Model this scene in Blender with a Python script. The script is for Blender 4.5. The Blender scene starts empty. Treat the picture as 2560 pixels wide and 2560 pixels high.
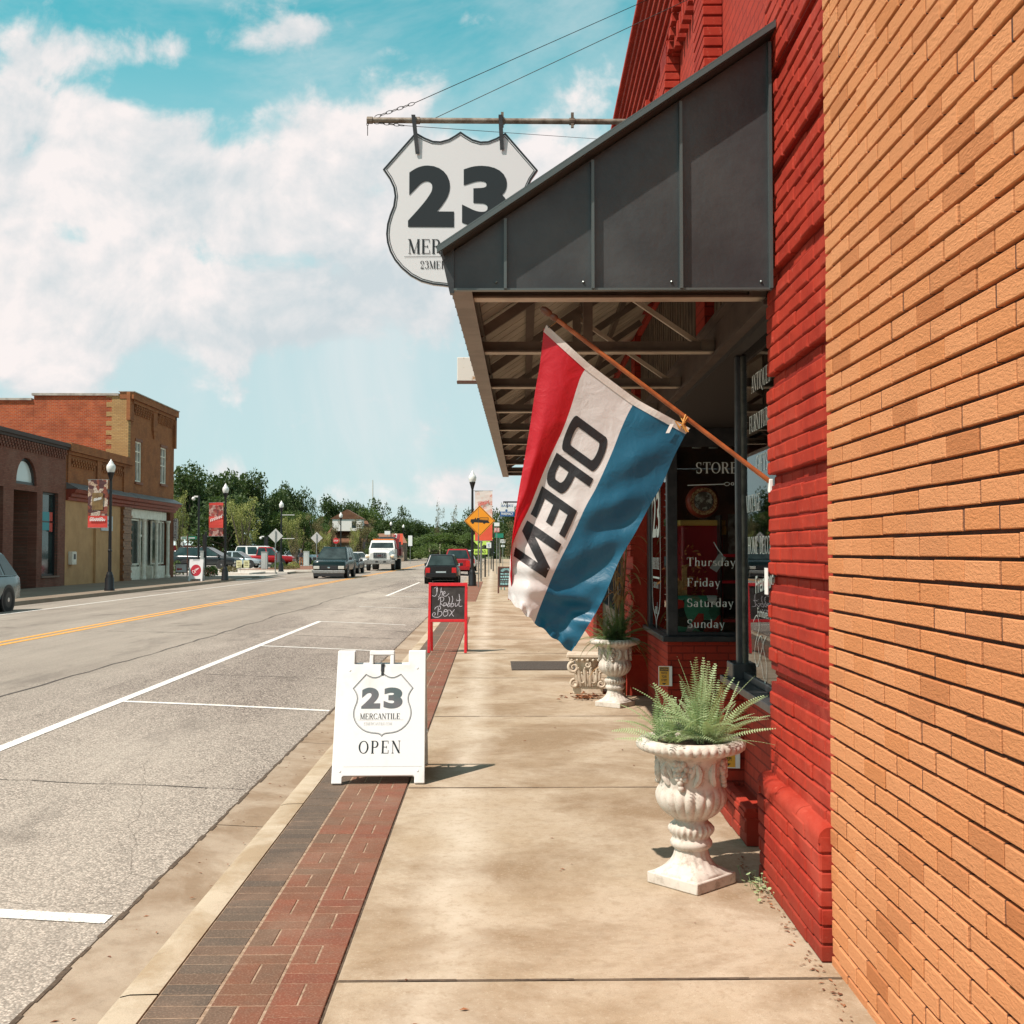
import bpy, math, random
from mathutils import Vector, Matrix, Quaternion
from math import sin, cos, tan, pi, radians, sqrt, atan2, hypot, exp
random.seed(7)
scene = bpy.context.scene
C = scene.collection
# ------------------------------------------------------------------ camera, sky, sun, exposure
F_PX = 2780.0; VPX, VPY = 1235.0, 1380.0; EYE = 1.6
YAW = -math.atan((1280-VPX)/F_PX); PITCH = math.atan((VPY-1280)/F_PX)
cam_d = bpy.data.cameras.new('camera'); cam = bpy.data.objects.new('camera', cam_d); C.objects.link(cam)
cam.location = (0, 0, EYE); cam.rotation_euler = (pi/2+PITCH, 0, YAW)
cam_d.sensor_width = 36; cam_d.lens = 36*F_PX/2560; cam_d.clip_start = .05; cam_d.clip_end = 3000
scene.camera = cam
scene.render.resolution_x = scene.render.resolution_y = 1024
scene.view_settings.view_transform = 'Standard'; scene.view_settings.look = 'None'
scene.view_settings.exposure = 0.4; scene.view_settings.gamma = 1
SUN_TRAVEL = Vector((.57, .39, -1.0)).normalized()
sun_d = bpy.data.lights.new('sun', 'SUN'); sun_d.energy = 4.9; sun_d.angle = radians(.5); sun_d.color = (1, .885, .795)
sun = bpy.data.objects.new('sun', sun_d); C.objects.link(sun)
sun.rotation_euler = SUN_TRAVEL.to_track_quat('-Z', 'Y').to_euler(); sun.location = (-20, -14, 35)

world = bpy.data.worlds.new('World'); scene.world = world; world.use_nodes = True
def build_world():
    nt = world.node_tree; N = nt.nodes; L = nt.links; N.clear()
    out = N.new('ShaderNodeOutputWorld'); bg = N.new('ShaderNodeBackground'); L.new(bg.outputs[0], out.inputs[0])
    bg.inputs[1].default_value = .1
    sky = N.new('ShaderNodeTexSky'); sky.sky_type = 'NISHITA'; sky.sun_disc = False
    sky.sun_elevation = math.asin(-SUN_TRAVEL.z); sky.sun_rotation = radians(235.6)
    sky.air_density = 1.0; sky.dust_density = .6; sky.ozone_density = 1.5
    def math_(op, a, b=None, clamp=False):
        n = N.new('ShaderNodeMath'); n.operation = op; n.use_clamp = clamp
        for i, v in enumerate((a, b)):
            if v is None: continue
            if isinstance(v, (int, float)): n.inputs[i].default_value = v
            else: L.new(v, n.inputs[i])
        return n.outputs[0]
    def mixc(f, a, b, mode='MIX'):
        n = N.new('ShaderNodeMix'); n.data_type = 'RGBA'; n.blend_type = mode
        for s, v in ((n.inputs[0], f), (n.inputs[6], a), (n.inputs[7], b)):
            if isinstance(v, (int, float)): s.default_value = v
            elif isinstance(v, tuple): s.default_value = (*v, 1)
            else: L.new(v, s)
        return n.outputs[2]
    tc = N.new('ShaderNodeTexCoord'); sep = N.new('ShaderNodeSeparateXYZ'); L.new(tc.outputs['Generated'], sep.inputs[0])
    yy = math_('MAXIMUM', math_('ABSOLUTE', sep.outputs[1]), .18)
    U = math_('DIVIDE', sep.outputs[0], yy); V = math_('DIVIDE', sep.outputs[2], yy)
    comb = N.new('ShaderNodeCombineXYZ'); L.new(U, comb.inputs[0]); L.new(V, comb.inputs[1])
    L.new(math_('MULTIPLY', math_('SIGN', sep.outputs[1]), 3.0), comb.inputs[2])
    def noise(vec, scale, detail, rough=.55, dist=0.0):
        n = N.new('ShaderNodeTexNoise'); n.inputs['Scale'].default_value = scale; n.inputs['Detail'].default_value = detail
        n.inputs['Roughness'].default_value = rough; n.inputs['Distortion'].default_value = dist
        L.new(vec, n.inputs['Vector']); return n
    # clear-sky colour: the physical sky pulled to the warm teal of the picture, paler to the horizon
    tint = mixc(1.0, sky.outputs[0], (.34, 1.66, 1.16), 'MULTIPLY')
    hzr = N.new('ShaderNodeMapRange'); hzr.interpolation_type = 'SMOOTHSTEP'; hzr.inputs[1].default_value = .56; hzr.inputs[2].default_value = .16; L.new(V, hzr.inputs[0]); hz = hzr.outputs[0]
    base = mixc(math_('MULTIPLY', hz, .93), tint, (4.5, 5.55, 5.85))
    vn = noise(comb.outputs[0], 2.6, 7, .62, .6); vr = N.new('ShaderNodeMapRange'); vr.interpolation_type = 'SMOOTHSTEP'; vr.inputs[1].default_value = .40; vr.inputs[2].default_value = .66; L.new(vn.outputs[0], vr.inputs[0])
    base = mixc(math_('MULTIPLY', vr.outputs[0], .55), base, (6.2, 6.35, 6.4))      # thin high veil
    # cloud field: broad banks (elliptical regions of the sky) broken up by fractal noise
    warp = noise(comb.outputs[0], 7.0, 6, .6)
    def blob(px, py, rx, ry, amp):
        cu, cv = (px-VPX)/F_PX, (VPY-py)/F_PX
        a = math_('DIVIDE', math_('SUBTRACT', U, cu), rx/F_PX); b = math_('DIVIDE', math_('SUBTRACT', V, cv), ry/F_PX)
        d2 = math_('ADD', math_('MULTIPLY', a, a), math_('MULTIPLY', b, b))
        return math_('MULTIPLY', math_('POWER', 2.718, math_('MULTIPLY', d2, -1.0)), amp)
    banks = [(300, 430, 560, 250, .58), (820, 420, 230, 230, .40), (560, 620, 560, 190, .42), (60, 300, 260, 180, .3),
             (450, 110, 330, 60, .22), (160, 960, 170, 260, .44), (40, 800, 120, 120, .2), (1120, 560, 320, 180, .38), (1300, 400, 260, 90, .36), (1440, 230, 140, 90, .48),
             (1150, 1230, 190, 80, .42), (900, 1230, 150, 70, .36), (560, 960, 110, 90, .42), (640, 800, 190, 50, .3), (820, 40, 130, 30, .24), (980, 110, 80, 25, .2), (560, 1180, 70, 40, .28), (760, 60, 120, 40, .18), (700,90,90,40,.15),
             (1900, 700, 500, 300, .3), (-900, 600, 700, 420, .5), (350, 820, 480, 130, .34), (850, 780, 330, 110, .32), (150, 640, 330, 160, .25), (270, 580, 190, 55, -.5), (330, 700, 160, 60, -.35), (440, 200, 190, 60, -.5), (560, 330, 60, 40, -.25), (980, 470, 90, 40, -.3), (640, 640, 200, 40, -.4), (900, 640, 260, 60, -.2), (700, 900, 500, 70, -.12), (250, 760, 90, 130, .3), (120, 480, 900, 60, -.0), (1120,700,260,150,.3), (60,120,200,70,.2), (1250,620,200,120,.2)]
    tot = None
    for b in banks:
        t = blob(*b); tot = t if tot is None else math_('ADD', tot, t)
    n1 = noise(comb.outputs[0], 11.0, 11, .58, .25)
    n2 = noise(comb.outputs[0], 3.2, 4, .5)
    dens = math_('ADD', math_('ADD', tot, math_('MULTIPLY', math_('SUBTRACT', n1.outputs[0], .5), 2.0)), math_('MULTIPLY', math_('SUBTRACT', n2.outputs[0], .5), .35))
    over = N.new('ShaderNodeMapRange'); over.interpolation_type = 'SMOOTHSTEP'; over.inputs[1].default_value = .58; over.inputs[2].default_value = 1.0; over.inputs[4].default_value = .42; L.new(V, over.inputs[0])
    dens = math_('ADD', dens, over.outputs[0])      # unseen broken cloud added overhead and behind for whiter fill light
    ss = N.new('ShaderNodeMapRange'); ss.interpolation_type = 'SMOOTHSTEP'; ss.inputs[1].default_value = .15; ss.inputs[2].default_value = .56
    L.new(dens, ss.inputs[0])
    # cloud brightness: bright billows, softly grey undersides
    n3 = noise(comb.outputs[0], 5.0, 8, .6, .3)
    r = N.new('ShaderNodeMapRange'); r.inputs[1].default_value = .34; r.inputs[2].default_value = .60; L.new(n3.outputs[0], r.inputs[0])
    under = blob(900, 830, 520, 150, .8)
    lit = math_('SUBTRACT', r.outputs[0], under, True)
    # sunward relief: the same fractal field sampled a little towards the sun gives each billow a bright and a dull side
    off = N.new('ShaderNodeVectorMath'); off.operation = 'ADD'; L.new(comb.outputs[0], off.inputs[0]); off.inputs[1].default_value = (-.010, .016, 0)
    n1b = noise(off.outputs[0], 11.0, 11, .58, .25); n4 = noise(comb.outputs[0], 26.0, 8, .6, .2); n4b = noise(off.outputs[0], 26.0, 8, .6, .2)
    rel = math_('ADD', math_('MULTIPLY', math_('SUBTRACT', n1.outputs[0], n1b.outputs[0]), 2.6), math_('MULTIPLY', math_('SUBTRACT', n4.outputs[0], n4b.outputs[0]), .4))
    lit = math_('ADD', math_('MULTIPLY', lit, .8), math_('ADD', rel, .16), True)
    cc = mixc(lit, (4.7, 5.25, 5.5), (7.4, 6.85, 6.7))
    cc = mixc(math_('MULTIPLY', over.outputs[0], 2.1, True), cc, (3.5, 3.75, 3.85))   # added overhead cloud darkened to weaken its fill light
    col = mixc(math_('MULTIPLY', ss.outputs[0], .97), base, cc)
    L.new(col, bg.inputs[0])
build_world()

# ------------------------------------------------------------------ geometry helpers
_R = Matrix.Rotation(YAW, 3, 'Z') @ Matrix.Rotation(pi/2+PITCH, 3, 'X')
def ray(px, py): return _R @ Vector(((px-1280)/F_PX, -(py-1280)/F_PX, -1))
def atY(px, py, Y):
    d = ray(px, py); k = Y/d.y; return Vector((d.x*k, Y, EYE+d.z*k))
def G(Y): return .003*max(0, min(Y, 170)-60)
BROT = math.atan((1309-VPX)/F_PX)       # the shops on the right stand slightly skewed to the kerb
BX0 = 1.198
def bw(lx, ly, z=0):                    # shop-front coordinates to the place's coordinates
    return Vector((BX0+lx*cos(BROT)+ly*sin(BROT), -lx*sin(BROT)+ly*cos(BROT), z))
def blx(px, Y): return (px-VPX)/F_PX*Y-BX0-tan(BROT)*Y

class MB:
    def __init__(s): s.v = []; s.f = []; s.m = []; s.r = []; s.mi = 0; s.rnd = 0.0
    def add(s, vs, fs):
        o = len(s.v); s.v += [tuple(p) for p in vs]
        for f in fs: s.f.append(tuple(i+o for i in f)); s.m.append(s.mi); s.r.append(s.rnd)
        return s
    def box(s, x0, y0, z0, x1, y1, z1, M=None):
        vs = [Vector(p) for p in ((x0,y0,z0),(x1,y0,z0),(x1,y1,z0),(x0,y1,z0),(x0,y0,z1),(x1,y0,z1),(x1,y1,z1),(x0,y1,z1))]
        if M is not None: vs = [M @ p for p in vs]
        return s.add(vs, [(3,2,1,0),(4,5,6,7),(0,1,5,4),(1,2,6,5),(2,3,7,6),(3,0,4,7)])
    def bar(s, p, q, w, h=None, up=(0,0,1)):
        h = h or w; p = Vector(p); q = Vector(q); d = (q-p).normalized(); up = Vector(up)
        if abs(d.dot(up)) > .98: up = Vector((0,1,0))
        a = d.cross(up).normalized()*w/2; b = a.cross(d).normalized()*h/2
        vs = [p-a-b, p+a-b, p+a+b, p-a+b, q-a-b, q+a-b, q+a+b, q-a+b]
        return s.add(vs, [(3,2,1,0),(4,5,6,7),(0,1,5,4),(1,2,6,5),(2,3,7,6),(3,0,4,7)])
    def tube(s, pts, r, n=8, cap=True):
        pts = [Vector(p) for p in pts]; k = len(pts); rs = r if isinstance(r, (list, tuple)) else [r]*k
        prev = None; rings = []
        for i, p in enumerate(pts):
            d = (pts[min(i+1, k-1)]-pts[max(i-1, 0)]).normalized()
            if prev is None:
                u = Vector((0,0,1)) if abs(d.z) < .9 else Vector((1,0,0)); a = d.cross(u).normalized()
            else: a = (prev-d*prev.dot(d)).normalized()
            prev = a; b = d.cross(a)
            rings.append([p+a*cos(2*pi*j/n)*rs[i]+b*sin(2*pi*j/n)*rs[i] for j in range(n)])
        vs = [p for R_ in rings for p in R_]; fs = []
        for i in range(k-1):
            for j in range(n): fs.append((i*n+j, i*n+(j+1) % n, (i+1)*n+(j+1) % n, (i+1)*n+j))
        if cap: fs.append(tuple(range(n))[::-1]); fs.append(tuple((k-1)*n+j for j in range(n)))
        return s.add(vs, fs)
    def lathe(s, prof, n=24, c=(0,0,0), fn=None, M=None, cap=False):
        vs = []
        for r, z in prof:
            for j in range(n):
                t = 2*pi*j/n; rr = fn(r, z, t) if fn else r
                p = Vector((c[0]+rr*cos(t), c[1]+rr*sin(t), c[2]+z)); vs.append(M @ p if M is not None else p)
        fs = [(i*n+j, i*n+(j+1) % n, (i+1)*n+(j+1) % n, (i+1)*n+j) for i in range(len(prof)-1) for j in range(n)]
        if cap: fs += [tuple(range(n))[::-1], tuple((len(prof)-1)*n+j for j in range(n))]
        return s.add(vs, fs)
    def prism(s, poly, d, M):           # polygon in local xy, thickness d along local z, placed by matrix M
        n = len(poly)
        vs = [M @ Vector((x, y, 0)) for x, y in poly]+[M @ Vector((x, y, d)) for x, y in poly]
        return s.add(vs, [tuple(range(n))[::-1], tuple(range(n, 2*n))]+[(i, (i+1) % n, n+(i+1) % n, n+i) for i in range(n)])
    def ball(s, c, r, n=8, k=5, sc=(1,1,1)):
        prof = [(max(.001, sin(pi*i/k))*r, -cos(pi*i/k)*r) for i in range(k+1)]
        vs = [(c[0]+p*cos(2*pi*j/n)*sc[0], c[1]+p*sin(2*pi*j/n)*sc[1], c[2]+z*sc[2]) for p, z in prof for j in range(n)]
        return s.add(vs, [(i*n+j, i*n+(j+1) % n, (i+1)*n+(j+1) % n, (i+1)*n+j) for i in range(k) for j in range(n)])
    def build(s, name, mats, parent=None, smooth=False, bevel=0, loc=None, seg=2):
        me = bpy.data.meshes.new(name); me.from_pydata(s.v, [], s.f)
        if not isinstance(mats, (list, tuple)): mats = [mats]
        for m in mats: me.materials.append(m)
        me.polygons.foreach_set('material_index', [min(i, len(mats)-1) for i in s.m])
        if any(s.r):
            a = me.attributes.new('rnd', 'FLOAT', 'FACE'); a.data.foreach_set('value', s.r)
        me.update(); me.validate()
        if smooth:
            me.polygons.foreach_set('use_smooth', [True]*len(me.polygons))
            try: me.set_sharp_from_angle(angle=radians(42 if smooth is True else smooth))
            except Exception: pass
        o = bpy.data.objects.new(name, me); C.objects.link(o)
        if parent: o.parent = parent
        if loc is not None: o.location = loc
        if bevel:
            b = o.modifiers.new('bevel', 'BEVEL'); b.width = bevel; b.segments = seg; b.limit_method = 'ANGLE'; b.angle_limit = radians(40)
        return o
def tag(o, label=None, cat=None, group=None, kind=None):
    if label: o['label'] = label
    if cat: o['category'] = cat
    if group: o['group'] = group
    if kind: o['kind'] = kind
    return o
def empty(name, loc, rz=0, label=None, cat=None, group=None):
    o = bpy.data.objects.new(name, None); C.objects.link(o); o.location = loc; o.rotation_euler = (0,0,rz)
    o.empty_display_size = .1
    return tag(o, label, cat, group)
def copy_tree(o, parent=None):
    c = o.copy(); C.objects.link(c)
    if parent: c.parent = parent
    for ch in [x for x in list(C.objects) if x.parent == o]: copy_tree(ch, c)
    return c
def struct(o): o['kind'] = 'structure'; return o
def frame(ox, oy, oz, xd, yd):
    x = Vector(xd).normalized(); y = Vector(yd).normalized(); z = x.cross(y)
    M = Matrix.Identity(4)
    for i in range(3): M[i][0], M[i][1], M[i][2], M[i][3] = x[i], y[i], z[i], (ox, oy, oz)[i]
    return M

# ------------------------------------------------------------------ materials
def srgb(r, g, b): return tuple(((c/255)/12.92 if c/255 <= .04045 else ((c/255+.055)/1.055)**2.4) for c in (r, g, b))
_mats = {}
class NT:
    def __init__(s, name):
        s.mat = bpy.data.materials.new(name); s.mat.use_nodes = True; s.N = s.mat.node_tree.nodes; s.L = s.mat.node_tree.links
        s.b = s.N['Principled BSDF']; s.tc = s.N.new('ShaderNodeTexCoord')
    def node(s, t, **kw):
        n = s.N.new(t)
        for k, v in kw.items(): setattr(n, k, v)
        return n
    def set(s, sock, v):
        if isinstance(v, (int, float)): sock.default_value = v
        elif isinstance(v, tuple): sock.default_value = (*v, 1) if len(v) == 3 and sock.type == 'RGBA' else v
        else: s.L.new(v, sock)
    def math(s, op, a, b=None, clamp=False):
        n = s.node('ShaderNodeMath', operation=op, use_clamp=clamp); s.set(n.inputs[0], a)
        if b is not None: s.set(n.inputs[1], b)
        return n.outputs[0]
    def mix(s, f, a, b, mode='MIX'):
        n = s.node('ShaderNodeMix', data_type='RGBA', blend_type=mode); s.set(n.inputs[0], f); s.set(n.inputs[6], a); s.set(n.inputs[7], b); return n.outputs[2]
    def noise(s, scale, detail=4, rough=.55, dist=0, vec=None, sc=None):
        n = s.node('ShaderNodeTexNoise'); n.inputs['Scale'].default_value = scale; n.inputs['Detail'].default_value = detail
        n.inputs['Roughness'].default_value = rough; n.inputs['Distortion'].default_value = dist
        v = vec or s.tc.outputs['Object']
        if sc:
            m = s.node('ShaderNodeMapping'); m.inputs['Scale'].default_value = sc; s.L.new(v, m.inputs[0]); v = m.outputs[0]
        s.L.new(v, n.inputs['Vector']); return n.outputs[0]
    def vor(s, scale, out='Distance', feature='F1', vec=None):
        n = s.node('ShaderNodeTexVoronoi', feature=feature); n.inputs['Scale'].default_value = scale; s.L.new(vec or s.tc.outputs['Object'], n.inputs['Vector']); return n.outputs[out]
    def ramp(s, v, a, b, c0=0.0, c1=1.0):
        n = s.node('ShaderNodeMapRange'); n.inputs[1].default_value = a; n.inputs[2].default_value = b; n.inputs[3].default_value = c0; n.inputs[4].default_value = c1; s.set(n.inputs[0], v); return n.outputs[0]
    def bump(s, h, strength=.3, dist=.01, nrm=None):
        n = s.node('ShaderNodeBump'); n.inputs['Strength'].default_value = strength; n.inputs['Distance'].default_value = dist; s.L.new(h, n.inputs['Height'])
        if nrm: s.L.new(nrm, n.inputs['Normal'])
        return n.outputs[0]
    def fin(s, col=None, rough=None, metal=None, nrm=None, spec=None):
        b = s.b
        if col is not None: s.set(b.inputs['Base Color'], col)
        if rough is not None: s.set(b.inputs['Roughness'], rough)
        if metal is not None: s.set(b.inputs['Metallic'], metal)
        if spec is not None: s.set(b.inputs['Specular IOR Level'], spec)
        if nrm is not None: s.L.new(nrm, b.inputs['Normal'])
        return s.mat
def pm(name, col, rough=.6, metal=0.0, col2=None, sc=6, lo=.4, hi=.62, bump=0, bsc=60, bd=.002, spec=.5):
    if name in _mats: return _mats[name]
    t = NT(name); c = col; n = None
    if col2: c = t.mix(t.ramp(t.noise(sc, 6, .6), lo, hi), col, col2)
    if bump: n = t.bump(t.noise(bsc, 5, .6), bump, bd)
    _mats[name] = t.fin(c, rough, metal, n, spec); return _mats[name]
def brickmat(name, c1, c2, mortar, w=.21, h=.075, ms=.008, axis='y', c3=None, bumpd=.004, noise_amt=.5, streak=None):
    if name in _mats: return _mats[name]
    t = NT(name); sp = t.node('ShaderNodeSeparateXYZ'); t.L.new(t.tc.outputs['Object'], sp.inputs[0])
    cb = t.node('ShaderNodeCombineXYZ'); t.L.new(sp.outputs[{'x': 0, 'y': 1}[axis]], cb.inputs[0]); t.L.new(sp.outputs[2], cb.inputs[1])
    br = t.node('ShaderNodeTexBrick'); t.L.new(cb.outputs[0], br.inputs['Vector'])
    br.inputs['Scale'].default_value = 1; br.inputs['Brick Width'].default_value = w; br.inputs['Row Height'].default_value = h
    br.inputs['Mortar Size'].default_value = ms; br.inputs['Mortar Smooth'].default_value = .15; br.inputs['Bias'].default_value = 0
    t.set(br.inputs['Color1'], c1); t.set(br.inputs['Color2'], c2); t.set(br.inputs['Mortar'], mortar)
    c = br.outputs['Color']
    if c3: c = t.mix(t.math('MULTIPLY', t.ramp(t.noise(.9, 5, .65), .45, .65), noise_amt), c, c3)
    c = t.mix(t.ramp(t.noise(30, 3), .3, .7, 0, .25), c, (.05,.03,.02))
    h_ = t.math('SUBTRACT', t.math('MULTIPLY', t.noise(70, 4), .35), br.outputs['Fac'])
    _mats[name] = t.fin(c, .85, 0, t.bump(h_, .7, bumpd), .25); return _mats[name]
def glassmat(name, tint=(.75,.78,.78), base=.05, rough=.01):
    if name in _mats: return _mats[name]
    t = NT(name); t.N.remove(t.b)
    tr = t.node('ShaderNodeBsdfTransparent'); tr.inputs[0].default_value = (*tint, 1)
    gl = t.node('ShaderNodeBsdfGlossy'); gl.inputs['Roughness'].default_value = rough
    fr = t.node('ShaderNodeFresnel'); fr.inputs[0].default_value = 1.5
    mx = t.node('ShaderNodeMixShader'); t.L.new(t.math('ADD', fr.outputs[0], base, True), mx.inputs[0]); t.L.new(tr.outputs[0], mx.inputs[1]); t.L.new(gl.outputs[0], mx.inputs[2])
    t.L.new(mx.outputs[0], t.N['Material Output'].inputs[0]); _mats[name] = t.mat; return t.mat

WHITE = pm('white paint', (.78,.77,.74), .45)
BLACK = pm('black paint', (.02,.02,.022), .4)
BLACKM = pm('black cast metal', (.018,.018,.02), .38, .3)
CHAR = pm('charcoal frame paint', (.028,.028,.032), .4, 0, (.05,.048,.05), 12, bump=.2, bsc=90)
STEEL = pm('galvanised steel', (.42,.42,.41), .4, .8, (.3,.29,.27), 9)
RUBBER = pm('tyre rubber', (.018,.018,.018), .8)
DARK = pm('dark interior', (.012,.010,.010), .9)
RIM = pm('alloy rim', (.55,.56,.57), .3, .9)
CHROME = pm('bright trim', (.7,.7,.7), .18, 1.0)
WTXT = pm('white lettering vinyl', (.82,.83,.80), .5)
BTXT = pm('black lettering vinyl', (.015,.016,.017), .3)
REDP = pm('red painted wood', (.62,.012,.018), .4, 0, (.5,.01,.015), 20)
CARGLASS = pm('car glass', (.014,.024,.024), .08, 0, (.035,.055,.055), 1.2, spec=.45)
# ------------------------------------------------------------------ the ground, road, kerbs and pavements
GUT, KT, KB, BE = -1.77, -1.37, -1.21, -.59      # gutter edge, kerb front, kerb back, brick edge (x)
LK = -15.35                                       # left gutter edge
def roadz(x): return -.13+.17*(1-((x+8.56)/6.79)**2)
def asphalt():
    t = NT('old asphalt')
    o = t.tc.outputs['Object']
    agg = t.vor(85, 'Color'); sp = t.node('ShaderNodeSeparateXYZ'); t.L.new(agg, sp.inputs[0])
    fine = t.noise(160, 2)
    c = t.mix(t.ramp(sp.outputs[0], .1, .9), (.085,.067,.055), (.72,.62,.53))
    c = t.mix(t.ramp(fine, .42, .6, 0, .5), c, (.05,.04,.035))
    gap = t.vor(85, 'Distance'); c = t.mix(t.ramp(gap, .35, .75, 0, .75), c, (.06,.05,.045))
    big = t.noise(.35, 5, .6, 0, None, (1, .25, 1)); c = t.mix(t.ramp(big, .42, .62, 0, .45), c, (.52,.46,.39))
    # worn smoother, darker travel lanes away from the parking bays
    sx = t.node('ShaderNodeSeparateXYZ'); t.L.new(o, sx.inputs[0])
    lane = t.ramp(t.math('ADD', sx.outputs[0], t.math('MULTIPLY', t.noise(.3, 3), .8)), -4.3, -5.2)
    c = t.mix(t.math('MULTIPLY', lane, .72), c, t.mix(t.ramp(t.noise(1.2, 8, .7, 0, None, (1, .12, 1)), .35, .65), (.215,.185,.155), (.31,.27,.225)))
    oil = t.ramp(t.noise(.55, 4, .6), .62, .72, 0, .55); c = t.mix(oil, c, (.08,.065,.055))
    # meandering cracks
    cr = t.vor(.32, 'Distance', 'DISTANCE_TO_EDGE', None)
    n = [x for x in t.N if x.bl_idname == 'ShaderNodeTexVoronoi'][-1]
    wv = t.node('ShaderNodeMix', data_type='VECTOR'); wv.inputs[0].default_value = .16
    nn = t.node('ShaderNodeTexNoise'); nn.inputs['Scale'].default_value = 1.6; nn.inputs['Detail'].default_value = 6; t.L.new(o, nn.inputs['Vector'])
    t.L.new(o, wv.inputs[4]); t.L.new(nn.outputs['Color'], wv.inputs[5]); t.L.new(wv.outputs[1], n.inputs['Vector'])
    c = t.mix(t.ramp(t.noise(.9, 6, .7, 0, None, (1.6, .35, 1)), .55, .68, 0, .45), c, (.13,.11,.095)); c = t.mix(t.ramp(cr, .0012, .0, 0, .55), c, (.07,.055,.045))
    h = t.math('SUBTRACT', t.math('MULTIPLY', sp.outputs[1], .6), gap)
    return t.fin(c, .9, 0, t.bump(h, .55, .004), .2)
ASPH = asphalt()
def concrete(name, a, b, stain, sc=1.4, speck=True):
    t = NT(name)
    c = t.mix(t.ramp(t.noise(sc, 8, .62), .36, .66), a, b)
    c = t.mix(t.ramp(t.noise(sc*.55, 7, .68, .4), .45, .60, 0, .85), c, stain)
    c = t.mix(t.ramp(t.noise(sc*5, 6, .7), .52, .72, 0, .3), c, tuple(x*.6 for x in stain))
    c = t.mix(t.ramp(t.noise(230, 2), .45, .7, 0, .28), c, (.12,.09,.06))
    c = t.mix(t.ramp(t.vor(26, 'Distance'), .055, .03, 0, .55), c, (.10,.07,.05)) if speck else c
    if name == 'sidewalk concrete':      # pale lengthwise band and a coarse weathered mottle
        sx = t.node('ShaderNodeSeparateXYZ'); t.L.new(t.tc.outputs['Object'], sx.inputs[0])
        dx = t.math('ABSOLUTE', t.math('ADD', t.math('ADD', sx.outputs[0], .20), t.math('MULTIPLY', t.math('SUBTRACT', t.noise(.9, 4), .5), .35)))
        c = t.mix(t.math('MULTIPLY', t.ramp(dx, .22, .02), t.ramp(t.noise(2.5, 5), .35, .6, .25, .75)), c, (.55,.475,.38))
        c = t.mix(t.ramp(t.noise(14, 8, .78), .50, .66, 0, .45), c, (.25,.17,.10))
        c = t.mix(t.ramp(t.noise(60, 5, .7), .55, .7, 0, .4), c, (.58,.50,.40)); c = t.mix(t.ramp(t.noise(33, 7, .8), .56, .66, 0, .5), c, (.20,.13,.075))
    return t.fin(c, .88, 0, t.bump(t.noise(180, 5, .7), .35, .002), .25)
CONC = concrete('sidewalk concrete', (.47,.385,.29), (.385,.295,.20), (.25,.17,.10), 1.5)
CONC2 = concrete('kerb concrete', (.45,.37,.275), (.50,.415,.31), (.33,.24,.15), 2.5)
CONC3 = concrete('gutter concrete', (.41,.33,.25), (.34,.265,.195), (.24,.165,.105), 2.0)
CONCL = concrete('pale new concrete', (.62,.58,.52), (.58,.54,.48), (.5,.45,.38), 1.0, False)
CONCD = concrete('old far pavement', (.26,.21,.16), (.22,.18,.135), (.2,.15,.11), 1.0, False)
JOINT = pm('joint dirt', (.06,.04,.026), .95, 0, (.11,.075,.05), 30)

# ground: one sheet out to the horizon
b = MB(); ys = [-40, 60, 110, 170, 400, 1400]; xs = [-900, -120, 60, 900]
vs = [(x, y, -.32+G(y)-(0 if y < 300 else .4)) for y in ys for x in xs]
b.add(vs, [(i*4+j, i*4+j+1, (i+1)*4+j+1, (i+1)*4+j) for i in range(5) for j in range(3)])
GRASS = pm('dry ground', (.10,.12,.04), .95, 0, (.16,.13,.07), .5)
struct(b.build('ground', GRASS))
# road with a crown
b = MB(); xs = [GUT+(LK-GUT)*i/16 for i in range(17)]; ys = [-8, 4, 10, 20, 35, 60, 80, 100, 130, 170, 230]
vs = [(x, y, roadz(x)+G(y)) for y in ys for x in xs]; n = len(xs)
b.add(vs, [(i*n+j+1, i*n+j, (i+1)*n+j, (i+1)*n+j+1) for i in range(len(ys)-1) for j in range(n-1)])
struct(b.build('road', ASPH, smooth=True))
# painted markings
def paint(name, wear=.35):
    t = NT(name); return t
def paintmat(name, col, under, lo=.50, hi=.60):
    t = NT(name); c = t.mix(t.ramp(t.noise(55, 4, .7), lo, hi), col, under); c = t.mix(t.ramp(t.noise(2.5, 4), .5, .75, 0, .35), c, under)
    return t.fin(c, .8, 0, t.bump(t.noise(150, 3), .4, .002), .3)
PW = paintmat('road paint white', (.80,.78,.74), (.42,.38,.33), .50, .62); PY = paintmat('road paint yellow', (.72,.33,.055), (.36,.26,.16), .58, .72)
def strip(b, pts, w, z=.004, lat=None):
    # pts: (x,y) path; w: half width vector
    for (x0, y0), (x1, y1) in zip(pts, pts[1:]):
        k = max(1, int(max(abs(y1-y0)/6, abs(x1-x0)/.5)))
        for i in range(k):
            a, c = i/k, (i+1)/k; xa, ya, xb, yb = x0+(x1-x0)*a, y0+(y1-y0)*a, x0+(x1-x0)*c, y0+(y1-y0)*c
            if lat: q = [(xa, ya-w), (xb, yb-w), (xb, yb+w), (xa, ya+w)]
            else: q = [(xa-w, ya), (xa+w, ya), (xb+w, yb), (xb-w, yb)]
            b.add([(x, y, roadz(x)+G(y)+z) for x, y in q], [(0,1,2,3)])
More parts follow.
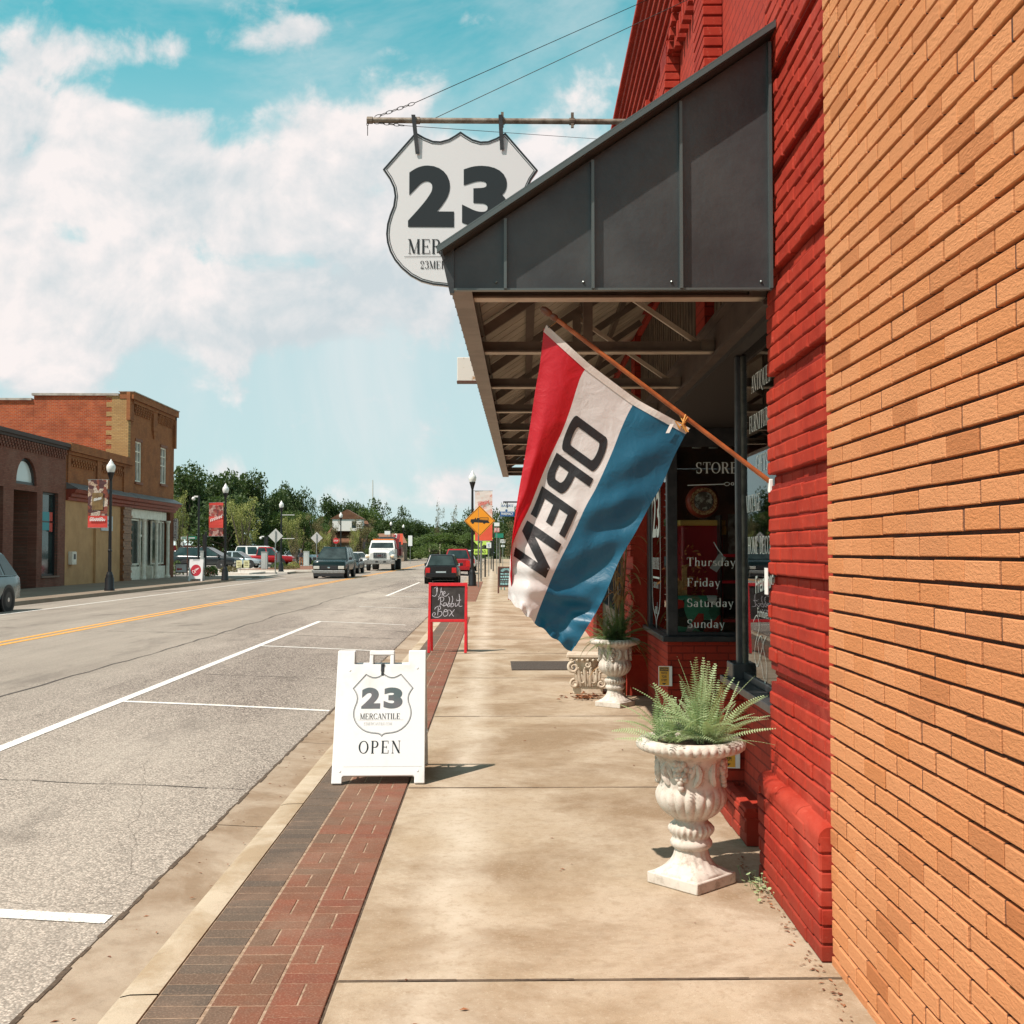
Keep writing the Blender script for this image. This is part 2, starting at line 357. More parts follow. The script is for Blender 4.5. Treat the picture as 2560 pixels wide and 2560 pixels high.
# parking line (long), bay ticks, left lane line
PL = -4.1
b = MB(); strip(b, [(PL, 3), (PL, 26.3)], .055); strip(b, [(-4.0, 41.5), (-4.0, 60)], .055)
struct(b.build('parking_line', PW))
b = MB()
for y0, xa, xb in ((5.42, PL-.2, GUT-.04), (12.3, PL+.06, GUT-.02), (19.5, PL+.06, GUT-.02), (26.3, PL-.05, GUT-.3), (33.5, PL+.06, GUT-.02), (41.5, PL, GUT-.02), (48, PL+.3, GUT)):
    strip(b, [(xa, y0), (xb, y0-.10)], .05 if y0 > 8 else .06, lat=True)
struct(b.build('parking_bay_marking', PW))
b = MB()
for dx in (-.13, .13): strip(b, [(-8.4+dx, 3), (-8.4+dx, 62), (-8.1+dx, 76), (-7.8+dx, 92), (-7.7+dx, 125), (-7.7+dx, 200)], .06)
struct(b.build('double_yellow_line', PY))
b = MB(); strip(b, [(-12.75, 8), (-12.75, 68.5)], .055); struct(b.build('left_lane_line', PW))
# transverse pavement joint cracks (real narrow strips of tar)
TAR = pm('crack tar', (.05,.04,.035), .9, 0, (.10,.085,.075), 20)
b = MB(); rng = random.Random(4)
for y0, xa, xb in ((8.1, -7.2, GUT-.05), (15.1, -4.3, GUT-.05), (22.1, -7.6, GUT-.02), (24.1, -4.6, GUT), (31, -7.8, GUT)):
    x = xa; y = y0
    while x < xb:
        x2 = min(xb, x+.16); y2 = y+rng.uniform(-.03, .03); w = rng.uniform(.003, .011)*(1 if y0 < 20 else 2)
        b.add([(x, y-w, roadz(x)+.003), (x2, y2-w, roadz(x2)+.003), (x2, y2+w, roadz(x2)+.003), (x, y+w, roadz(x)+.003)], [(0,1,2,3)]); x, y = x2, y2
x, y = -5.6, 9.0
while y < 60:
    y2 = y+.5; x2 = x+rng.uniform(-.05, .055); w = rng.uniform(.006, .02)
    b.add([(x-w, y, roadz(x)+.003), (x+w, y, roadz(x)+.003), (x2+w, y2, roadz(x2)+.003), (x2-w, y2, roadz(x2)+.003)], [(0,1,2,3)]); x, y = x2, y2
struct(b.build('road_crack', TAR))
# kerb and gutter, cast in lengths
prof = [(GUT, -.128), (-1.45, -.145), (-1.405, -.13), (-1.375, -.035), (-1.35, -.008), (-1.315, 0), (KB-.004, .002), (KB-.004, -.12)]
b = MB(); b2 = MB(); y = -2.0; rng = random.Random(3)
while y < 200:
    y1 = y+3.05
    for bb, pr in ((b, prof[2:]), (b2, prof[:3])):
        n = len(pr); g = .006
        bb.add([(x, y+g, z+G(y)) for x, z in pr]+[(x, y1-g, z+G(y1)) for x, z in pr], [(i, n+i, n+i+1, i+1) for i in range(n-1)])
    y = y1
struct(b.build('kerb', CONC2, smooth=30)); struct(b2.build('gutter', CONC3))
b = MB(); ys = [-2, 60, 200]
for y0, y1 in zip(ys, ys[1:]): b.add([(GUT-.02, y0, -.155+G(y0)), (KB+.0, y0, -.155+G(y0)), (KB, y1, -.155+G(y1)), (GUT-.02, y1, -.155+G(y1)),], [(0,1,2,3)])
struct(b.build('kerb_bed', JOINT))
# dirt seam between asphalt and gutter
b = MB(); rng = random.Random(5); y = 1.0
while y < 40:
    y2 = y+.12; w = rng.uniform(.004, .022); w2 = rng.uniform(.0, .012)
    b.add([(GUT-w2, y, -.1255), (GUT+w, y, -.1255), (GUT+w, y2, -.1255), (GUT-w2, y2, -.1255)], [(0,1,2,3)]); y = y2
struct(b.build('gutter_seam', JOINT))
# brick paving band: soldier course and basket weave
BRK = NT('clay paver'); a_ = BRK.node('ShaderNodeAttribute'); a_.attribute_name = 'rnd'; rr = BRK.node('ShaderNodeValToRGB'); BRK.L.new(a_.outputs['Fac'], rr.inputs[0])
els = rr.color_ramp.elements
stops = [(0, (.065,.052,.043)), (.17, (.105,.078,.058)), (.35, (.135,.078,.050)), (.5, (.155,.072,.042)), (.62, (.175,.068,.038)), (.8, (.205,.070,.040)), (1, (.175,.052,.030))]
els[0].position = 0; els[0].color = (*stops[0][1], 1); els[1].position = 1; els[1].color = (*stops[-1][1], 1)
for p, c in stops[1:-1]: e = els.new(p); e.color = (*c, 1)
cc = BRK.mix(BRK.ramp(BRK.noise(9, 6, .7), .4, .7, 0, .4), rr.outputs[0], (.10,.07,.05)); cc = BRK.mix(BRK.ramp(BRK.noise(1.7, 6, .7), .48, .7, 0, .55), cc, (.23,.15,.105))
cc = BRK.mix(BRK.ramp(BRK.noise(120, 3), .5, .7, 0, .25), cc, (.5,.36,.26))
BRKM = BRK.fin(cc, .82, 0, BRK.bump(BRK.noise(90, 5), .4, .002), .3)
SAND = pm('joint sand', (.38,.27,.19), .95, 0, (.20,.13,.08), 25)
def paver(b, x0, y0, x1, y1, z, rng):
    g = .0036; c = .0022; dz = rng.uniform(-.0008, .0012)
    x0 += g; x1 -= g; y0 += g; y1 -= g
    vs = [(x0,y0,z-.02),(x1,y0,z-.02),(x1,y1,z-.02),(x0,y1,z-.02),(x0,y0,z-c+dz),(x1,y0,z-c+dz),(x1,y1,z-c+dz),(x0,y1,z-c+dz),(x0+c,y0+c,z+dz),(x1-c,y0+c,z+dz),(x1-c,y1-c,z+dz),(x0+c,y1-c,z+dz)]
    b.add(vs, [(8,9,10,11),(4,5,9,8),(5,6,10,9),(6,7,11,10),(7,4,8,11),(0,1,5,4),(1,2,6,5),(2,3,7,6),(3,0,4,7)])
b = MB(); rng = random.Random(12); row = 0; y = .6
while y < 27.4:
    for k in range(2):
        b.rnd = max(.01, min(1, rng.choice([.05,.1,.12,.15,.08,.2,.28]))); paver(b, KB, y+k*.1, KB+.203, y+(k+1)*.1, 0, rng)
    for cidx in range(2):
        x0 = KB+.208+cidx*.206
        for k in range(2):
            b.rnd = max(.01, min(1, rng.gauss(.58 if cidx == 0 else .8, .14)))
            if (row+cidx) % 2: paver(b, x0, y+k*.1, x0+.203, y+(k+1)*.1, 0, rng)
            else: paver(b, x0+k*.1015, y, x0+(k+1)*.1015, y+.2, 0, rng)
    y += .2; row += 1
for (ya, yb) in ((36, 60),):
    y = ya
    while y < yb:
        b.rnd = rng.choice([.6,.7,.8]); paver(b, KB, y, BE, y+.4, 0, rng); y += .4
struct(b.build('brick_paving', BRKM))
b = MB(); b.box(KB+.001, .4, -.03, BE-.012, 27.45, -.0022); b.box(KB+.001, 36, -.03, BE-.012, 60, -.0022); struct(b.build('paving_sand_bed', SAND))
# sidewalk slabs with open joints, following the skewed shop line on the right
rx = lambda y: BX0+tan(BROT)*y+2.2
b = MB(); seams = [-3, .88, 4.22, 7.62, 10.9, 14.2, 17.6, 20.5, 23.8, 27.5, 31, 36, 40, 45, 50, 55, 60]
for y0, y1 in zip(seams, seams[1:]):
    g = .011; xl = KB if y0 in (27.5, 31) else BE
    b.box(xl+.006, y0+g, -.1, rx(y0)+1, y1-g, 0)
b.add([(BE, 60, 0), (8, 60, 0), (8, 200, G(200)), (KB, 200, G(200)), (KB,60,0)], [(0,1,2,3,4)])
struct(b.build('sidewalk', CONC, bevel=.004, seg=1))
b = MB(); rng = random.Random(90)
for yj in seams[1:-1]:
    x = BE+.01; w = .0045+.0007*yj
    while x < rx(yj): x2 = x+.22; w1 = w*rng.uniform(.7,1.5); b.add([(x, yj-w1, .0012), (x2, yj-w1*.9, .0012), (x2, yj+w1, .0012), (x, yj+w1*.8, .0012)], [(0,1,2,3)]); x = x2
struct(b.build('sidewalk_joint', JOINT))
b = MB(); b.box(KB-.003, -3, -.12, 9, 60, -.007); struct(b.build('sidewalk_bed', JOINT))
# far side of the street
b = MB(); y = 14.0
prl = [(LK, -.128), (LK-.03, -.05), (LK-.06, .0), (LK-.2, .004), (LK-.2,-.1)]
def kerbrun(b, y0, y1, pr):
    n = len(pr); b.add([(x, y0, z+G(y0)) for x, z in pr]+[(x, y1, z+G(y1)) for x, z in pr], [(i+1, n+i+1, n+i, i) for i in range(n-1)])
kerbrun(b, 14, 62, prl); kerbrun(b, 62, 66.5, prl); kerbrun(b, 84, 100, prl); kerbrun(b, 100, 200, prl)
struct(b.build('far_kerb', CONCD, smooth=30))
b = MB(); b.box(-21.2, 10, -.15, LK-.201, 74, 0.0); struct(b.build('far_sidewalk', CONCD))
b = MB(); b.box(LK-.2, 66.5, -.12, LK+.0, 71, -.06)
b.box(-19.5, 74.01, -.1, LK-.0, 79.5, .012+0); struct(b.build('corner_ramp', CONCL, bevel=.03))
b = MB(); b.box(-60, 74.01, -.2, -19.51, 140, -.02); b.box(-19.5, 79.6, -.2, LK-.01, 84.4, -.05); struct(b.build('car_park', pm('car park asphalt', (.20,.18,.165), .9, 0, (.26,.235,.21), 3)))
b = MB(); b.box(-24.5, 84.5, -.1, LK-.201, 112, .10); struct(b.build('far_corner_pavement', CONCL, bevel=.03))
# ------------------------------------------------------------------ shops on the right
def btag(name, label, cat): return empty(name, (BX0, 0, 0), -BROT, label, cat)
def rndbrickmat(name, stops, bumpk, rough=.85, spot=None):
    t = NT(name); a = t.node('ShaderNodeAttribute'); a.attribute_name = 'rnd'; r = t.node('ShaderNodeValToRGB'); t.L.new(a.outputs['Fac'], r.inputs[0])
    e = r.color_ramp.elements; e[0].position, e[0].color = 0, (*stops[0], 1); e[1].position, e[1].color = 1, (*stops[-1], 1)
    for i, c in enumerate(stops[1:-1]): q = e.new((i+1)/(len(stops)-1)); q.color = (*c, 1)
    c = r.outputs[0]
    c = t.mix(t.ramp(t.noise(110, 5, .7), .5, .72, 0, .35), c, spot or tuple(x*.6 for x in stops[1]))
    c = t.mix(t.ramp(t.noise(1.3, 5, .6), .5, .72, 0, .25), c, tuple(x*.7 for x in stops[1]))
    h = t.math('ADD', t.noise(70, 6, .72, 0, None, (1, .55, 1.5)), t.math('MULTIPLY', t.noise(38, 3, .5, 1.5, None, (1, .6, 1.6)), .9))
    return t.fin(c, rough, 0, t.bump(h, bumpk, .006), .2)
YB = rndbrickmat('buff face brick', [(.49,.185,.068), (.555,.222,.09), (.60,.26,.118), (.42,.15,.056), (.70,.36,.19)], .7)
YMORT = pm('raked mortar', (.10,.042,.03), .95, 0, (.06,.028,.02), 12)
def facebrick(b, y0, z0, y1, z1, x, dep=.02, c=.004, jit=0, rng=random):
    # one brick facing -x, front face at x, slightly eased edges
    jx = rng.uniform(-jit, jit); x = x+jx; j = lambda: rng.uniform(-jit, jit)*.5
    a = [(x+dep,y0,z0),(x+dep,y1,z0),(x+dep,y1,z1),(x+dep,y0,z1)]
    m = [(x+c,y0,z0+j()),(x+c,y1,z0+j()),(x+c,y1,z1+j()),(x+c,y0,z1+j())]
    f = [(x+j(),y0+c,z0+c),(x+j(),y1-c,z0+c),(x+j(),y1-c,z1-c),(x+j(),y0+c,z1-c)]
    b.add(a+m+f, [(8,11,10,9)]+[(4+i, 8+i, 8+(i+1) % 4, 4+(i+1) % 4) for i in range(4)]+[(i, 4+i, 4+(i+1) % 4, (i+1) % 4) for i in range(4)])
yb = btag('buff_brick_building', 'buff orange brick wall with dark raked joints filling the right edge, nearest to the viewer', 'building')
CH, BL = .0703, .2285
b = MB(); vj = MB(); rng = random.Random(1); zc = -.035; row = 0; YE = 4.365
while zc < 4.7:
    y1 = YE; first = True
    while y1 > -.6:
        L = (BL*.42 if row % 2 else BL*.92) if first else BL
        first = False
        b.rnd = max(.02, min(1, rng.gauss(.42, .13))); dz = rng.uniform(-.0012, .0012)
        facebrick(b, y1-L+.0055, zc+.0058+dz, y1-.0055, zc+CH-.0058+dz, rng.uniform(-.002, .002), .022, .0025, .0008, rng)
        vj.box(.004+rng.uniform(0,.004), y1-L-.0056, zc+.006, .0188, y1-L+.0056, zc+CH-.006)
        y1 -= L
    zc += CH; row += 1
b.build('face_brick', YB, yb); vj.build('upright_joints', pm('dark upright joint', (.07,.026,.018), .95, 0, (.04,.016,.012), 9), yb)
b = MB(); b.box(.019, -.6, -.1, .35, YE-.004, 4.7); b.build('wall', YMORT, yb)

rb = btag('red_painted_store', 'red painted brick store with rusticated corner pilaster, corbelled parapet and dark shop windows', 'building')
def redpaint(name, a, c2, bk=.4):
    t = NT(name); c = t.mix(t.ramp(t.noise(3.5, 7, .65), .38, .66), a, c2)
    c = t.mix(t.ramp(t.noise(38, 4, .7), .60, .70, 0, .5), c, (.50,.13,.09)); c = t.mix(t.ramp(t.noise(2.2, 6, .7), .52, .7, 0, .5), c, (.24,.018,.012)); c = t.mix(t.ramp(t.noise(1.1, 7, .75, .6), .50, .68, 0, .5), c, (.47,.085,.055)); sz = t.node('ShaderNodeSeparateXYZ'); t.L.new(t.tc.outputs['Object'], sz.inputs[0]); c = t.mix(t.math('MULTIPLY', t.ramp(t.math('ADD', sz.outputs[2], t.math('MULTIPLY', t.noise(7, 6, .7), .5)), .48, .22), .5), c, (.12,.035,.022))
    return t.fin(c, .75, 0, t.bump(t.noise(110, 6, .7), bk, .003), .15)
REDB = redpaint('red masonry paint', (.38,.038,.020), (.27,.023,.013))
REDJ = redpaint('red paint in joints', (.24,.018,.012), (.17,.015,.010), .7)
REDW = brickmat('red painted brickwork', (.43,.040,.021), (.36,.031,.016), (.23,.020,.012), .22, .07, .006, 'y', None, .006)
REDWX = brickmat('red painted brickwork facing up street', (.43,.040,.021), (.36,.031,.016), (.23,.020,.012), .22, .07, .006, 'x', None, .006)
RECS = [.99+.485*k for k in range(-0, 12)]
PY0, PY1 = 4.372, 5.49
def red_run(b, mort, y0, y1, x, z0, z1, rng, bl=.215, recess=(), depth=.03, skip=lambda y, z: False):
    z = z0; row = rng.randint(0, 1)
    while z < z1-.01:
        rec = any(abs((z+.035)-r) < .04 for r in recess)
        xx = x+(depth if rec else 0)
        y = y0-(bl/2 if row % 2 else 0)
        while y < y1-.01:
            a, c = max(y, y0), min(y+bl, y1)
            if c-a > .03: facebrick(b, a+.0018+rng.uniform(-.001,.002), z+.0035+rng.uniform(-.002,.002), c-.0018, z+CH-.0035+rng.uniform(-.002,.002), xx+rng.uniform(-.003,.003), .03+(x+depth-xx), .006, .003, rng)
            y += bl
        z += CH; row += 1
b = MB(); rng = random.Random(9)
red_run(b, None, PY0, PY1, .014, .50, 6.35, rng, recess=RECS)
red_run(b, None, PY0, PY1+.01, -.045, 0, .46, rng)
# near end faces of the plinth bricks
for k in range(7):
    z = k*CH; b.box(-.037+rng.uniform(-.004,.004), PY0-.004+rng.uniform(-.003,.003), z+.006, .04, PY0+.06, z+CH-.006)
b.build('pilaster_brick', REDB, rb, bevel=.0035, seg=2)
b = MB(); b.box(.024, PY0+.002, -.1, .5, PY1-.003, 1.0-.035)
for k, r in enumerate(RECS):
    b.box(.024, PY0+.002, r+.037, .5, PY1-.003, r+.485-.036); b.box(.054, PY0+.0025, r-.0369, .5, PY1-.0035, r+.0369)
b.box(-.033, PY0+.003, -.1, .0239, PY1, .47)
b.build('pilaster_core', REDJ, rb)
# rounded plinth cap
b = MB(); n = 10; pr = [(-.047+.05*(1-cos(pi/2*i/n)), .462+.052*sin(pi/2*i/n)+.01) for i in range(n+1)]
pr = [(-.047, .462)]+pr+[(.03, .53), (.03, .462)]
for ya, yb_ in ((PY0-.003, PY0+.36), (PY0+.366, PY0+.74), (PY0+.746, PY1+.012)):
    m = len(pr); b.add([(x, ya, z) for x, z in pr]+[(x, yb_, z) for x, z in pr], [(i, i+1, m+i+1, m+i) for i in range(m-1)]+[tuple(range(m))[::-1], tuple(range(m, 2*m))])
b.build('plinth_cap', REDB, rb, smooth=35)
# near bay: low kerb, wall under the window, sill, post, window
b = MB(); rng = random.Random(21); red_run(b, None, 6.08, 7.2, .005, 0, .17, rng); b.box(.035, 6.085, 0, .14, 7.195, .168); b.box(.0, 6.08, .155, .145, 7.2, .185)
b.box(.012, 6.078, .003, .14, 6.15, .15)
b.build('low_kerb', REDB, rb, bevel=.006)
b = MB(); b.box(.14, 5.45, -.1, .4, 6.78, .79); b.build('wall_under_window', REDW, rb)
b = MB(); b.box(.02, 6.78, .0, .28, 6.94, .76); b.build('bay_corner', REDWX, rb)
b = MB(); b.box(.03, 5.46, .79, .32, 6.97, .835); b.build('window_sill', CHAR, rb, bevel=.006)
GLASS = glassmat('shop glass', (.90,.91,.90), .03, .012)
b = MB(); b.box(.132, 5.46, .835, .140, 6.78, 2.80); b.build('shop_window', GLASS, rb)
b = MB(); b.box(.098, 6.74, .83, .150, 6.80, 2.80); b.box(.125, 5.44, .835, .152, 6.738, .88)
b.box(.06, 6.7, .83, .18, 6.9, .93)
b.build('corner_post', CHAR, rb, bevel=.008)
b = MB(); b.box(.126, 6.705, .88, .158, 6.738, 2.79); b.build('post_trim', pm('aged metal trim', (.22,.20,.17), .4, .6, (.12,.11,.09), 15), rb)
# entrance recess and far bay (stands at y 10.7 .. 12.5)
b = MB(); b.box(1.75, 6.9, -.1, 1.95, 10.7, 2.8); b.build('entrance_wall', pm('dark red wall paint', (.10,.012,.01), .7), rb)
b = MB(); b.box(.185, 10.70, -.1, 1.9, 10.86, .74); b.box(.185, 10.86, -.1, .36, 12.45, .74); b.build('far_bay_wall', REDWX, rb)
b = MB(); b.box(.13, 10.64, .74, 1.95, 10.87, .795); b.box(.13, 10.875, .74, .40, 12.45, .795); b.build('window_sill', CHAR, rb, bevel=.01)
b = MB(); b.box(.26, 10.74, .80, 1.75, 10.746, 2.80); b.build('shop_window', GLASS, rb)
b = MB(); b.box(.205, 10.90, .80, .211, 12.3, 2.80); b.build('shop_window', GLASS, rb)
b = MB(); b.box(.185, 10.69, .795, .285, 10.80, 2.80); b.build('window_frame', CHAR, rb, bevel=.006); b = MB(); b.box(.185, 12.25, .795, .285, 12.46, 2.8); b.build('window_frame', CHAR, rb, bevel=.006); b = MB(); b.box(.286, 10.70, .795, 1.75, 10.76, .83); b.build('window_rail', CHAR, rb, bevel=.006); b = MB(); b.box(.286,10.70,2.62,1.75,10.78,2.8)
b.build('window_frame', CHAR, rb, bevel=.006)
b = MB(); rng = random.Random(30); red_run(b, None, 12.47, 13.7, -.0, .0, 2.8, rng, recess=RECS[:4]); b.box(.03, 12.475, -.1, .4, 13.695, 2.8); b.box(-.05, 12.44, 0, .3, 13.73, .46)
b.build('pier', REDB, rb, bevel=.004, seg=1)
b = MB()
for ya, yb_ in ((13.7, 19.0),): b.box(.15, ya, -.1, .4, yb_, .74); b.box(.15, ya, 2.75, .4, yb_, 2.82)
for yy in (13.75, 15.5, 17.2, 18.9): b.box(.12, yy, .74, .3, yy+.12, 2.8)
b.build('far_shop_front', CHAR, rb)
b = MB(); b.box(.22, 13.8, .76, .226, 19.0, 2.78); b.build('shop_window', GLASS, rb)
# interior shell, floor and ceiling
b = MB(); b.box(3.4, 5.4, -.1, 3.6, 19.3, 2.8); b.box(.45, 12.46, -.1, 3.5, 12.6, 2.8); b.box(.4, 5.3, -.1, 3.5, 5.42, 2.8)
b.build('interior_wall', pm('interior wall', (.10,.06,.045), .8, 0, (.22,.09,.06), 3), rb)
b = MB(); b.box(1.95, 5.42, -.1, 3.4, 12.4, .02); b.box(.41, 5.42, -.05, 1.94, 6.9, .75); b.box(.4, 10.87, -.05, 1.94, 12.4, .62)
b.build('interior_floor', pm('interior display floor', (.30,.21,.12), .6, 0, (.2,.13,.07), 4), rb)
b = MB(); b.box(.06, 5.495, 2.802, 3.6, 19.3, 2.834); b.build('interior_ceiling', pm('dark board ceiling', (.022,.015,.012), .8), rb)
# beam over the shopfront, board transom, upper wall
BROWN = pm('brown painted steel', (.105,.075,.055), .55, 0, (.07,.048,.036), 8, bump=.2, bsc=40)
b = MB(); b.box(.04, PY1, 2.86, .26, 19.0, 3.06); b.box(-.01, PY1, 3.06, .30, 19, 3.085); b.box(.0, PY1, 2.835, .30, 19, 2.86); b.build('lintel_beam', pm('lintel paint', (.075,.048,.036), .6, 0, (.05,.03,.022), 5), rb)
b = MB(); b.box(.2, PY1, 3.085, .3, 19, 4.12); y = PY1+.02
while y < 18.8: b.box(.17, y, 3.085, .2, y+.115, 4.1); y += .165
b.build('board_transom', pm('weathered boards', (.17,.125,.085), .8, 0, (.09,.065,.045), 3), rb)
b = MB(); 
for yp in (7.9, 12.9): b = MB(); b.box(.10, yp, 3.085, .21, yp+.4, 4.12); b.build('transom_pier', REDWX, rb)
ROOFTOP = 6.62
b = MB(); b.box(.13, PY1-.02, 4.12, .6, 19.0, 6.0); b.box(.1, PY0+.01, 6.35, .6, PY1+.05, 6.6)
b.box(.42, 4.36, -.1, .6, 5.4, 6.5)
b.build('upper_wall', REDW, rb)
b = MB(); rng = random.Random(40)
for yp in (7.27, 9.27, 11.3, 13.3, 15.3, 17.3):
    b = MB()
    for k in range(26):
        z = 4.12+k*CH; xo = .0 if z < 5.70 else .02
        if z > 5.92: break
        b.box(xo+rng.uniform(-.003,.003), yp+rng.uniform(-.004,.004), z+.006, .128, yp+.42, z+CH-.006)
    up = b.build('upper_pilaster', REDB, rb, bevel=.004, seg=1)
    b = MB(); b.box(.012, yp+.008, 4.12, .1285, yp+.41, 5.92); b.build('joint_fill', REDJ, up)
# corbel table: stepped courses, pyramid steps beside each pilaster, dentils, cap
b = MB(); rng = random.Random(41)
y = PY1-.02
for k in range(9):
    z = 5.95+k*CH; xo = .11-.028*k
    b.box(xo, y, z+.006, .3, 19.0, z+CH-.006)
for k in range(90):
    yy = y+k*.15; b.box(.06, yy, 5.80, .14, yy+.075, 5.945)
for yp in (7.27, 9.27, 11.3, 13.3, 15.3, 17.3):
    for s in range(4): b.box(.02, yp-.10*(s+1)+.003, 5.70+s*CH-.0+.12, .1285, yp-.10*s, 5.77+s*CH+.12)
b.build('corbel_cornice', REDB, rb, bevel=.004, seg=1)
b = MB(); b.box(.13, y+.01, 5.94, .295, 18.99, 6.58); b.build('cornice_core', REDJ, rb)
b = MB(); b.box(-.16, y-.03, 6.585, .7, 19.05, 6.64); b.build('parapet_cap', REDB, rb, bevel=.01)

# neighbouring shops further up the street
nb = btag('far_shop_row', 'low red brown shops continuing beyond the awning behind the flag', 'building')
b = MB(); b.box(.05, 19.06, -.1, 6, 33, 4.8); b.build('wall', REDW, nb)
b = MB(); b.box(.0, 33.01, -.1, 6, 58, 5.6); b.build('wall', brickmat('tan brick', (.34,.22,.12), (.3,.19,.10), (.2,.14,.09), .22, .075, .01, 'y'), nb)
for y in (20, 23, 26, 29.5, 35, 39, 43, 47, 51, 55): b = MB(); b.box(.0-.03, y, .7, .05, y+1.8, 2.5); b.build('window', CARGLASS, nb)

# ------------------------------------------------------------------ lettering: small serif stroke font
T_, t_ = .155, .045
def _sf():
    D = {}
    def l(*a): return ('l',)+a
    def a(*a_): return ('a',)+a_
    def se(x, y, w=.13): return ('l', x-w, y, x+w, y, t_)
    D['M'] = (.98, [l(.14,0,.14,1,t_), l(.14,1,.48,.03,T_), l(.48,.03,.82,1,t_), l(.82,0,.82,1,T_), se(.14,.02,.1), se(.82,.02), se(.11,.98,.1), se(.85,.98,.1)])
    D['E'] = (.76, [l(.18,0,.18,1,T_), l(.05,.98,.66,.98,t_), l(.2,.5,.52,.5,t_), l(.05,.02,.68,.02,t_), l(.66,.76,.66,1,t_), l(.68,0,.68,.26,t_), l(.52,.4,.52,.6,t_)])
    D['F'] = (.70, [l(.18,0,.18,1,T_), l(.05,.98,.64,.98,t_), l(.2,.5,.52,.5,t_), se(.18,.02), l(.64,.74,.64,1,t_), l(.52,.4,.52,.6,t_)])
    D['R'] = (.82, [l(.18,0,.18,1,T_), a(.38,.75,.24,.23,-90,90), l(.05,.98,.4,.98,t_), l(.2,.52,.4,.52,t_), l(.42,.52,.68,.03,T_), se(.18,.02), l(.62,.02,.82,.02,t_)])
    D['P'] = (.74, [l(.18,0,.18,1,T_), a(.38,.73,.26,.25,-90,90), l(.05,.98,.4,.98,t_), l(.2,.48,.4,.48,t_), se(.18,.02)])
    D['C'] = (.80, [a(.44,.5,.36,.48,45,315), l(.71,.7,.71,1,t_), l(.71,0,.71,.25,t_)])
    D['G'] = (.86, [a(.44,.5,.36,.48,45,310), l(.71,.7,.71,1,t_), l(.71,0,.71,.42,T_), l(.54,.42,.86,.42,t_)])
    D['O'] = (.88, [a(.44,.5,.38,.48,0,360)])
    D['Q'] = (.88, [a(.44,.5,.38,.48,0,360), l(.45,.02,.75,-.2,.09)])
    D['D'] = (.84, [l(.18,0,.18,1,T_), a(.34,.5,.42,.48,-90,90), l(.05,.98,.36,.98,t_), l(.05,.02,.36,.02,t_)])
    D['A'] = (.80, [l(.08,.02,.4,1,t_), l(.4,1,.70,.02,T_), l(.2,.34,.58,.34,t_), se(.08,.02,.09), se(.70,.02)])
    D['V'] = (.78, [l(.1,.98,.40,0,T_), l(.40,0,.7,.98,t_), se(.1,.98), se(.7,.98,.09)])
    D['N'] = (.86, [l(.13,0,.13,1,t_), l(.13,1,.72,.02,T_), l(.72,0,.72,1,t_), se(.13,.02,.1), se(.72,.98,.1), se(.08,.98,.07)])
    D['T'] = (.76, [l(.38,0,.38,1,T_), l(.05,.98,.71,.98,t_), l(.05,.74,.05,1,t_), l(.71,.74,.71,1,t_), se(.38,.02)])
    D['I'] = (.40, [l(.2,0,.2,1,T_), se(.2,.02), se(.2,.98)])
    D['L'] = (.70, [l(.18,0,.18,1,T_), se(.18,.98), l(.05,.02,.64,.02,t_), l(.64,0,.64,.28,t_)])
    D['H'] = (.92, [l(.18,0,.18,1,T_), l(.72,0,.72,1,T_), l(.2,.5,.7,.5,t_), se(.18,.02), se(.18,.98), se(.72,.02), se(.72,.98)])
    D['U'] = (.86, [l(.18,.3,.18,1,T_), a(.42,.3,.26,.28,180,360), l(.68,.3,.68,1,t_), se(.18,.98), se(.68,.98,.09)])
    D['S'] = (.64, [a(.32,.74,.22,.24,40,270), a(.32,.26,.22,.24,-140,90), l(.52,.72,.52,.98,t_), l(.1,.02,.1,.28,t_)])
    D['W'] = (1.1, [l(.1,.98,.32,0,T_), l(.32,0,.52,.8,t_), l(.52,.8,.74,0,T_), l(.74,0,.98,.98,t_), se(.1,.98), se(.98,.98,.09)])
    D['Y'] = (.8, [l(.1,.98,.4,.45,T_), l(.4,.45,.7,.98,t_), l(.4,0,.4,.46,T_), se(.4,.02), se(.1,.98), se(.7,.98,.09)])
    D['.'] = (.26, [l(.12,0,.12,.13,.13)])
    D['2'] = (.66, [a(.32,.72,.22,.25,-15,180), l(.53,.66,.1,.05,t_*1.6), l(.08,.06,.58,.06,.12), l(.12,.62,.12,.76,.13)])
    D['3'] = (.66, [a(.3,.76,.2,.22,-90,160), a(.3,.28,.24,.27,-160,90)])
    D['h'] = (.64, [l(.14,0,.14,1.02,.12), a(.34,.44,.17,.2,0,180), l(.5,0,.5,.44,.12), se(.14,.02,.1), se(.5,.02,.1)])
    D['n'] = (.64, [l(.14,0,.14,.62,.12), a(.34,.44,.17,.2,0,180), l(.5,0,.5,.44,.12), se(.14,.02,.1), se(.5,.02,.1)])
    D['u'] = (.64, [l(.14,.2,.14,.62,.12), a(.3,.2,.17,.19,180,360), l(.48,0,.48,.62,.12), l(.02,.6,.14,.6,t_)])
    D['r'] = (.48, [l(.14,0,.14,.62,.12), a(.34,.42,.18,.2,60,170), l(.40,.5,.42,.62,.10), se(.14,.02,.1)])
    D['s'] = (.46, [a(.22,.47,.14,.14,30,270), a(.22,.16,.15,.15,-150,90)])
    D['d'] = (.62, [a(.26,.31,.2,.3,0,360), l(.48,0,.48,1.02,.12), l(.36,1.0,.5,1.0,t_)])
    D['a'] = (.56, [a(.24,.18,.16,.17,0,360), l(.42,0,.42,.42,.12), a(.26,.44,.16,.17,0,150)])
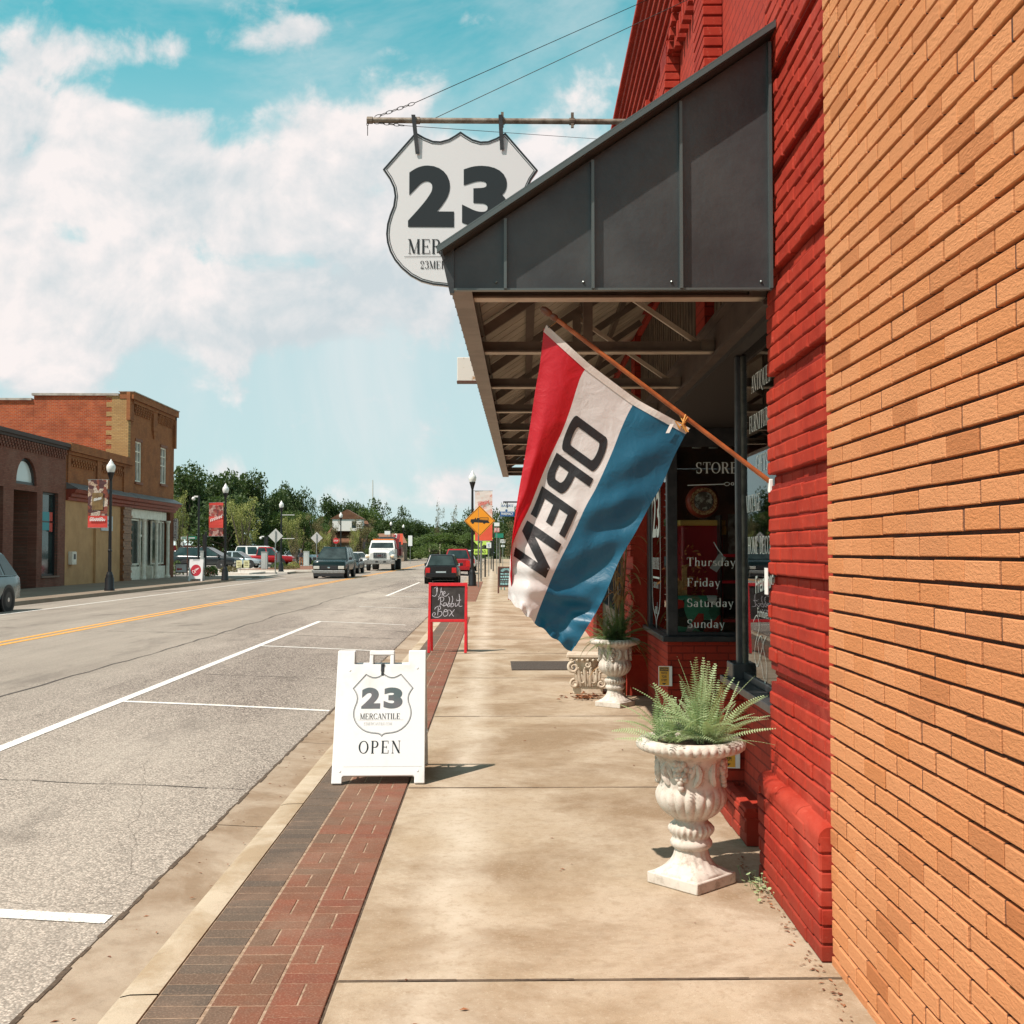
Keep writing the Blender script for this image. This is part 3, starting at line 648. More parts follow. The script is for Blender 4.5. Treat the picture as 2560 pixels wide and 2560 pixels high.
    D['y'] = (.58, [l(.08,.6,.30,.02,.12), l(.5,.6,.26,-.26,t_*1.2), se(.08,.6,.08), se(.5,.6,.07), l(.14,-.26,.26,-.26,.08)])
    D['i'] = (.28, [l(.14,0,.14,.62,.12), se(.14,.02,.1), l(.14,.82,.14,.94,.12)])
    D['t'] = (.40, [l(.17,.06,.17,.85,.11), l(.03,.6,.36,.6,t_), a(.27,.12,.1,.11,180,320)])
    D[' '] = (.4, [])
    return D
SF = _sf()
def serif(b, text, M, h, sp=.08, wx=1.0, off=0):
    # flat strokes on plane M (x right, y up); h = cap height, wx = width factor; returns the run length
    x = off
    n = 0
    def q(pts):
        nonlocal n
        lift = .00012*(n % 7); n += 1
        b.add([M @ Vector(((px*wx+x)*h, py*h, lift)) for px, py in pts], [tuple(range(len(pts)))])
    for ch in text:
        w, st = SF.get(ch, (.4, []))
        for s in st:
            if s[0] == 'l':
                _, x0, y0, x1, y1, wd = s; dx, dy = x1-x0, y1-y0; L = hypot(dx, dy)
                if abs(dx) > .1 and abs(dy) > .1: nx, ny = wd/2*L/abs(dy), 0   # slanted strokes keep level ends
                else: nx, ny = -dy/L*wd/2, dx/L*wd/2
                q([(x0-nx, y0-ny), (x1-nx, y1-ny), (x1+nx, y1+ny), (x0+nx, y0+ny)])
            else:
                _, cx, cy, rx, ry, a0, a1 = s; k = max(6, int(abs(a1-a0)/15))
                th = lambda t: t_+(T_*.95-t_)*abs(cos(t))**1.5
                for i in range(k):
                    ta, tb = radians(a0+(a1-a0)*i/k), radians(a0+(a1-a0)*(i+1)/k)
                    ha, hb = th(ta)/2, th(tb)/2
                    q([(cx+(rx-ha)*cos(ta), cy+(ry-ha)*sin(ta)), (cx+(rx+ha)*cos(ta), cy+(ry+ha)*sin(ta)), (cx+(rx+hb)*cos(tb), cy+(ry+hb)*sin(tb)), (cx+(rx-hb)*cos(tb), cy+(ry-hb)*sin(tb))])
        x += (w+sp)*wx
    return x*h
def serif_len(text, h, sp=.08, wx=1.0): return sum((SF.get(c, (.4,))[0]+sp)*wx for c in text)*h
def bold(b, text, M, h, w=None, offset=.0, sp=1.0, align='CENTER', depth=0, fn=None):
    # sans lettering from the built-in font, flattened into the mesh
    cu = bpy.data.curves.new('lettering', 'FONT'); cu.body = text; cu.size = 1; cu.offset = offset; cu.align_x = 'LEFT'; cu.space_character = sp; cu.resolution_u = 6
    o = bpy.data.objects.new('lettering', cu); C.objects.link(o); dg = bpy.context.evaluated_depsgraph_get(); me = o.evaluated_get(dg).to_mesh()
    vs = [v.co.copy() for v in me.vertices]; fs = [tuple(p.vertices) for p in me.polygons]; o.evaluated_get(dg).to_mesh_clear()
    bpy.data.objects.remove(o); bpy.data.curves.remove(cu)
    x0 = min(v.x for v in vs); x1 = max(v.x for v in vs); y0 = min(v.y for v in vs); y1 = max(v.y for v in vs)
    k = h/(y1-y0); kx = (w/(x1-x0)) if w else k; ox = {'CENTER': -(x0+x1)/2, 'LEFT': -x0, 'RIGHT': -x1}[align]
    pts = [((v.x+ox)*kx, (v.y-y0)*k) for v in vs]
    b.add([fn(*p) if fn else M @ Vector((p[0], p[1], 0)) for p in pts], fs)
def stroke(b, pts, w, M, lift=0):
    # a pen line of even width on plane M
    n = len(pts); L = []; R = []
    for i, (x, y) in enumerate(pts):
        ax, ay = pts[max(0, i-1)]; bx, by = pts[min(n-1, i+1)]; d = hypot(bx-ax, by-ay) or 1
        nx, ny = -(by-ay)/d*w/2, (bx-ax)/d*w/2; L.append(M @ Vector((x+nx, y+ny, lift))); R.append(M @ Vector((x-nx, y-ny, lift)))
    b.add(L+R, [(n+i, n+i+1, i+1, i) for i in range(n-1)])
def smooth(pts, k=5):
    out = []; n = len(pts)
    for i in range(n-1):
        p0, p1, p2, p3 = pts[max(0,i-1)], pts[i], pts[i+1], pts[min(n-1,i+2)]
        for j in range(k):
            t = j/k; out.append(tuple(.5*((2*p1[m])+(-p0[m]+p2[m])*t+(2*p0[m]-5*p1[m]+4*p2[m]-p3[m])*t*t+(-p0[m]+3*p1[m]-3*p2[m]+p3[m])*t**3) for m in range(len(p1))))
    out.append(tuple(pts[-1])); return out

# window lettering on the far bay (faces down the street) and on the near window (faces the road)
def BF(lx, ly, z, xd, yd): return frame(lx, ly, z, xd, yd)
def wl(px, py, Y): return blx(px, Y), EYE+(VPY-py)/F_PX*Y
b = MB(); Yw = 10.735
def wline(text, px, py, pxh, sp=.08, wx=1.0):
    b = MB(); x, z = wl(px, py, Yw); serif(b, text, BF(x, Yw, z, (1,0,0), (0,0,1)), pxh/F_PX*Yw, sp, wx); b.build('window_lettering', WTXT, rb)
wline('STORE', 1741, 1183, 28, .08, .90); wline('Thursday', 1717, 1415, 21, .09, 1.08); wline('Friday', 1717, 1466, 21, .09, 1.08); wline('Saturday', 1717, 1517, 21, .09, 1.08); wline('Sunday', 1717, 1569, 21, .09, 1.08)
x, z = wl(1720, 1213, Yw); M = BF(x, Yw-.001, z, (1,0,0), (0,0,1))
stroke(b, [(0,0),(.36,.012)], .008, M); stroke(b, smooth([(.35,.012),(.38,.03),(.41,.014),(.38,-.005),(.35,.012)], 4), .006, M)
for cx in (.435, .475): stroke(b, [(cx+.013*cos(a), .014+.013*sin(a)) for a in [i*pi/6 for i in range(13)]], .006, M)
b.build('window_lettering', WTXT, rb)
b = MB(); lxg = .128
def nline(text, px, py, pxh, sp=.05, wx=.95, Y=None):
    Y = Y or (BX0+lxg)/((px-VPX)/F_PX-tan(BROT)); Ym = Y-.2; z = EYE+(VPY-py)/F_PX*Ym
    b = MB(); h = pxh/F_PX*Ym; serif(b, text, BF(lxg, Y, z-h/2, (0,-1,0), (0,0,1)), h, sp, wx); b.build('window_lettering', WTXT, rb)
nline('ANTIQUES', 1883, 947, 44, .05, .8); nline('FURNITURE', 1877, 1052, 43, .05, .8); nline('GIFTS', 1893, 1153, 43, .06, .9); nline('VINTAGE', 1868, 1257, 43, .05, .72); nline('HOME DECOR', 1871, 1363, 43, .05, .8)
Y = 6.27; z = EYE+(VPY-1464)/F_PX*Y
bold(b, 'Frenchic', BF(lxg, Y+.08, z-.05, (0,-1,.12), (0,0,1)), .10, .46, .01, align='LEFT'); b.build('window_lettering', WTXT, rb); b = MB(); bold(b, 'Furniture Paint', BF(lxg, Y+.03, z-.175, (0,-1,0), (0,0,1)), .05, .42, .0, align='LEFT')
b.build('window_lettering', WTXT, rb); b = MB()
M = BF(lxg, 6.42, 1.08, (0,-1,0), (0,0,1))
stroke(b, smooth([(.0,.12),(.1,.16),(.16,.10),(.06,.0),(.03,-.08),(.09,-.13),(.16,-.08),(.24,.0),(.2,.05),(.12,.0),(.2,-.1),(.3,-.2),(.34,-.1),(.26,.0),(.34,.06)], 6), .006, M)
b.build('window_lettering', WTXT, rb)
# '23' shield on the far bay's street window
b = MB(); M = BF(.202, 11.75, 1.75, (0,-1,0), (0,0,1))
bold(b, '23', M, .5, .62, .02)
serif(b, 'MERCANTILE', BF(.202, 12.07, 1.42, (0,-1,0), (0,0,1)), .12, .05, .62)
stroke(b, smooth([(-.3,.62),(-.2,.7),(-.12,.6),(0,.72),(.12,.6),(.2,.7),(.3,.62)], 4), .02, M)
for s in (-1, 1): stroke(b, smooth([(.36*s,.55),(.36*s,.1),(.36*s,-.45),(.28*s,-.72),(.05*s,-.85),(0,-.95)], 4), .02, M)
stroke(b, [(-.28,-.42),(.28,-.42)], .02, M); serif(b, '23MERCANTILE.COM', BF(.202, 11.99, 1.22, (0,-1,0), (0,0,1)), .06, .05, .55); serif(b, 'and', BF(.202, 11.85, .95, (0,-1,0), (0,0,1)), .12, .05, .9)
b.build('window_lettering', WTXT, rb)

# ------------------------------------------------------------------ awning
AY0, AY1 = 5.31, 18.78
AWD = pm('dark standing seam metal', (.040,.043,.046), .36, .25, (.062,.066,.068), 1.7, bump=.35, bsc=2.2, bd=.03)
AWT = pm('awning trim metal', (.10,.12,.12), .35, .4)
aw = btag('awning', 'dark metal lean-to awning with boxed gable end over the sidewalk', 'awning')
def az(lx, off=0): return 4.10+(lx)*.672+off       # roof height at lx (lx negative outwards), underside of sheet
E0 = -1.50
xs = [E0, E0+.0]
def panel(b, lxa, lxb, y):     # one vertical pan of the gable end
    b.add([(lxa, y, 2.87), (lxb, y, 2.87), (lxb, y, az(lxb, -.01)), (lxa, y, az(lxa, -.01)), (lxa, y+.02, 2.87), (lxb, y+.02, 2.87), (lxb, y+.02, az(lxb, -.01)), (lxa, y+.02, az(lxa, -.01))], [(0,1,2,3),(7,6,5,4),(0,4,5,1),(1,5,6,2),(2,6,7,3),(3,7,4,0)])
seams_px = [1133, 1266, 1487, 1710, 1936]
lxs = [blx(p, AY0) for p in seams_px]; lxs[-1] = min(lxs[-1], .008)
b = MB()
for a, c in zip(lxs, lxs[1:]): panel(b, a, c, AY0)
b.add([(lxs[0]-.02, AY0-.012, 2.85), (lxs[0]-.0, AY0-.012, 2.85), (lxs[0]-.0, AY0-.012, az(lxs[0])), (-1.60, AY0-.012, 3.055), (lxs[0]-.02, AY0+.03, 2.85), (lxs[0], AY0+.03, 2.85), (lxs[0], AY0+.03, az(lxs[0])), (-1.60, AY0+.03, 3.055)], [(0,1,2,3),(7,6,5,4),(0,4,5,1),(1,5,6,2),(2,6,7,3),(3,7,4,0)])
b.build('gable_end', AWD, aw)
b = MB()
for c in lxs[1:]: b.box(c-.012, AY0-.034, 2.868, c+.002, AY0-.001, az(c, -.03))
b.box(lxs[0], AY0-.022, 2.862, lxs[-1], AY0+.01, 2.872)
b.build('standing_seam', AWT, aw)
for c in lxs[1:]: b = MB(); b.ball((c-.05, AY0-.002, 2.905), .007, 8, 4); b.build('screw', AWT, aw)
# roof sheet, with raised seams that read as the saw-tooth edge
b = MB()
def slab(b, lx0, z0, lx1, z1, y0, y1, t):
    b.add([(lx0,y0,z0),(lx1,y0,z1),(lx1,y1,z1),(lx0,y1,z0),(lx0,y0,z0+t),(lx1,y0,z1+t),(lx1,y1,z1+t),(lx0,y1,z0+t)], [(3,2,1,0),(4,5,6,7),(0,1,5,4),(1,2,6,5),(2,3,7,6),(3,0,4,7)])
slab(b, -1.585, az(-1.585), .125, az(.125), AY0-.09, AY1+.05, .012)
y = AY0
while y < AY1: slab(b, -1.60, az(-1.60, .012), .12, az(.12, .012), y, y+.02, .03); y += .2285
b.build('roof_sheet', pm('awning roof metal', (.075,.085,.085), .4, .3, (.055,.06,.06), 3), aw)
b = MB(); slab(b, -1.61, az(-1.61, .004), .008, az(.008, .004), AY0-.105, AY0-.088, .026); slab(b, -1.61, az(-1.61, .031), .008, az(.008, .031), AY0-.105, AY0-.03, .008)
b.build('verge_trim', AWT, aw)
UND = pm('awning underside', (.58,.51,.42), .6, .1, (.42,.36,.29), 1.6)
b = MB(); y = AY0+.05
while y < AY1-.02:
    slab(b, E0+.03, az(E0+.03, -.02), .12, az(.12, -.02), y, min(y+.208, AY1), .012); y += .2285
b.build('soffit_panel', UND, aw)
STB = pm('brown truss steel', (.185,.145,.118), .45, .1, (.13,.10,.08), 5)
b = MB(); b.box(E0-.05, AY0+.02, 2.87, E0+.05, AY1, 2.885); b.box(E0-.05, AY0+.02, 2.885, E0-.038, AY1, 3.02); b.build('eave_beam', STB, aw)
b = MB(); b.box(E0-.006+.0, AY0+.03, 3.0, E0+.05, AY1, 3.035)
for lxp in (-1.15, -.72, -.3): slab(b, lxp-.03, az(lxp-.03, -.075), lxp+.03, az(lxp+.03, -.075), AY0+.03, AY1, .05)
b.build('purlin', STB, aw)
k = 0; y = 5.62
proto = None
def truss(y):
    t = MB(); t.bar((E0, y, 2.93), (.03, y, 2.93), .012, .07); t.box(E0, y-.045, 2.893, .03, y+.045, 2.902)
    t.bar((E0, y, az(E0, -.09)), (.05, y, az(.05, -.09)), .035, .06)
    t.bar((-.78, y, 2.95), (-.78, y, az(-.78, -.1)), .06, .06); t.box(-.05, y-.04, 2.9, .035, y+.04, 2.97)
    return t
FLG = pm('pale steel and painted reflection', (.50,.41,.32), .5, 0, (.36,.28,.21), 5)  # pale braces; flange strip has reflected sunlight put into its colour
while y < AY1:
    tr = truss(y).build('truss', STB, aw); b = MB(); b.box(E0, y-.046, 2.889, .03, y+.046, 2.8925); b.build('flange', FLG, tr); b = MB(); b.bar((-.05, y+.03, 2.95), (-.78, y+.03, az(-.78, -.12)), .03, .03); b.build('diagonal_brace', FLG, tr); y += 1.53
truss(AY1-.05).build('truss', STB, aw)
# ------------------------------------------------------------------ hanging shield sign and its bracket
def shield(w, inset=0.0):
    half = [(0,0),(-40,28),(-90,58),(-150,75),(-205,72),(-265,48),(-335,8),(-578,290),(-530,360),(-500,425),(-490,490),(-500,565),(-525,630),(-545,700),(-552,775),(-545,840),(-525,905),(-490,970),(-440,1030),(-370,1090),(-290,1132),(-200,1155),(-120,1163),(-60,1172),(-25,1190),(0,1222)]
    pts = half+[(-x, y) for x, y in half[-2:0:-1]]
    k = w/1156; pts = [(x*k, -(y-600)*k) for x, y in pts]
    if inset:
        out = []; n = len(pts)
        for i in range(n):
            (x0, y0), (x1, y1), (x2, y2) = pts[i-1], pts[i], pts[(i+1) % n]
            d1 = Vector((x1-x0, y1-y0)).normalized(); d2 = Vector((x2-x1, y2-y1)).normalized()
            n1 = Vector((-d1.y, d1.x)); n2 = Vector((-d2.y, d2.x)); m = (n1+n2); m = m.normalized() if m.length > .01 else n1
            out.append((x1+m.x*inset/max(.45, m.dot(n1)), y1+m.y*inset/max(.45, m.dot(n1))))
        pts = out
    return pts
def ring(b, A, B, M, z):
    n = len(A); vs = [M @ Vector((*p, z)) for p in A]+[M @ Vector((*p, z)) for p in B]
    b.add(vs, [(i, (i+1) % n, n+(i+1) % n, n+i) for i in range(n)])
YS = 8.0; c_ = atY(1151, 527.5, YS)
sg = empty('hanging_shield_sign', (c_.x, YS, c_.z), 0, 'large white shield shaped sign with bold numerals hanging from a pipe above the awning', 'sign')
M = frame(0, 0, 0, (1,0,0), (0,0,1)); SW = 392/F_PX*YS
SIGNW = pm('sign face white', (.66,.66,.67), .35)
b = MB(); b.prism(shield(SW), -.03, M); b.build('board', SIGNW, sg)
b = MB(); ring(b, shield(SW), shield(SW, .013), M, .002); ring(b, shield(SW, .019), shield(SW, .024), M, .002); b.build('border', BTXT, sg)
k = YS/F_PX
def big23(b, M, xc, yb, h, w):
    bold(b, '2', M @ Matrix.Translation((xc-w*.27, yb, 0)), h, w*.46, .055); bold(b, '3', M @ Matrix.Translation((xc+w*.27, yb, 0)), h, w*.46, .055)
b = MB(); big23(b, M @ Matrix.Translation((0,0,.003)), (1145-1151)*k, (527.5-569)*k, 157*k, 252*k); b.build('numeral', BTXT, sg)
b = MB(); h = 37*k; serif(b, 'MERCANTILE', M @ Matrix.Translation(((1019-1151)*k, (527.5-637)*k, .003)), h, .05, .86)
stroke(b, [((1010-1151)*k, (527.5-645)*k), ((1295-1151)*k, (527.5-642)*k)], .003, M, .003)
serif(b, '23MERCANTILE.COM', M @ Matrix.Translation(((1050-1151)*k, (527.5-675)*k, .003)), 20*k, .06, .80); b.build('lettering', BTXT, sg)
RUSTY = pm('weathered pipe', (.26,.22,.18), .6, .5, (.12,.085,.06), 14, bump=.3, bsc=60)
pz = atY(1151, 302, YS).z
br = empty('sign_bracket', (bw(.0, YS).x, YS, pz), 0, 'weathered steel pipe with guy cables and chain holding up the shield sign', 'bracket')
xl = atY(917, 302, YS).x-br.location.x
b = MB(); b.tube([(xl, 0, 0), (.12, 0, 0)], .0205, 12); b.build('pipe', RUSTY, br, smooth=True)
for px in (925, 1043, 1255, 1430):
    b = MB(); x = atY(px, 302, YS).x-br.location.x; b.tube([(x-.02, 0, 0), (x+.02, 0, 0)], .026, 12)
    if px > 1200: b.box(x-.008, -.02, -.05, x+.012, .0, .06)
    b.build('pipe_collar', RUSTY, br)
def px_at(px, py, Y): p = atY(px, py, Y); return p-br.location
CAB = pm('cable', (.03,.028,.025), .5, .5)
a0 = px_at(940, 292, YS)
e1 = px_at(1690, -32, 9.6); e2 = px_at(1765, -22, 8.15); e3 = px_at(1560, 352, 13.6)
b = MB(); b.tube([px_at(1035, 258, YS), e1], .0028, 5); b.build('guy_cable', CAB, br)
b = MB(); b.tube([px_at(1082, 298, YS), e2], .0028, 5); b.build('guy_cable', CAB, br)
b = MB(); b.tube([px_at(1010, 314, YS), e3], .0024, 5); b.build('guy_cable', CAB, br)
def chain(b, p, q, n):
    p = Vector(p); q = Vector(q); d = (q-p)/n
    for i in range(n):
        c = p+d*(i+.5); u = d.normalized(); v = Vector((0,1,0)) if i % 2 else u.cross(Vector((0,1,0))).normalized(); L = d.length*.62
        b.tube([c+u*L*cos(t)+v*L*.42*sin(t) for t in [j*pi/4 for j in range(9)]], .0026, 5, False)
b = MB(); chain(b, px_at(938, 293, YS), px_at(1035, 258, YS), 7); b.build('chain', CAB, br); b = MB(); chain(b, px_at(935, 306, YS), px_at(1010, 314, YS), 6); b.build('chain', CAB, br); b = MB(); chain(b, px_at(919, 306, YS), px_at(919, 322, YS), 2)
b.tube([px_at(919, 322, YS), px_at(919, 339, YS)], .003, 6); b.build('chain', CAB, br)
for px, y1 in ((1038, 386), (1255, 376)):
    p = px_at(px-4, 292, YS); q = px_at(px+(6 if px < 1100 else 0), y1, YS); b = MB()
    b.bar((p.x, -.034, p.z), (q.x, -.010, q.z), .028, .006, up=(0,1,0)); b.bar((p.x, .034, p.z), (q.x, .036, q.z), .028, .006, up=(0,1,0)); b.bar((p.x-.014, 0, p.z), (p.x+.014, 0, p.z), .074, .004)
    b.bar((q.x, -.016, q.z+.02), (q.x, -.006, q.z+.02), .012, .012); b.build('hanger_strap', CHAR, br)

# ------------------------------------------------------------------ flag on its wooden pole
FY = 5.42
fb = atY(1925, 1204, 5.46)
fp = empty('open_flag', (fb.x, fb.y, fb.z), 0, 'red white and blue OPEN flag seen from behind on a wooden pole under the awning', 'flag')
def fl(px, py, dy=0.0): p = atY(px, py, FY+dy); return p-fp.location
WOODP = pm('varnished pole wood', (.40,.115,.035), .35, 0, (.26,.07,.022), 18)
tip = fl(1353, 769); base = Vector((0.0, .0, 0))
b = MB(); d = tip-base; P = lambda t: base+d*t
b.tube([P(0), P(.06), P(.062), P(.5), P(.93), P(.935)], [.0125,.0125,.0118,.0115,.0112,.0112], 12); b.build('pole', WOODP, fp, smooth=True)
b = MB(); b.tube([P(.93), P(.938), P(.95), P(.957), P(.965), P(.975), P(.99), P(1.0)], [.011,.017,.017,.012,.018,.019,.018,.009], 12); b.build('finial', pm('dark pole end', (.13,.045,.022), .4), fp, smooth=True)
b = MB(); b.box(-.008, -.018, -.055, .012, .018, .012); b.build('pole_bracket', WHITE, fp, bevel=.004)
# cloth: four control curves from hoist to fly (pixels read off the photograph, stood up as a hanging sheet with folds)
c0 = [(1359.5,820),(1350,908),(1338.5,974),(1324.6,1067),(1310.6,1151),(1296.6,1230),(1285,1309),(1279,1370),(1281,1449),(1283,1502)]
c1 = [(1467,913),(1450,946),(1425,1025),(1404,1081),(1373.5,1146),(1350,1202),(1324.6,1267),(1299,1318.5),(1279,1370),(1272,1449),(1270,1497)]
c2 = [(1585.5,1001.6),(1555,1067),(1529.6,1132),(1492,1216),(1464,1267),(1432,1337),(1390,1421),(1357,1500),(1336,1556)]
c3 = [(1718,1078),(1704,1104),(1683,1146),(1655,1211),(1623,1267),(1588,1332.5),(1548,1402),(1511,1491),(1478,1551.5),(1429,1631)]
def resample(c, n):
    c = smooth(c, 6); L = [0]
    for p, q in zip(c, c[1:]): L.append(L[-1]+hypot(q[0]-p[0], q[1]-p[1]))
    out = []; j = 0
    for i in range(n+1):
        t = L[-1]*i/n
        while j < len(L)-2 and L[j+1] < t: j += 1
        f = (t-L[j])/max(1e-6, L[j+1]-L[j]); out.append((c[j][0]+(c[j+1][0]-c[j][0])*f, c[j][1]+(c[j+1][1]-c[j][1])*f))
    return out
NV = 96; CC = [resample(c, NV) for c in (c0, c1, c2, c3)]
def nz(u, v, s):   # smooth pseudo noise
    return sin(u*3.1*s+v*1.7*s+s)*.5+sin(u*1.3*s-v*2.9*s+2*s)*.3+sin(u*5.7*s+v*.7*s+.6*s)*.2
def flagpt(u, v, off=0.0):
    u = min(max(u, 0), 1); v = min(max(v, 0), 1); s = min(int(u*3), 2); f = u*3-s; i = min(int(v*NV), NV-1); g = v*NV-i
    def at(k): a, c = CC[k][i], CC[k][i+1]; return a[0]+(c[0]-a[0])*g, a[1]+(c[1]-a[1])*g
    a, c = at(s), at(s+1); px = a[0]+(c[0]-a[0])*f; py = a[1]+(c[1]-a[1])*f
    # hoist sags between its two ties, fly edge is frayed and curls
    if v < .06: py += (1-v/.06)*5*sin(pi*u)
    amp = .012+.035*v
    y = amp*nz(u*1.6, v*1.1, 2.1)+.018*v*sin(u*15+v*3)*(.3+v)
    y += (max(0, v-.55)**1.5)*.16*sin(u*9-1.2)                     # soft vertical folds low in the cloth
    y += .018*exp(-((u-.86)/.14)**2)*sin(v*30+u*22)*(.25+.75*min(1, v*1.6))   # crumpled blue edge
    y += .012*exp(-((v-.86)/.1)**2)*sin(v*70+u*20)+.003*sin(u*34+v*19)*sin(v*27-u*11)*min(1, v*2)
    if s == 0: y += (1-f)*max(0, v-.72)*.5                          # the red stripe turns away at the bottom
    if v > .975: y += .012*sin(u*60); py += 3*sin(u*48)
    p = atY(px, py, FY+y)-fp.location; p.y -= off; return p
CL = lambda nm, a, b_: None
def cloth(name, col, trans):
    t = NT(name); t.N.remove(t.b)
    w = t.node('ShaderNodeTexNoise'); w.inputs['Scale'].default_value = 320; t.L.new(t.tc.outputs['Object'], w.inputs['Vector'])
    bp = t.bump(w.outputs[0], .15, .001, t.bump(t.noise(11, 4, .55, .6), .34, .02))
    df = t.node('ShaderNodeBsdfDiffuse'); df.inputs[0].default_value = (*col, 1); tl = t.node('ShaderNodeBsdfTranslucent'); tl.inputs[0].default_value = (*trans, 1)
    gl = t.node('ShaderNodeBsdfGlossy'); gl.inputs['Roughness'].default_value = .42; gl.inputs[0].default_value = (.6,.6,.6,1)
    for n in (df, tl, gl): t.L.new(bp, n.inputs['Normal'])
    m = t.node('ShaderNodeMixShader'); m.inputs[0].default_value = .34; t.L.new(df.outputs[0], m.inputs[1]); t.L.new(tl.outputs[0], m.inputs[2])
    m2 = t.node('ShaderNodeMixShader'); m2.inputs[0].default_value = .05; t.L.new(m.outputs[0], m2.inputs[1]); t.L.new(gl.outputs[0], m2.inputs[2])
    t.L.new(m2.outputs[0], t.N['Material Output'].inputs[0]); return t.mat
FR, FW, FB = cloth('flag red', (.55,.008,.02), (.7,.01,.02)), cloth('flag white', (.74,.70,.69), (.7,.66,.65)), cloth('flag blue', (.010,.115,.205), (.012,.16,.30))
FK = cloth('flag black print', (.022,.018,.02), (.01,.01,.01))
NU = 72; vs = [flagpt(i/NU, j/NV) for j in range(NV+1) for i in range(NU+1)]
b = MB(); b.v = [tuple(p) for p in vs]
for j in range(NV):
    for i in range(NU): b.f.append((j*(NU+1)+i, j*(NU+1)+i+1, (j+1)*(NU+1)+i+1, (j+1)*(NU+1)+i)); b.m.append(min(2, i*3//NU)); b.r.append(0)
cl = b.build('cloth', [FR, FW, FB], fp); cl.data.polygons.foreach_set('use_smooth', [True]*len(cl.data.polygons))
# printed letters follow the cloth: lettering x runs down the fly, y towards the red stripe (mirrored, as seen from behind)
def on_flag(x, y): return flagpt(.628-y*.27, .195+x*.64, .0035)
def glyph_grid(b, polys, step=.025):
    for poly in polys:
        # poly: quad in lettering space, subdivided so it hugs the folds
        (x0,y0),(x1,y1),(x2,y2),(x3,y3) = poly
        n = max(1, int(max(hypot(x1-x0, y1-y0), hypot(x2-x3, y2-y3))/step)); m = max(1, int(max(hypot(x3-x0, y3-y0), hypot(x2-x1, y2-y1))/(step*3)))
        vs = []
        for j in range(m+1):
            for i in range(n+1):
                a, c = i/n, j/m
                x = (x0*(1-a)+x1*a)*(1-c)+(x3*(1-a)+x2*a)*c; y = (y0*(1-a)+y1*a)*(1-c)+(y3*(1-a)+y2*a)*c; vs.append(on_flag(x, y))
        b.add(vs, [(j*(n+1)+i, j*(n+1)+i+1, (j+1)*(n+1)+i+1, (j+1)*(n+1)+i) for j in range(m) for i in range(n)])
def rr_pts(x0, y0, x1, y1, r, side='all', k=5):
    P_ = []
    for cx, cy, a0 in ((x1-r, y1-r, 0), (x0+r, y1-r, 90), (x0+r, y0+r, 180), (x1-r, y0+r, 270)):
        for i in range(k+1): t = radians(a0+90*i/k); P_.append((cx+r*cos(t), cy+r*sin(t)))
    return P_
def letter_O(x0, w):
    A = rr_pts(x0, 0, x0+w, 1, .11); B = rr_pts(x0+.055, .17, x0+w-.055, .83, .055); n = len(A); return [(A[i], A[(i+1) % n], B[(i+1) % n], B[i]) for i in range(n)]
def rect(x0, y0, x1, y1): return ((x0,y0),(x1,y0),(x1,y1),(x0,y1))
sw = .056
LO = letter_O(0, .235)
px0 = .27; A = [(px0, 1)]+[(px0+.20-.09+.09*sin(radians(t)), 1-.14+.14*cos(radians(t))) for t in (0,22,45,67,90)]+[(px0+.20-.09+.09*cos(radians(t)), .40+.14-.14*sin(radians(t))) for t in (0,22,45,67,90)]+[(px0, .40)]
Bi = [(px0, .83)]+[(px0+.145-.05+.05*sin(radians(t)), .83-.08+.08*cos(radians(t))) for t in (0,22,45,67,90)]+[(px0+.145-.05+.05*cos(radians(t)), .57+.08-.08*sin(radians(t))) for t in (0,22,45,67,90)]+[(px0, .57)]
LP = [(A[i], A[i+1], Bi[i+1], Bi[i]) for i in range(len(A)-1)]+[rect(px0, 0, px0+sw, 1)]
ex = .50; LE = [rect(ex, 0, ex+sw, 1), rect(ex+sw, .83, ex+.19, 1), rect(ex+sw, .415, ex+.175, .585), rect(ex+sw, 0, ex+.19, .17)]
nx = .735; LN = [rect(nx, 0, nx+sw, 1), rect(nx+.185, 0, nx+.185+sw, 1), ((nx+.0, 1), (nx+sw+.018, 1), (nx+.185+sw, 0), (nx+.185-.018, 0))]
for L_ in (LO, LP, LE, LN):
    b = MB(); glyph_grid(b, L_); b.build('printed_letter', FK, cl, smooth=180)
# header tape, grommets, ties
b = MB(); n = 40
for i in range(n):
    q = []
    for uu, vv in ((i/n, -.0), ((i+1)/n, -.0), ((i+1)/n, .022), (i/n, .022)): q.append((uu, vv))
    pts = [flagpt(q[0][0], 0, .003)+Vector((.013,0,.014)), flagpt(q[1][0], 0, .003)+Vector((.013,0,.014)), flagpt(q[2][0], .014, .004), flagpt(q[3][0], .014, .004)]
    b.add(pts, [(0,1,2,3)])
b.build('header_tape', cloth('header canvas', (.74,.68,.63), (.7,.6,.55)), cl)
b = MB(); g1 = fl(1374, 818, -.012); b.lathe([(.004,0),(.009,.001),(.009,-.001)], 12, g1, M=None); b.build('grommet', BLACKM, cl)
b = MB(); p = fl(1373, 797); b.tube([g1, P(.925)], .0015, 5); b.build('tie_cord', pm('cord', (.45,.25,.10), .8), fp)
b = MB(); q = fl(1706, 1062, -.01)
for k_ in range(4): b.tube([q, P(.372)+Vector((.01*sin(k_*2), -.013, .01*cos(k_*1.7))), P(.36+.012*k_)+Vector((0, .013, -.006)), fl(1700+7*k_, 1068+4*k_, -.012)], .0032, 6)
b.tube([fl(1700, 1072, -.014), fl(1688, 1052, -.014), fl(1706, 1060, -.016), fl(1716, 1080, -.014)], .005, 6); b.build('tie_ribbon', pm('orange ribbon', (.52,.24,.05), .7), fp)
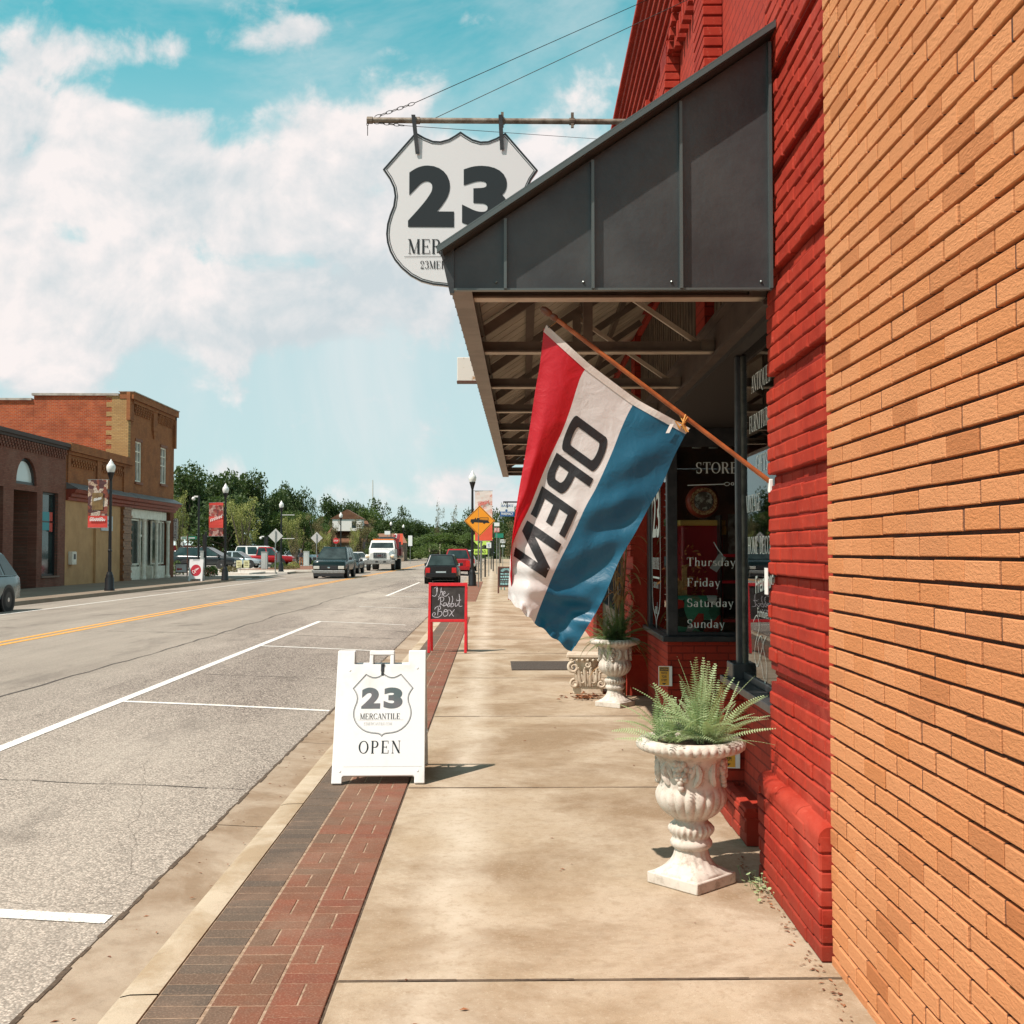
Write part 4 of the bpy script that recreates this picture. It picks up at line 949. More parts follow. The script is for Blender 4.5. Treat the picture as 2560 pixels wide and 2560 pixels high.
b = MB(); M = frame(*(fl(1664, 1083, -.016)), (1,0,.05), (.45,0,.9)); b.add([M @ Vector(v) for v in ((0,-.0,0),(.018,0,0),(.018,.05,0),(0,.05,0),(0,0,.002),(.018,0,.002),(.018,.05,.002),(0,.05,.002))], [(0,3,2,1),(4,5,6,7),(0,1,5,4),(1,2,6,5),(2,3,7,6),(3,0,4,7)]); b.build('care_tag', WHITE, cl)

# ------------------------------------------------------------------ white A-frame sign
def aframe_panel(b, w, Hh):
    t = .028; hw = w/2; M = Matrix.Identity(4)
    y0, y1 = .052, Hh*.895; i_ = hw*.60; f_ = hw-.072; e_ = hw*.985
    half = [(f_-.008, y0), (f_, y0-.01), (f_, 0), (hw, 0), (e_, Hh), (i_, Hh), (i_, y1)]
    b.prism(half+[(-x, y) for x, y in half[::-1]], t, Matrix.Identity(4))
    for s in (-1, 1):
        x0, x1 = sorted((s*.088, s*.06)); b.box(x0, y1-.004, .002, x1, Hh-.032, t-.002)
    b.box(-.088, Hh-.0316, .001, .088, Hh, t-.0015)
PLW = pm('white sign plastic', (.70,.70,.70), .4, 0, (.62,.60,.575), 5, .52, .75)
c = atY(945.5, 1955, 7.74); 
af = empty('sandwich_board_sign', (c.x, 7.74, 0), radians(1.5), 'white plastic sandwich board with printed shield and OPEN at the kerb edge', 'sign')
lean = math.asin(.35/.95); Hh = .945
Mf = frame(0, 0, .0, (1,0,0), (0, sin(lean), cos(lean)))
def tilt(b, M): b.v = [tuple(M @ Vector(v)) for v in b.v]; return b
b = MB(); aframe_panel(b, .64, Hh); tilt(b, Mf); b.build('front_panel', PLW, af, bevel=.006, seg=3)
Mb = frame(0, .70, 0, (-1,0,0), (0, -sin(lean), cos(lean)))
b = MB(); aframe_panel(b, .64, Hh); tilt(b, Mb); b.build('back_panel', PLW, af, bevel=.006, seg=3)
Mt = Mf @ Matrix.Translation((0,0,.0285)); Hpx = lambda py: (1955-py)/328*Hh*.995; Xp = lambda px: (px-945.5)/225*.64
b = MB(); b.box(-.24, .115, -.0, .0, .117, .0006); b.box(0,.115,0,.3,.117,.0006)
for x_, y_ in ((-.245,.06+.05),(.245,.06+.05)): pass
tilt(b, Mt); b.build('panel_groove', pm('groove shade grey', (.45,.45,.44), .6), af)
b = MB()
for x_, y_ in ((-.265,.085),(.27,.085),(-.225,.80),(.255,.815)): b.ball((x_, y_, 0), .010, 8, 4, (1,1,.4))
tilt(b, Mt); b.build('rivet', PLW, af)
s0 = Mt @ Matrix.Translation((Xp(951)+.0, Hpx(1762), 0)); sw_ = .43
b = MB(); ring(b, shield(sw_), shield(sw_, .0042), s0, .0006); ring(b, shield(sw_, .0075), shield(sw_, .009), s0, .0006); b.build('shield_outline', BTXT, af)
G23 = pm('faded grey numerals', (.075,.10,.105), .4, 0, (.12,.115,.125), 9)
b = MB(); big23(b, Mt @ Matrix.Translation((0,0,.0008)), Xp(949), Hpx(1773), .152, .29); b.build('numeral', G23, af)
b = MB(); serif(b, 'MERCANTILE', Mt @ Matrix.Translation((Xp(896), Hpx(1799), .0008)), .040, .05, .87); b.build('lettering', BTXT, af)
b = MB(); serif(b, '23MERCANTILE.COM', Mt @ Matrix.Translation((Xp(906), Hpx(1814), .0008)), .020, .05, .78); stroke(b, [(Xp(891),Hpx(1801)),(Xp(1004),Hpx(1801))], .0015, Mt, .0008); b.build('lettering', pm('pale grey print', (.42,.43,.43), .5), af)
b = MB(); serif(b, 'OPEN', Mt @ Matrix.Translation((Xp(896), Hpx(1883), .0008)), .088, .2, .86); b.build('lettering', BTXT, af)
b = MB(); b.box(-.005, .79, -.002, .018, .845, .006); b.box(-.002,.765,-.002,.014,.80,.008); b.box(.0,.83,.0,.02,.85,.01); tilt(b, Mt); b.build('clip', BLACK, af, bevel=.003)
for s in (-1, 1):
    b = MB(); b.bar((s*.318, .10, .27), (s*.318, .60, .27), .004, .018); b.build('spreader_strap', PLW, af)

# ------------------------------------------------------------------ red framed chalkboard easel
c = atY(1118, 1632, 17.7)
ez = empty('chalkboard_easel', (c.x, 17.7, 0), radians(-2), 'red framed chalkboard easel with white chalk handwriting behind the white sandwich board', 'chalkboard')
K = 17.7/F_PX; W_ = 98*K; H_ = 176*K; ln = .17; Mf = frame(0, 0, 0, (1,0,0), (0, ln, 1))
X0 = -W_/2; X1 = W_/2; ft = .042
zb, zt = 84*K, H_
b = MB()
for xa in (X0, X1-ft): b.box(xa, 0, 0, xa+ft, zt, .03)
b.box(X0+ft, zb-.045, .002, X1-ft, zb, .03); b.box(X0+ft, zt-.055, .002, X1-ft, zt-.002, .03); tilt(b, Mf); b.build('front_frame', REDP, ez, bevel=.004)
b = MB(); b.box(X0+ft, zb, .004, X1-ft, zt-.055, .014); tilt(b, Mf)
t = NT('chalkboard slate'); CHALKB = t.fin(t.mix(t.ramp(t.noise(6, 6, .6), .4, .7), (.035,.030,.029), (.065,.058,.056)), .8, spec=.2)
b.build('slate', CHALKB, ez)
Mb = frame(0, ln*zt*2+.02, 0, (-1,0,0), (0, -ln, 1)); b = MB()
for xa in (X0+.01, X1-ft-.01): b.box(xa, 0, 0, xa+ft, zt-.03, .03)
b.box(X0+ft, zb, .003, X1-ft-.01, zb+.045, .028); tilt(b, Mb); b.build('rear_frame', REDP, ez, bevel=.004)
Mc = Mf @ Matrix.Translation((0, 0, .0145)); CH_ = pm('chalk', (.55,.52,.56), .9, 0, (.38,.35,.38), 60)
# handwriting from crop coordinates of the board (x 1075..1161, y 1463..1545)
def hw(b, pts, w=.0085): stroke(b, smooth([((x-1118)*K*1.0+.0, zb+(1548-y)*K) for x, y in [((px)*.1553+1040, (py)*.1553+1400) for px, py in pts]], 4), w, Mc, .0006)
b = MB()
for S in ([(280,450),(320,425),(328,470),(318,540),(290,580),(245,570)], [(318,440),(320,540)], [(392,440),(378,540),(345,600)], [(372,550),(400,500),(415,520),(405,575)], [(425,550),(455,530),(445,500),(425,525),(430,570),(465,580),(500,555),(518,535)],
          [(345,640),(375,600),(430,600),(430,650),(380,680),(410,720),(445,745)], [(378,600),(385,670),(375,735)], [(475,690),(440,690),(440,730),(470,725),(480,690),(490,735),(510,700)], [(515,585),(530,640),(500,740),(525,745),(540,700),(515,705)], [(568,575),(580,640),(550,745),(585,745),(600,700),(570,705)], [(625,690),(622,740),(650,735),(668,700)], [(640,630),(644,636)], [(682,545),(690,640),(680,730),(715,745),(735,735)], [(640,655),(715,640)],
          [(290,795),(310,760),(370,740),(385,780),(340,820),(400,830),(405,880),(350,920),(280,915),(255,880),(280,845),(305,860),(290,890)], [(350,760),(340,890)], [(450,815),(430,860),(450,905),(500,880),(500,820),(465,795),(440,825),(480,830),(515,800)], [(530,800),(560,830),(575,880),(600,905)], [(612,795),(560,860),(525,905)]):
    hw(b, S)
b.build('chalk_lettering', CH_, ez)
# dark chalkboard further up the sidewalk
c = atY(1262, 1481, 43.0)
e2_ = empty('sidewalk_chalkboard', (c.x+.05, 43, 0), radians(-3), 'brown framed chalkboard with pale blue chalk writing further up the sidewalk', 'chalkboard')
BRF = pm('brown stained frame', (.10,.035,.02), .5)
b = MB(); b.box(-.33, 0, 0, -.285, 1.05, .03); b.box(.285, 0, 0, .33, 1.05, .03); b.box(-.285, .24, .002, .285, .29, .028); b.box(-.285, 1.0, .002, .285, 1.048, .028); tilt(b, frame(0,0,0,(1,0,0),(0,.2,1))); b.build('front_frame', BRF, e2_)
b = MB(); b.box(-.33, 0, 0, -.285, 1.03, .03); b.box(.285, 0, 0, .33, 1.03, .03); tilt(b, frame(0,.42,0,(-1,0,0),(0,-.2,1))); b.build('rear_frame', BRF, e2_)
b = MB(); b.box(-.285, .29, .004, .285, 1.0, .014); tilt(b, frame(0,0,0,(1,0,0),(0,.2,1))); b.build('slate', CHALKB, e2_)
M = frame(0,0,0,(1,0,0),(0,.2,1)) @ Matrix.Translation((0,0,.0155)); b = MB(); rng = random.Random(2)
for i in range(9):
    t0 = radians(25+i*16); b.add([M @ Vector((r_*cos(a), .82+r_*.8*sin(a), 0)) for r_, a in ((.12,t0),(.23,t0),(.23,t0+.17),(.12,t0+.17))], [(0,1,2,3)])
for y_, h_ in ((.74,.05),(.62,.07),(.52,.05),(.44,.02),(.34,.07)):
    x = -.22
    while x < .2: w_ = rng.uniform(.03,.09); b.add([M @ Vector(v) for v in ((x,y_,0),(x+w_,y_,0),(x+w_,y_+h_*rng.uniform(.6,1),0),(x,y_+h_,0))], [(0,1,2,3)]); x += w_+.022
b.build('chalk_lettering', pm('pale blue chalk', (.22,.42,.44), .9), e2_)

# ------------------------------------------------------------------ garden urns with ferns
def castmat():
    t = NT('cast stone'); c = t.mix(t.ramp(t.noise(7, 6, .65), .4, .65), (.60,.55,.49), (.50,.445,.385))
    c = t.mix(t.ramp(t.noise(22, 6, .75), .50, .70, 0, .8), c, (.25,.195,.15))
    return t.fin(c, .8, 0, t.bump(t.noise(140, 5, .7), .4, .002), .25)
CAST = castmat()
def make_urn():
    u = empty('garden_urn', (0,0,0))
    b = MB(); hs = .152; b.box(-hs, -hs, 0, hs, hs, .055)
    n = 32; prs = [(.152,.055),(.150,.062),(.135,.075),(.118,.088),(.102,.105),(.09,.125),(.083,.145),(.08,.168)]
    vs = []
    for i, (r, z) in enumerate(prs):
        f = max(0, 1-i/3.0)
        for j in range(64):
            a = 2*pi*j/64; sq = min(1/max(abs(cos(a)), 1e-6), 1/max(abs(sin(a)), 1e-6)); rr_ = r*((1-f)+f*sq*.93)
            rr_ *= 1+(.03*cos(16*a) if i > 2 and i < 7 else 0); vs.append((rr_*cos(a), rr_*sin(a), z))
    b.add(vs, [(i*64+j, i*64+(j+1) % 64, (i+1)*64+(j+1) % 64, (i+1)*64+j) for i in range(len(prs)-1) for j in range(64)])
    b.build('base', CAST, u, smooth=38, bevel=.006)
    b = MB()
    def fn(r, z, t):
        if .20 < z < .2449: return r
        if .2449 <= z <= .285: return r*(1+.05*cos(22*t))
        if .315 < z < .475: k = sin(pi*(z-.315)/.16); return r*(1+.085*k*abs(cos(10*t))**.7-.05*k)
        if .625 < z < .705: k = sin(pi*min(1, max(0, (z-.625)/.08))); return r*(1+.045*k*abs(cos(20*t))**.6-.03*k)
        return r
    pr = [(.08,.168),(.094,.178),(.101,.190),(.101,.202),(.094,.214),(.088,.222),(.092,.232),(.100,.245),(.107,.258),(.106,.272),(.098,.286),(.084,.296),(.080,.306),(.086,.314),(.105,.325),(.128,.343),(.147,.365),(.160,.388),(.167,.412),(.167,.435),(.161,.455),(.152,.470),(.150,.480),(.150,.50),(.152,.53),(.155,.56),(.160,.59),(.168,.612),(.186,.625),(.215,.634),(.240,.641),(.256,.652),(.262,.666),(.260,.681),(.250,.692),(.234,.698),(.218,.698),(.206,.69),(.20,.67),(.19,.64)]
    b.lathe(pr, 160, fn=fn); b.build('bowl', CAST, u, smooth=60)
    rng = random.Random(8)
    for q in range(4):
        b = MB(); a0 = q*pi/2+.35
        for (dx, dz) in [(x_, z_) for z_ in range(6) for x_ in range(-3, 4)]:
            wdt = 2.6-dz*.42 if dz > 0 else 1.2
            if abs(dx) > wdt: continue
            a = a0+dx*.115+rng.uniform(-.02,.02)+(.05 if dz % 2 else 0); z = .598-dz*.023-abs(dx)*.004+rng.uniform(-.003,.003); r = .157+(.006 if abs(dx) < 2 else .0)
            b.ball((r*cos(a), r*sin(a), z), rng.uniform(.0145,.0185), 10, 7)
        b.build('grape_relief', CAST, u, smooth=True)
        b = MB()
        for s in (-1, 1):
            pts = [( (.153+.008*sin(pi*t))*cos(a0+s*(.42+.16*sin(pi*t))), (.153+.008*sin(pi*t))*sin(a0+s*(.42+.16*sin(pi*t))), .49+.12*t) for t in [i/7 for i in range(8)]]
            b.tube(pts, [.008,.016,.02,.017,.02,.016,.011,.005], 7)
            b.tube([p_ if False else (p_[0]*.99, p_[1]*.99, .49+(p_[2]-.49)*.7+.03) for p_ in [((.156)*cos(a0+s*(.30+.2*t_)), .156*sin(a0+s*(.30+.2*t_)), .5+.11*t_) for t_ in [i_/5 for i_ in range(6)]]], [.004,.012,.015,.013,.01,.004], 7)
        b.tube([((.157)*cos(a0+s_), .157*sin(a0+s_), .605+.012*sin(s_*9)) for s_ in [-.4+.1*i for i in range(9)]], .007, 7)
        b.build('leaf_relief', CAST, u, smooth=True)
    b = MB(); b.lathe([(.001,.665),(.10,.668),(.2,.662)], 24, fn=lambda r,z,t: r*(1+.01*sin(5*t))); b.build('potting_soil', pm('potting soil', (.05,.025,.016), .95, 0, (.13,.07,.045), 40, bump=1, bsc=60, bd=.02), u)
    return u
urn = make_urn(); tag(urn, 'nearest cream cast stone urn with grape relief beside the red pilaster, holding a bright fern', 'urn', 'garden urns along the shop front')
urn.location = (.957, 5.43, 0); urn.rotation_euler.z = radians(42)
urn2 = copy_tree(urn); urn2['label'] = 'second cream cast stone urn under the flag tip, in front of the carved capital'
urn2.location = (1.262, 11.62, 0); urn2.rotation_euler.z = radians(52)
def fernmat(name, a, b_, t_):
    t = NT(name); c = t.mix(t.ramp(t.noise(9, 4, .6), .35, .65), a, b_); t.L.new(c, t.b.inputs['Base Color']) if not isinstance(c, tuple) else None
    t.b.inputs['Roughness'].default_value = .5; t.b.inputs['Specular IOR Level'].default_value = .35
    tl = t.node('ShaderNodeBsdfTranslucent'); tl.inputs[0].default_value = (*t_, 1); m = t.node('ShaderNodeMixShader'); m.inputs[0].default_value = .28
    t.L.new(t.b.outputs[0], m.inputs[1]); t.L.new(tl.outputs[0], m.inputs[2]); t.L.new(m.outputs[0], t.N['Material Output'].inputs[0]); return t.mat
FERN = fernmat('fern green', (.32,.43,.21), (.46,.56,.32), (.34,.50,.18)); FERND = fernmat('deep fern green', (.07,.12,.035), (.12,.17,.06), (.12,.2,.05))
def frond(b, p, az_, el, L, curl, rng, wmax=.034, n=26, side=0):
    p = Vector(p); d = Vector((cos(el)*cos(az_), cos(el)*sin(az_), sin(el))); sd = Vector((-sin(az_), cos(az_), 0)); pts = [p.copy()]; dirs = [d.copy()]
    for i in range(n):
        d = (d+Vector((0,0,-curl/n))+sd*side/n).normalized(); p = p+d*L/n; pts.append(p.copy()); dirs.append(d.copy())
    b.tube(pts[::2], [.0012*(1-i/(len(pts[::2])))+.0005 for i in range(len(pts[::2]))], 4, False)
    tw = rng.uniform(-.5, .5)
    for i in range(2, n+1):
        t = i/n; w = wmax*(sin(pi*min(1, t*.95+.03))**.6)*(1-.35*t)+.003; d = dirs[i]; s = d.cross(Vector((0,0,1))); s = s.normalized() if s.length > .01 else sd
        up = s.cross(d).normalized(); s = (s*cos(tw)+up*sin(tw)).normalized(); up = s.cross(d).normalized()
        for sg_ in (-1, 1):
            o = pts[i]; q = o+s*sg_*w+d*w*.28-up*w*.12; h = d*(L/n)*.23; mid = o+s*sg_*w*.5+d*w*.1+up*w*.06
            b.add([o-h*.8, mid-h*1.0, q, mid+h*1.0, o+h*.8], [(0,1,3,4),(1,2,3)])
def fern(name, c, zt, rng, specs, mat, wmax=.034):
    f = empty(name, (c[0], c[1], zt)); b = MB()
    for k, (az_, el, L, cu, rad) in enumerate(specs):
        frond(b, (rad[0], rad[1], -.01), az_, el, L, cu, rng, wmax*rng.uniform(.85,1.1), int(L*66)+5, rng.uniform(-.3,.3))
    b.build('frond', mat, f); return f
rng = random.Random(17); sp = []
for cx, n_, elo in ((-.12, 28, 0), (.07, 74, 0)):
    for i in range(n_):
        a = rng.uniform(0, 2*pi); el = rng.uniform(.45, 1.5); L = rng.uniform(.24, .41) if cx > 0 else rng.uniform(.17, .27)
        if el > .95: L *= 1.08
        sp.append((a, el, L, rng.uniform(.35, 1.0) if el < 1.1 else rng.uniform(.1,.5), (cx+rng.uniform(-.05,.05), rng.uniform(-.1,.1))))
sp += [(pi, .25, .22, .35, (-.15, -.03)), (pi-.3, .95, .30, .9, (-.12, 0)), (.1, .35, .36, .4, (.08,-.05)), (-.15, .2, .34, .5, (.1,-.03)), (.5,.5,.36,.4,(.1,0)), (2.9, .5, .25, .7, (-.14,.02))]
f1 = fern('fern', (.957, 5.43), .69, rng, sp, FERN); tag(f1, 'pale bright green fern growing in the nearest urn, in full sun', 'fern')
rng = random.Random(23); sp = []
for i in range(120):
    a = rng.uniform(0, 2*pi); el = rng.uniform(.15, 1.5); sp.append((a, el, rng.uniform(.22,.46), rng.uniform(.3,1.6), (rng.uniform(-.12,.12), rng.uniform(-.12,.12))))
sp += [(.0, .4, .42, .6, (.08,0)), (.15,.1,.36,2.2,(.12,0)), (pi-.2,.2,.34,1.9,(-.12,0)), (-.2,.0,.4,2.6,(.12,-.05))]
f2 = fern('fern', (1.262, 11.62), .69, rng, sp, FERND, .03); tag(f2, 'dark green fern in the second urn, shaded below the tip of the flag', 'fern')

# carved capital standing behind the second urn
cp = empty('carved_capital', (1.075, 12.72, 0), radians(-6), 'cream plaster column capital with scrolls standing on the sidewalk behind the second urn', 'ornament')
CREAM = pm('cream plaster', (.62,.53,.42), .8, 0, (.50,.40,.30), 9, bump=.3, bsc=70)
b = MB(); b.box(-.17,-.14,0,.17,.14,.085); b.build('base', CREAM, cp, bevel=.008)
b = MB(); b.lathe([(.14,.085),(.125,.12),(.12,.2),(.13,.3),(.16,.38),(.18,.41)], 24, cap=True); b.build('bell', CREAM, cp, smooth=True)
b = MB(); b.box(-.24,-.19,.41,.24,.19,.45); b.box(-.215,-.165,.385,.215,.165,.41); b.build('abacus', CREAM, cp, bevel=.008)
for x_, z_, r_ in ((-.16,.30,.065),(.16,.30,.065),(-.15,.12,.05),(.15,.12,.05),(0,.33,.035),(-.06,.15,.03),(.06,.15,.03)):
    b = MB(); pts = [(x_+r_*(1-t*.8)*cos(t*9*(1 if x_ < 0 else -1)+pi/2), -.165, z_+r_*(1-t*.8)*sin(t*9*(1 if x_ < 0 else -1)+pi/2)) for t in [i/24 for i in range(25)]]
    b.tube(pts, [.020*(1-.5*i/24)*r_/.06 for i in range(25)], 8); b.build('scroll', CREAM, cp, smooth=True)
for i in range(9):
    x_ = -.13+i*.0325; b = MB(); b.tube([(x_*.8, -.14, .09), (x_*.95, -.155-.01*(i % 2), .18), (x_*1.05, -.16, .24+.04*(i % 2)), (x_*1.1, -.185, .25+.05*(i % 2))], [.016,.022,.018,.006], 7); b.build('acanthus_leaf', CREAM, cp, smooth=True)
for i in range(7): b = MB(); b.ball((-.18+i*.06, -.17, .385), .018, 9, 6); b.build('egg_moulding', CREAM, cp, smooth=True)
# dried corn stalks tied to the pier
cs = empty('corn_stalk_bundle', (bw(-.12, 12.3).x, 12.3, 0), 0, 'dry tan corn stalks tied upright against the red pier behind the second urn', 'dried stalks')
TAN = fernmat('dry corn husk', (.36,.20,.08), (.24,.125,.05), (.4,.22,.08)); rng = random.Random(31); b = MB(); b2 = MB()
for i in range(9):
    x_ = rng.uniform(-.10,.10); y_ = rng.uniform(-.06,.06); h_ = rng.uniform(1.6, 2.15); tx = x_+rng.uniform(-.1,.1)
    b.tube([(x_,y_,0),(x_*.6,y_*.6,h_*.5),(tx,y_,h_)], [.011,.009,.004], 6)
    for k in range(9):
        z = h_*(.2+.085*k); a = rng.uniform(0, 2*pi); L = rng.uniform(.25,.5); p = Vector((x_+(tx-x_)*z/h_, y_, z)); d = Vector((cos(a)*.5, sin(a)*.5, rng.uniform(.2,1.0))).normalized(); sd = Vector((-sin(a), cos(a), 0)); pts = []
        for j in range(9): pts.append(p.copy()); p = p+d*L/8; d = (d+Vector((0,0,-.30))).normalized()
        vs = []; [vs.extend([q-sd*.016*sin(pi*(j+.6)/9.5), q+sd*.016*sin(pi*(j+.6)/9.5)]) for j, q in enumerate(pts)]
        b2.add(vs, [(2*j, 2*j+1, 2*j+3, 2*j+2) for j in range(8)])
b.build('stalk', TAN, cs); b2.build('husk_leaf', TAN, cs)
# door mat, caution plates, weeds, litter
dm = MB(); p0 = Vector((.235, 15.25)); dm.box(-.52, 0, 0, .52, 1.15, .012)
o = dm.build('door_mat', pm('dark mat fibre', (.045,.036,.030), .95, 0, (.09,.07,.055), 60, bump=.8, bsc=150, bd=.006), None, bevel=.003); o.location = (.76, 15.1, .001); tag(o, 'dark brown rubber mat lying across the sidewalk beneath the flag', 'mat')
def caution(name, X, Y, z, rz, label):
    e = empty(name, (X, Y, z), rz, label, 'sign')
    b = MB(); b.box(-.052, -.004, -.095, .078, 0, .095); b.build('plate', WHITE, e, bevel=.002)
    M = frame(0, -.0045, 0, (1,0,0), (0,0,1)); b = MB(); b.box(-.046, -.0055, -.088, .048, -.0041, .088); b.build('face', pm('safety yellow', (.72,.36,.03), .45), e)
    b = MB(); b.box(-.041, -.0065, .048, .043, -.0056, .082); b.build('header_band', BTXT, e)
    Mz = frame(.001, -.0071, 0, (1,0,0), (0,0,1)); b = MB(); bold(b, 'CAUTION', Mz @ Matrix.Translation((0,.055,0)), .018, .072, .02); b.build('lettering', pm('safety yellow', (.72,.36,.03), .45), e)
    b = MB()
    for i, w in enumerate(('WATCH', 'YOUR', 'STEP!')): bold(b, w, Mz @ Matrix.Translation((0, .018-.034*i, 0)), .023, .05+.006*(i == 0), .02)
    b.add([Mz @ Vector(v) for v in ((-.022,-.066,0),(.022,-.066,0),(0,-.084,0))], [(0,1,2)]); b.build('lettering', BTXT, e)
    return e
cc_ = bw(.205, 10.69); caution('caution_sign', atY(1660, 1690, 10.66).x, 10.66, atY(1660, 1690, 10.66).z, radians(-12), 'yellow CAUTION WATCH YOUR STEP plate on the red wall under the far window')
p = atY(1822, 1881, 6.76); caution('caution_sign', p.x-.01, 6.765, p.z, radians(-10), 'second yellow caution plate half hidden behind the nearest urn rim')
wd = empty('weed', (1.27, 5.34, 0), 0, 'small green weeds sprouting at the foot of the red plinth by the urn', 'weed'); b = MB(); rng = random.Random(6)
for i in range(46):
    x_, y_ = rng.gauss(0,.045), rng.gauss(0,.10); z_ = rng.uniform(.008,.06); r_ = rng.uniform(.006,.012); a = rng.uniform(0, 6.3); tl_ = rng.uniform(-.5,.5)
    b.add([(x_+r_*cos(t+a), y_+r_*sin(t+a), z_+r_*tl_*sin(t)) for t in [k_*pi/3 for k_ in range(6)]], [(0,1,2,3,4,5)]); b.bar((x_,y_,z_),(x_*.8,y_*.8,0), .0015)
b.build('leaf', FERN, wd)
b = MB(); rng = random.Random(66)
for i in range(420):
    k_ = i % 3
    if k_ == 0: y_ = rng.uniform(3.2, 6.0); x_ = bw(-.05, y_).x-abs(rng.gauss(0,.03))
    elif k_ == 1: y_ = 2.5+rng.random()**2*22; x_ = rng.uniform(-.5, 1.1)
    else: y_ = rng.uniform(3, 16); x_ = rng.uniform(-1.75,-1.42)
    z_ = .003 if x_ > -1.2 else -.135; s_ = rng.uniform(.006,.02)*(1 if k_ else .8); a = rng.uniform(0,6.3)
    if k_ == 1 and i % 4: continue
    b.add([(x_+s_*cos(a), y_+s_*sin(a), z_), (x_+s_*.4*cos(a+1.6), y_+s_*.4*sin(a+1.6), z_+s_*.3), (x_-s_*cos(a), y_-s_*sin(a), z_+.002), (x_-s_*.4*cos(a+1.6), y_-s_*.4*sin(a+1.6), z_+s_*.2)], [(0,1,2),(0,2,3)])
for i in range(90):
    a = rng.uniform(0,6.3); r_ = abs(rng.gauss(0,.14)); x_, y_ = 1.02+r_*cos(a)-.02, 12.2+r_*sin(a)*1.1; s_ = rng.uniform(.02,.045); z_ = rng.uniform(.004,.03); c_2 = rng.uniform(0,6.3)
    b.add([(x_+s_*cos(c_2), y_+s_*sin(c_2), z_), (x_+s_*.4*cos(c_2+1.6), y_+s_*.4*sin(c_2+1.6), z_+s_*.4), (x_-s_*cos(c_2), y_-s_*sin(c_2), z_), (x_-s_*.4*cos(c_2+1.6), y_-s_*.4*sin(c_2+1.6), z_+s_*.3)], [(0,1,2),(0,2,3)])
lf = b.build('fallen_leaves', pm('dry leaf', (.16,.06,.03), .8, 0, (.30,.12,.05), 8)); tag(lf, 'dry brown leaves and grit scattered along the gutter, wall foot and urns', 'leaves', kind='stuff')

# ------------------------------------------------------------------ things behind the shop glass
Pg = atY(1757, 1500, 11.35)
gp = empty('gas_pump', (Pg.x, 11.40, .62), 0, 'antique red petrol pump with round globe inside the far shop window', 'petrol pump')
MAR = pm('maroon enamel', (.40,.02,.03), .3); GOLD = pm('mustard enamel', (.85,.48,.12), .4); zt = EYE+(VPY-1303)/F_PX*11.3-.62
b = MB(); b.box(-.23,-.14,0,.20,.16,zt-.04); b.build('cabinet', MAR, gp, bevel=.03, seg=3)
b = MB(); b.box(-.25,-.16,zt-.045,.22,.18,zt+.012); b.box(.17,-.165,zt-.14,.225,.16,zt-.046); b.build('top_trim', GOLD, gp, bevel=.012)
b = MB(); b.box(-.03,-.03,zt+.012,.06,.05,zt+.04); b.build('globe_base', CHROME, gp)
Mg = Matrix.Translation((.01, 0, zt+.04+.165)) @ Matrix.Rotation(pi/2, 4, 'X')
b = MB(); b.lathe([(.02,-.09),(.13,-.085),(.165,-.05),(.17,0),(.165,.05),(.13,.085),(.02,.09)], 36, M=Mg, cap=True); b.build('globe', pm('globe red', (.50,.07,.04), .3), gp, smooth=True)
b = MB(); b.lathe([(.105,.0895),(.14,.088)], 36, M=Mg); b.build('globe_ring', pm('globe lettering', (.80,.50,.25), .5, 0, (.40,.12,.05), 45, .47, .53), gp)
b = MB(); b.lathe([(.001,.094),(.09,.092),(.1,.09)], 30, M=Mg); b.build('globe_face', pm('globe centre', (.16,.12,.10), .4, 0, (.75,.70,.60), 18, .5, .6), gp)
pl = MB(); p = atY(1742, 1580, 11.0); pl.box(-.24, 0, 0, .24, .12, .37); o = pl.build('patterned_cushion', None or pm('placeholder', (.1,.1,.1)), None, bevel=.05, seg=4)
t = NT('printed cushion fabric'); v = t.vor(9, 'Color'); sp_ = t.node('ShaderNodeSeparateXYZ'); t.L.new(v, sp_.inputs[0]); c = t.mix(t.ramp(sp_.outputs[0], .3, .32), (.85,.88,.84), (.08,.36,.22)); c = t.mix(t.ramp(sp_.outputs[1], .62, .64), c, (.6,.03,.02)); c = t.mix(t.ramp(sp_.outputs[2], .75, .77), c, (.02,.02,.02)); t.fin(c, .8)
o.data.materials[0] = t.mat; o.location = (p.x, 10.95, .8); tag(o, 'cushion with bold flower print lying on the sill inside the far shop window', 'cushion')
sh = empty('display_shelf', (atY(1824, 1500, 11.1).x, 11.3, .62), 0, 'black display stand with bright red shelf edges inside the far shop window', 'shelf')
for py in (1389, 1455, 1552): b = MB(); z = EYE+(VPY-py)/F_PX*11.1-.62; b.box(-.07,-.2,z-.014,.35,-.0,z+.014); b.build('shelf', pm('red shelf edge', (.85,.02,.04), .4), sh)
b = MB(); b.box(-.06,0,0,.35,.03,.5); b.box(-.09,-.2,0,-.075,.03,1.35); b.build('stand', BLACK, sh)
wc = MB(); p = atY(1705, 1500, 11.05); wc.box(-.11,0,0,.03,.03,.36); wc.box(.005,-.015,.0,.05,.02,.52); wc.box(-.11,-.004,.05,.0,.0,.08)
o = wc.build('wooden_crate_end', pm('honey wood', (.75,.42,.17), .6, 0, (.4,.2,.07), 14)); o.location = (p.x, 11.06, .95); tag(o, 'honey coloured carved wooden frame beside the petrol pump', 'wood frame')
wr = empty('dried_wreath', (Pg.x-.2, 11.1, .9), 0, 'orange brown dried leaf bundle hanging in front of the petrol pump', 'dried leaves'); b = MB(); rng = random.Random(51)
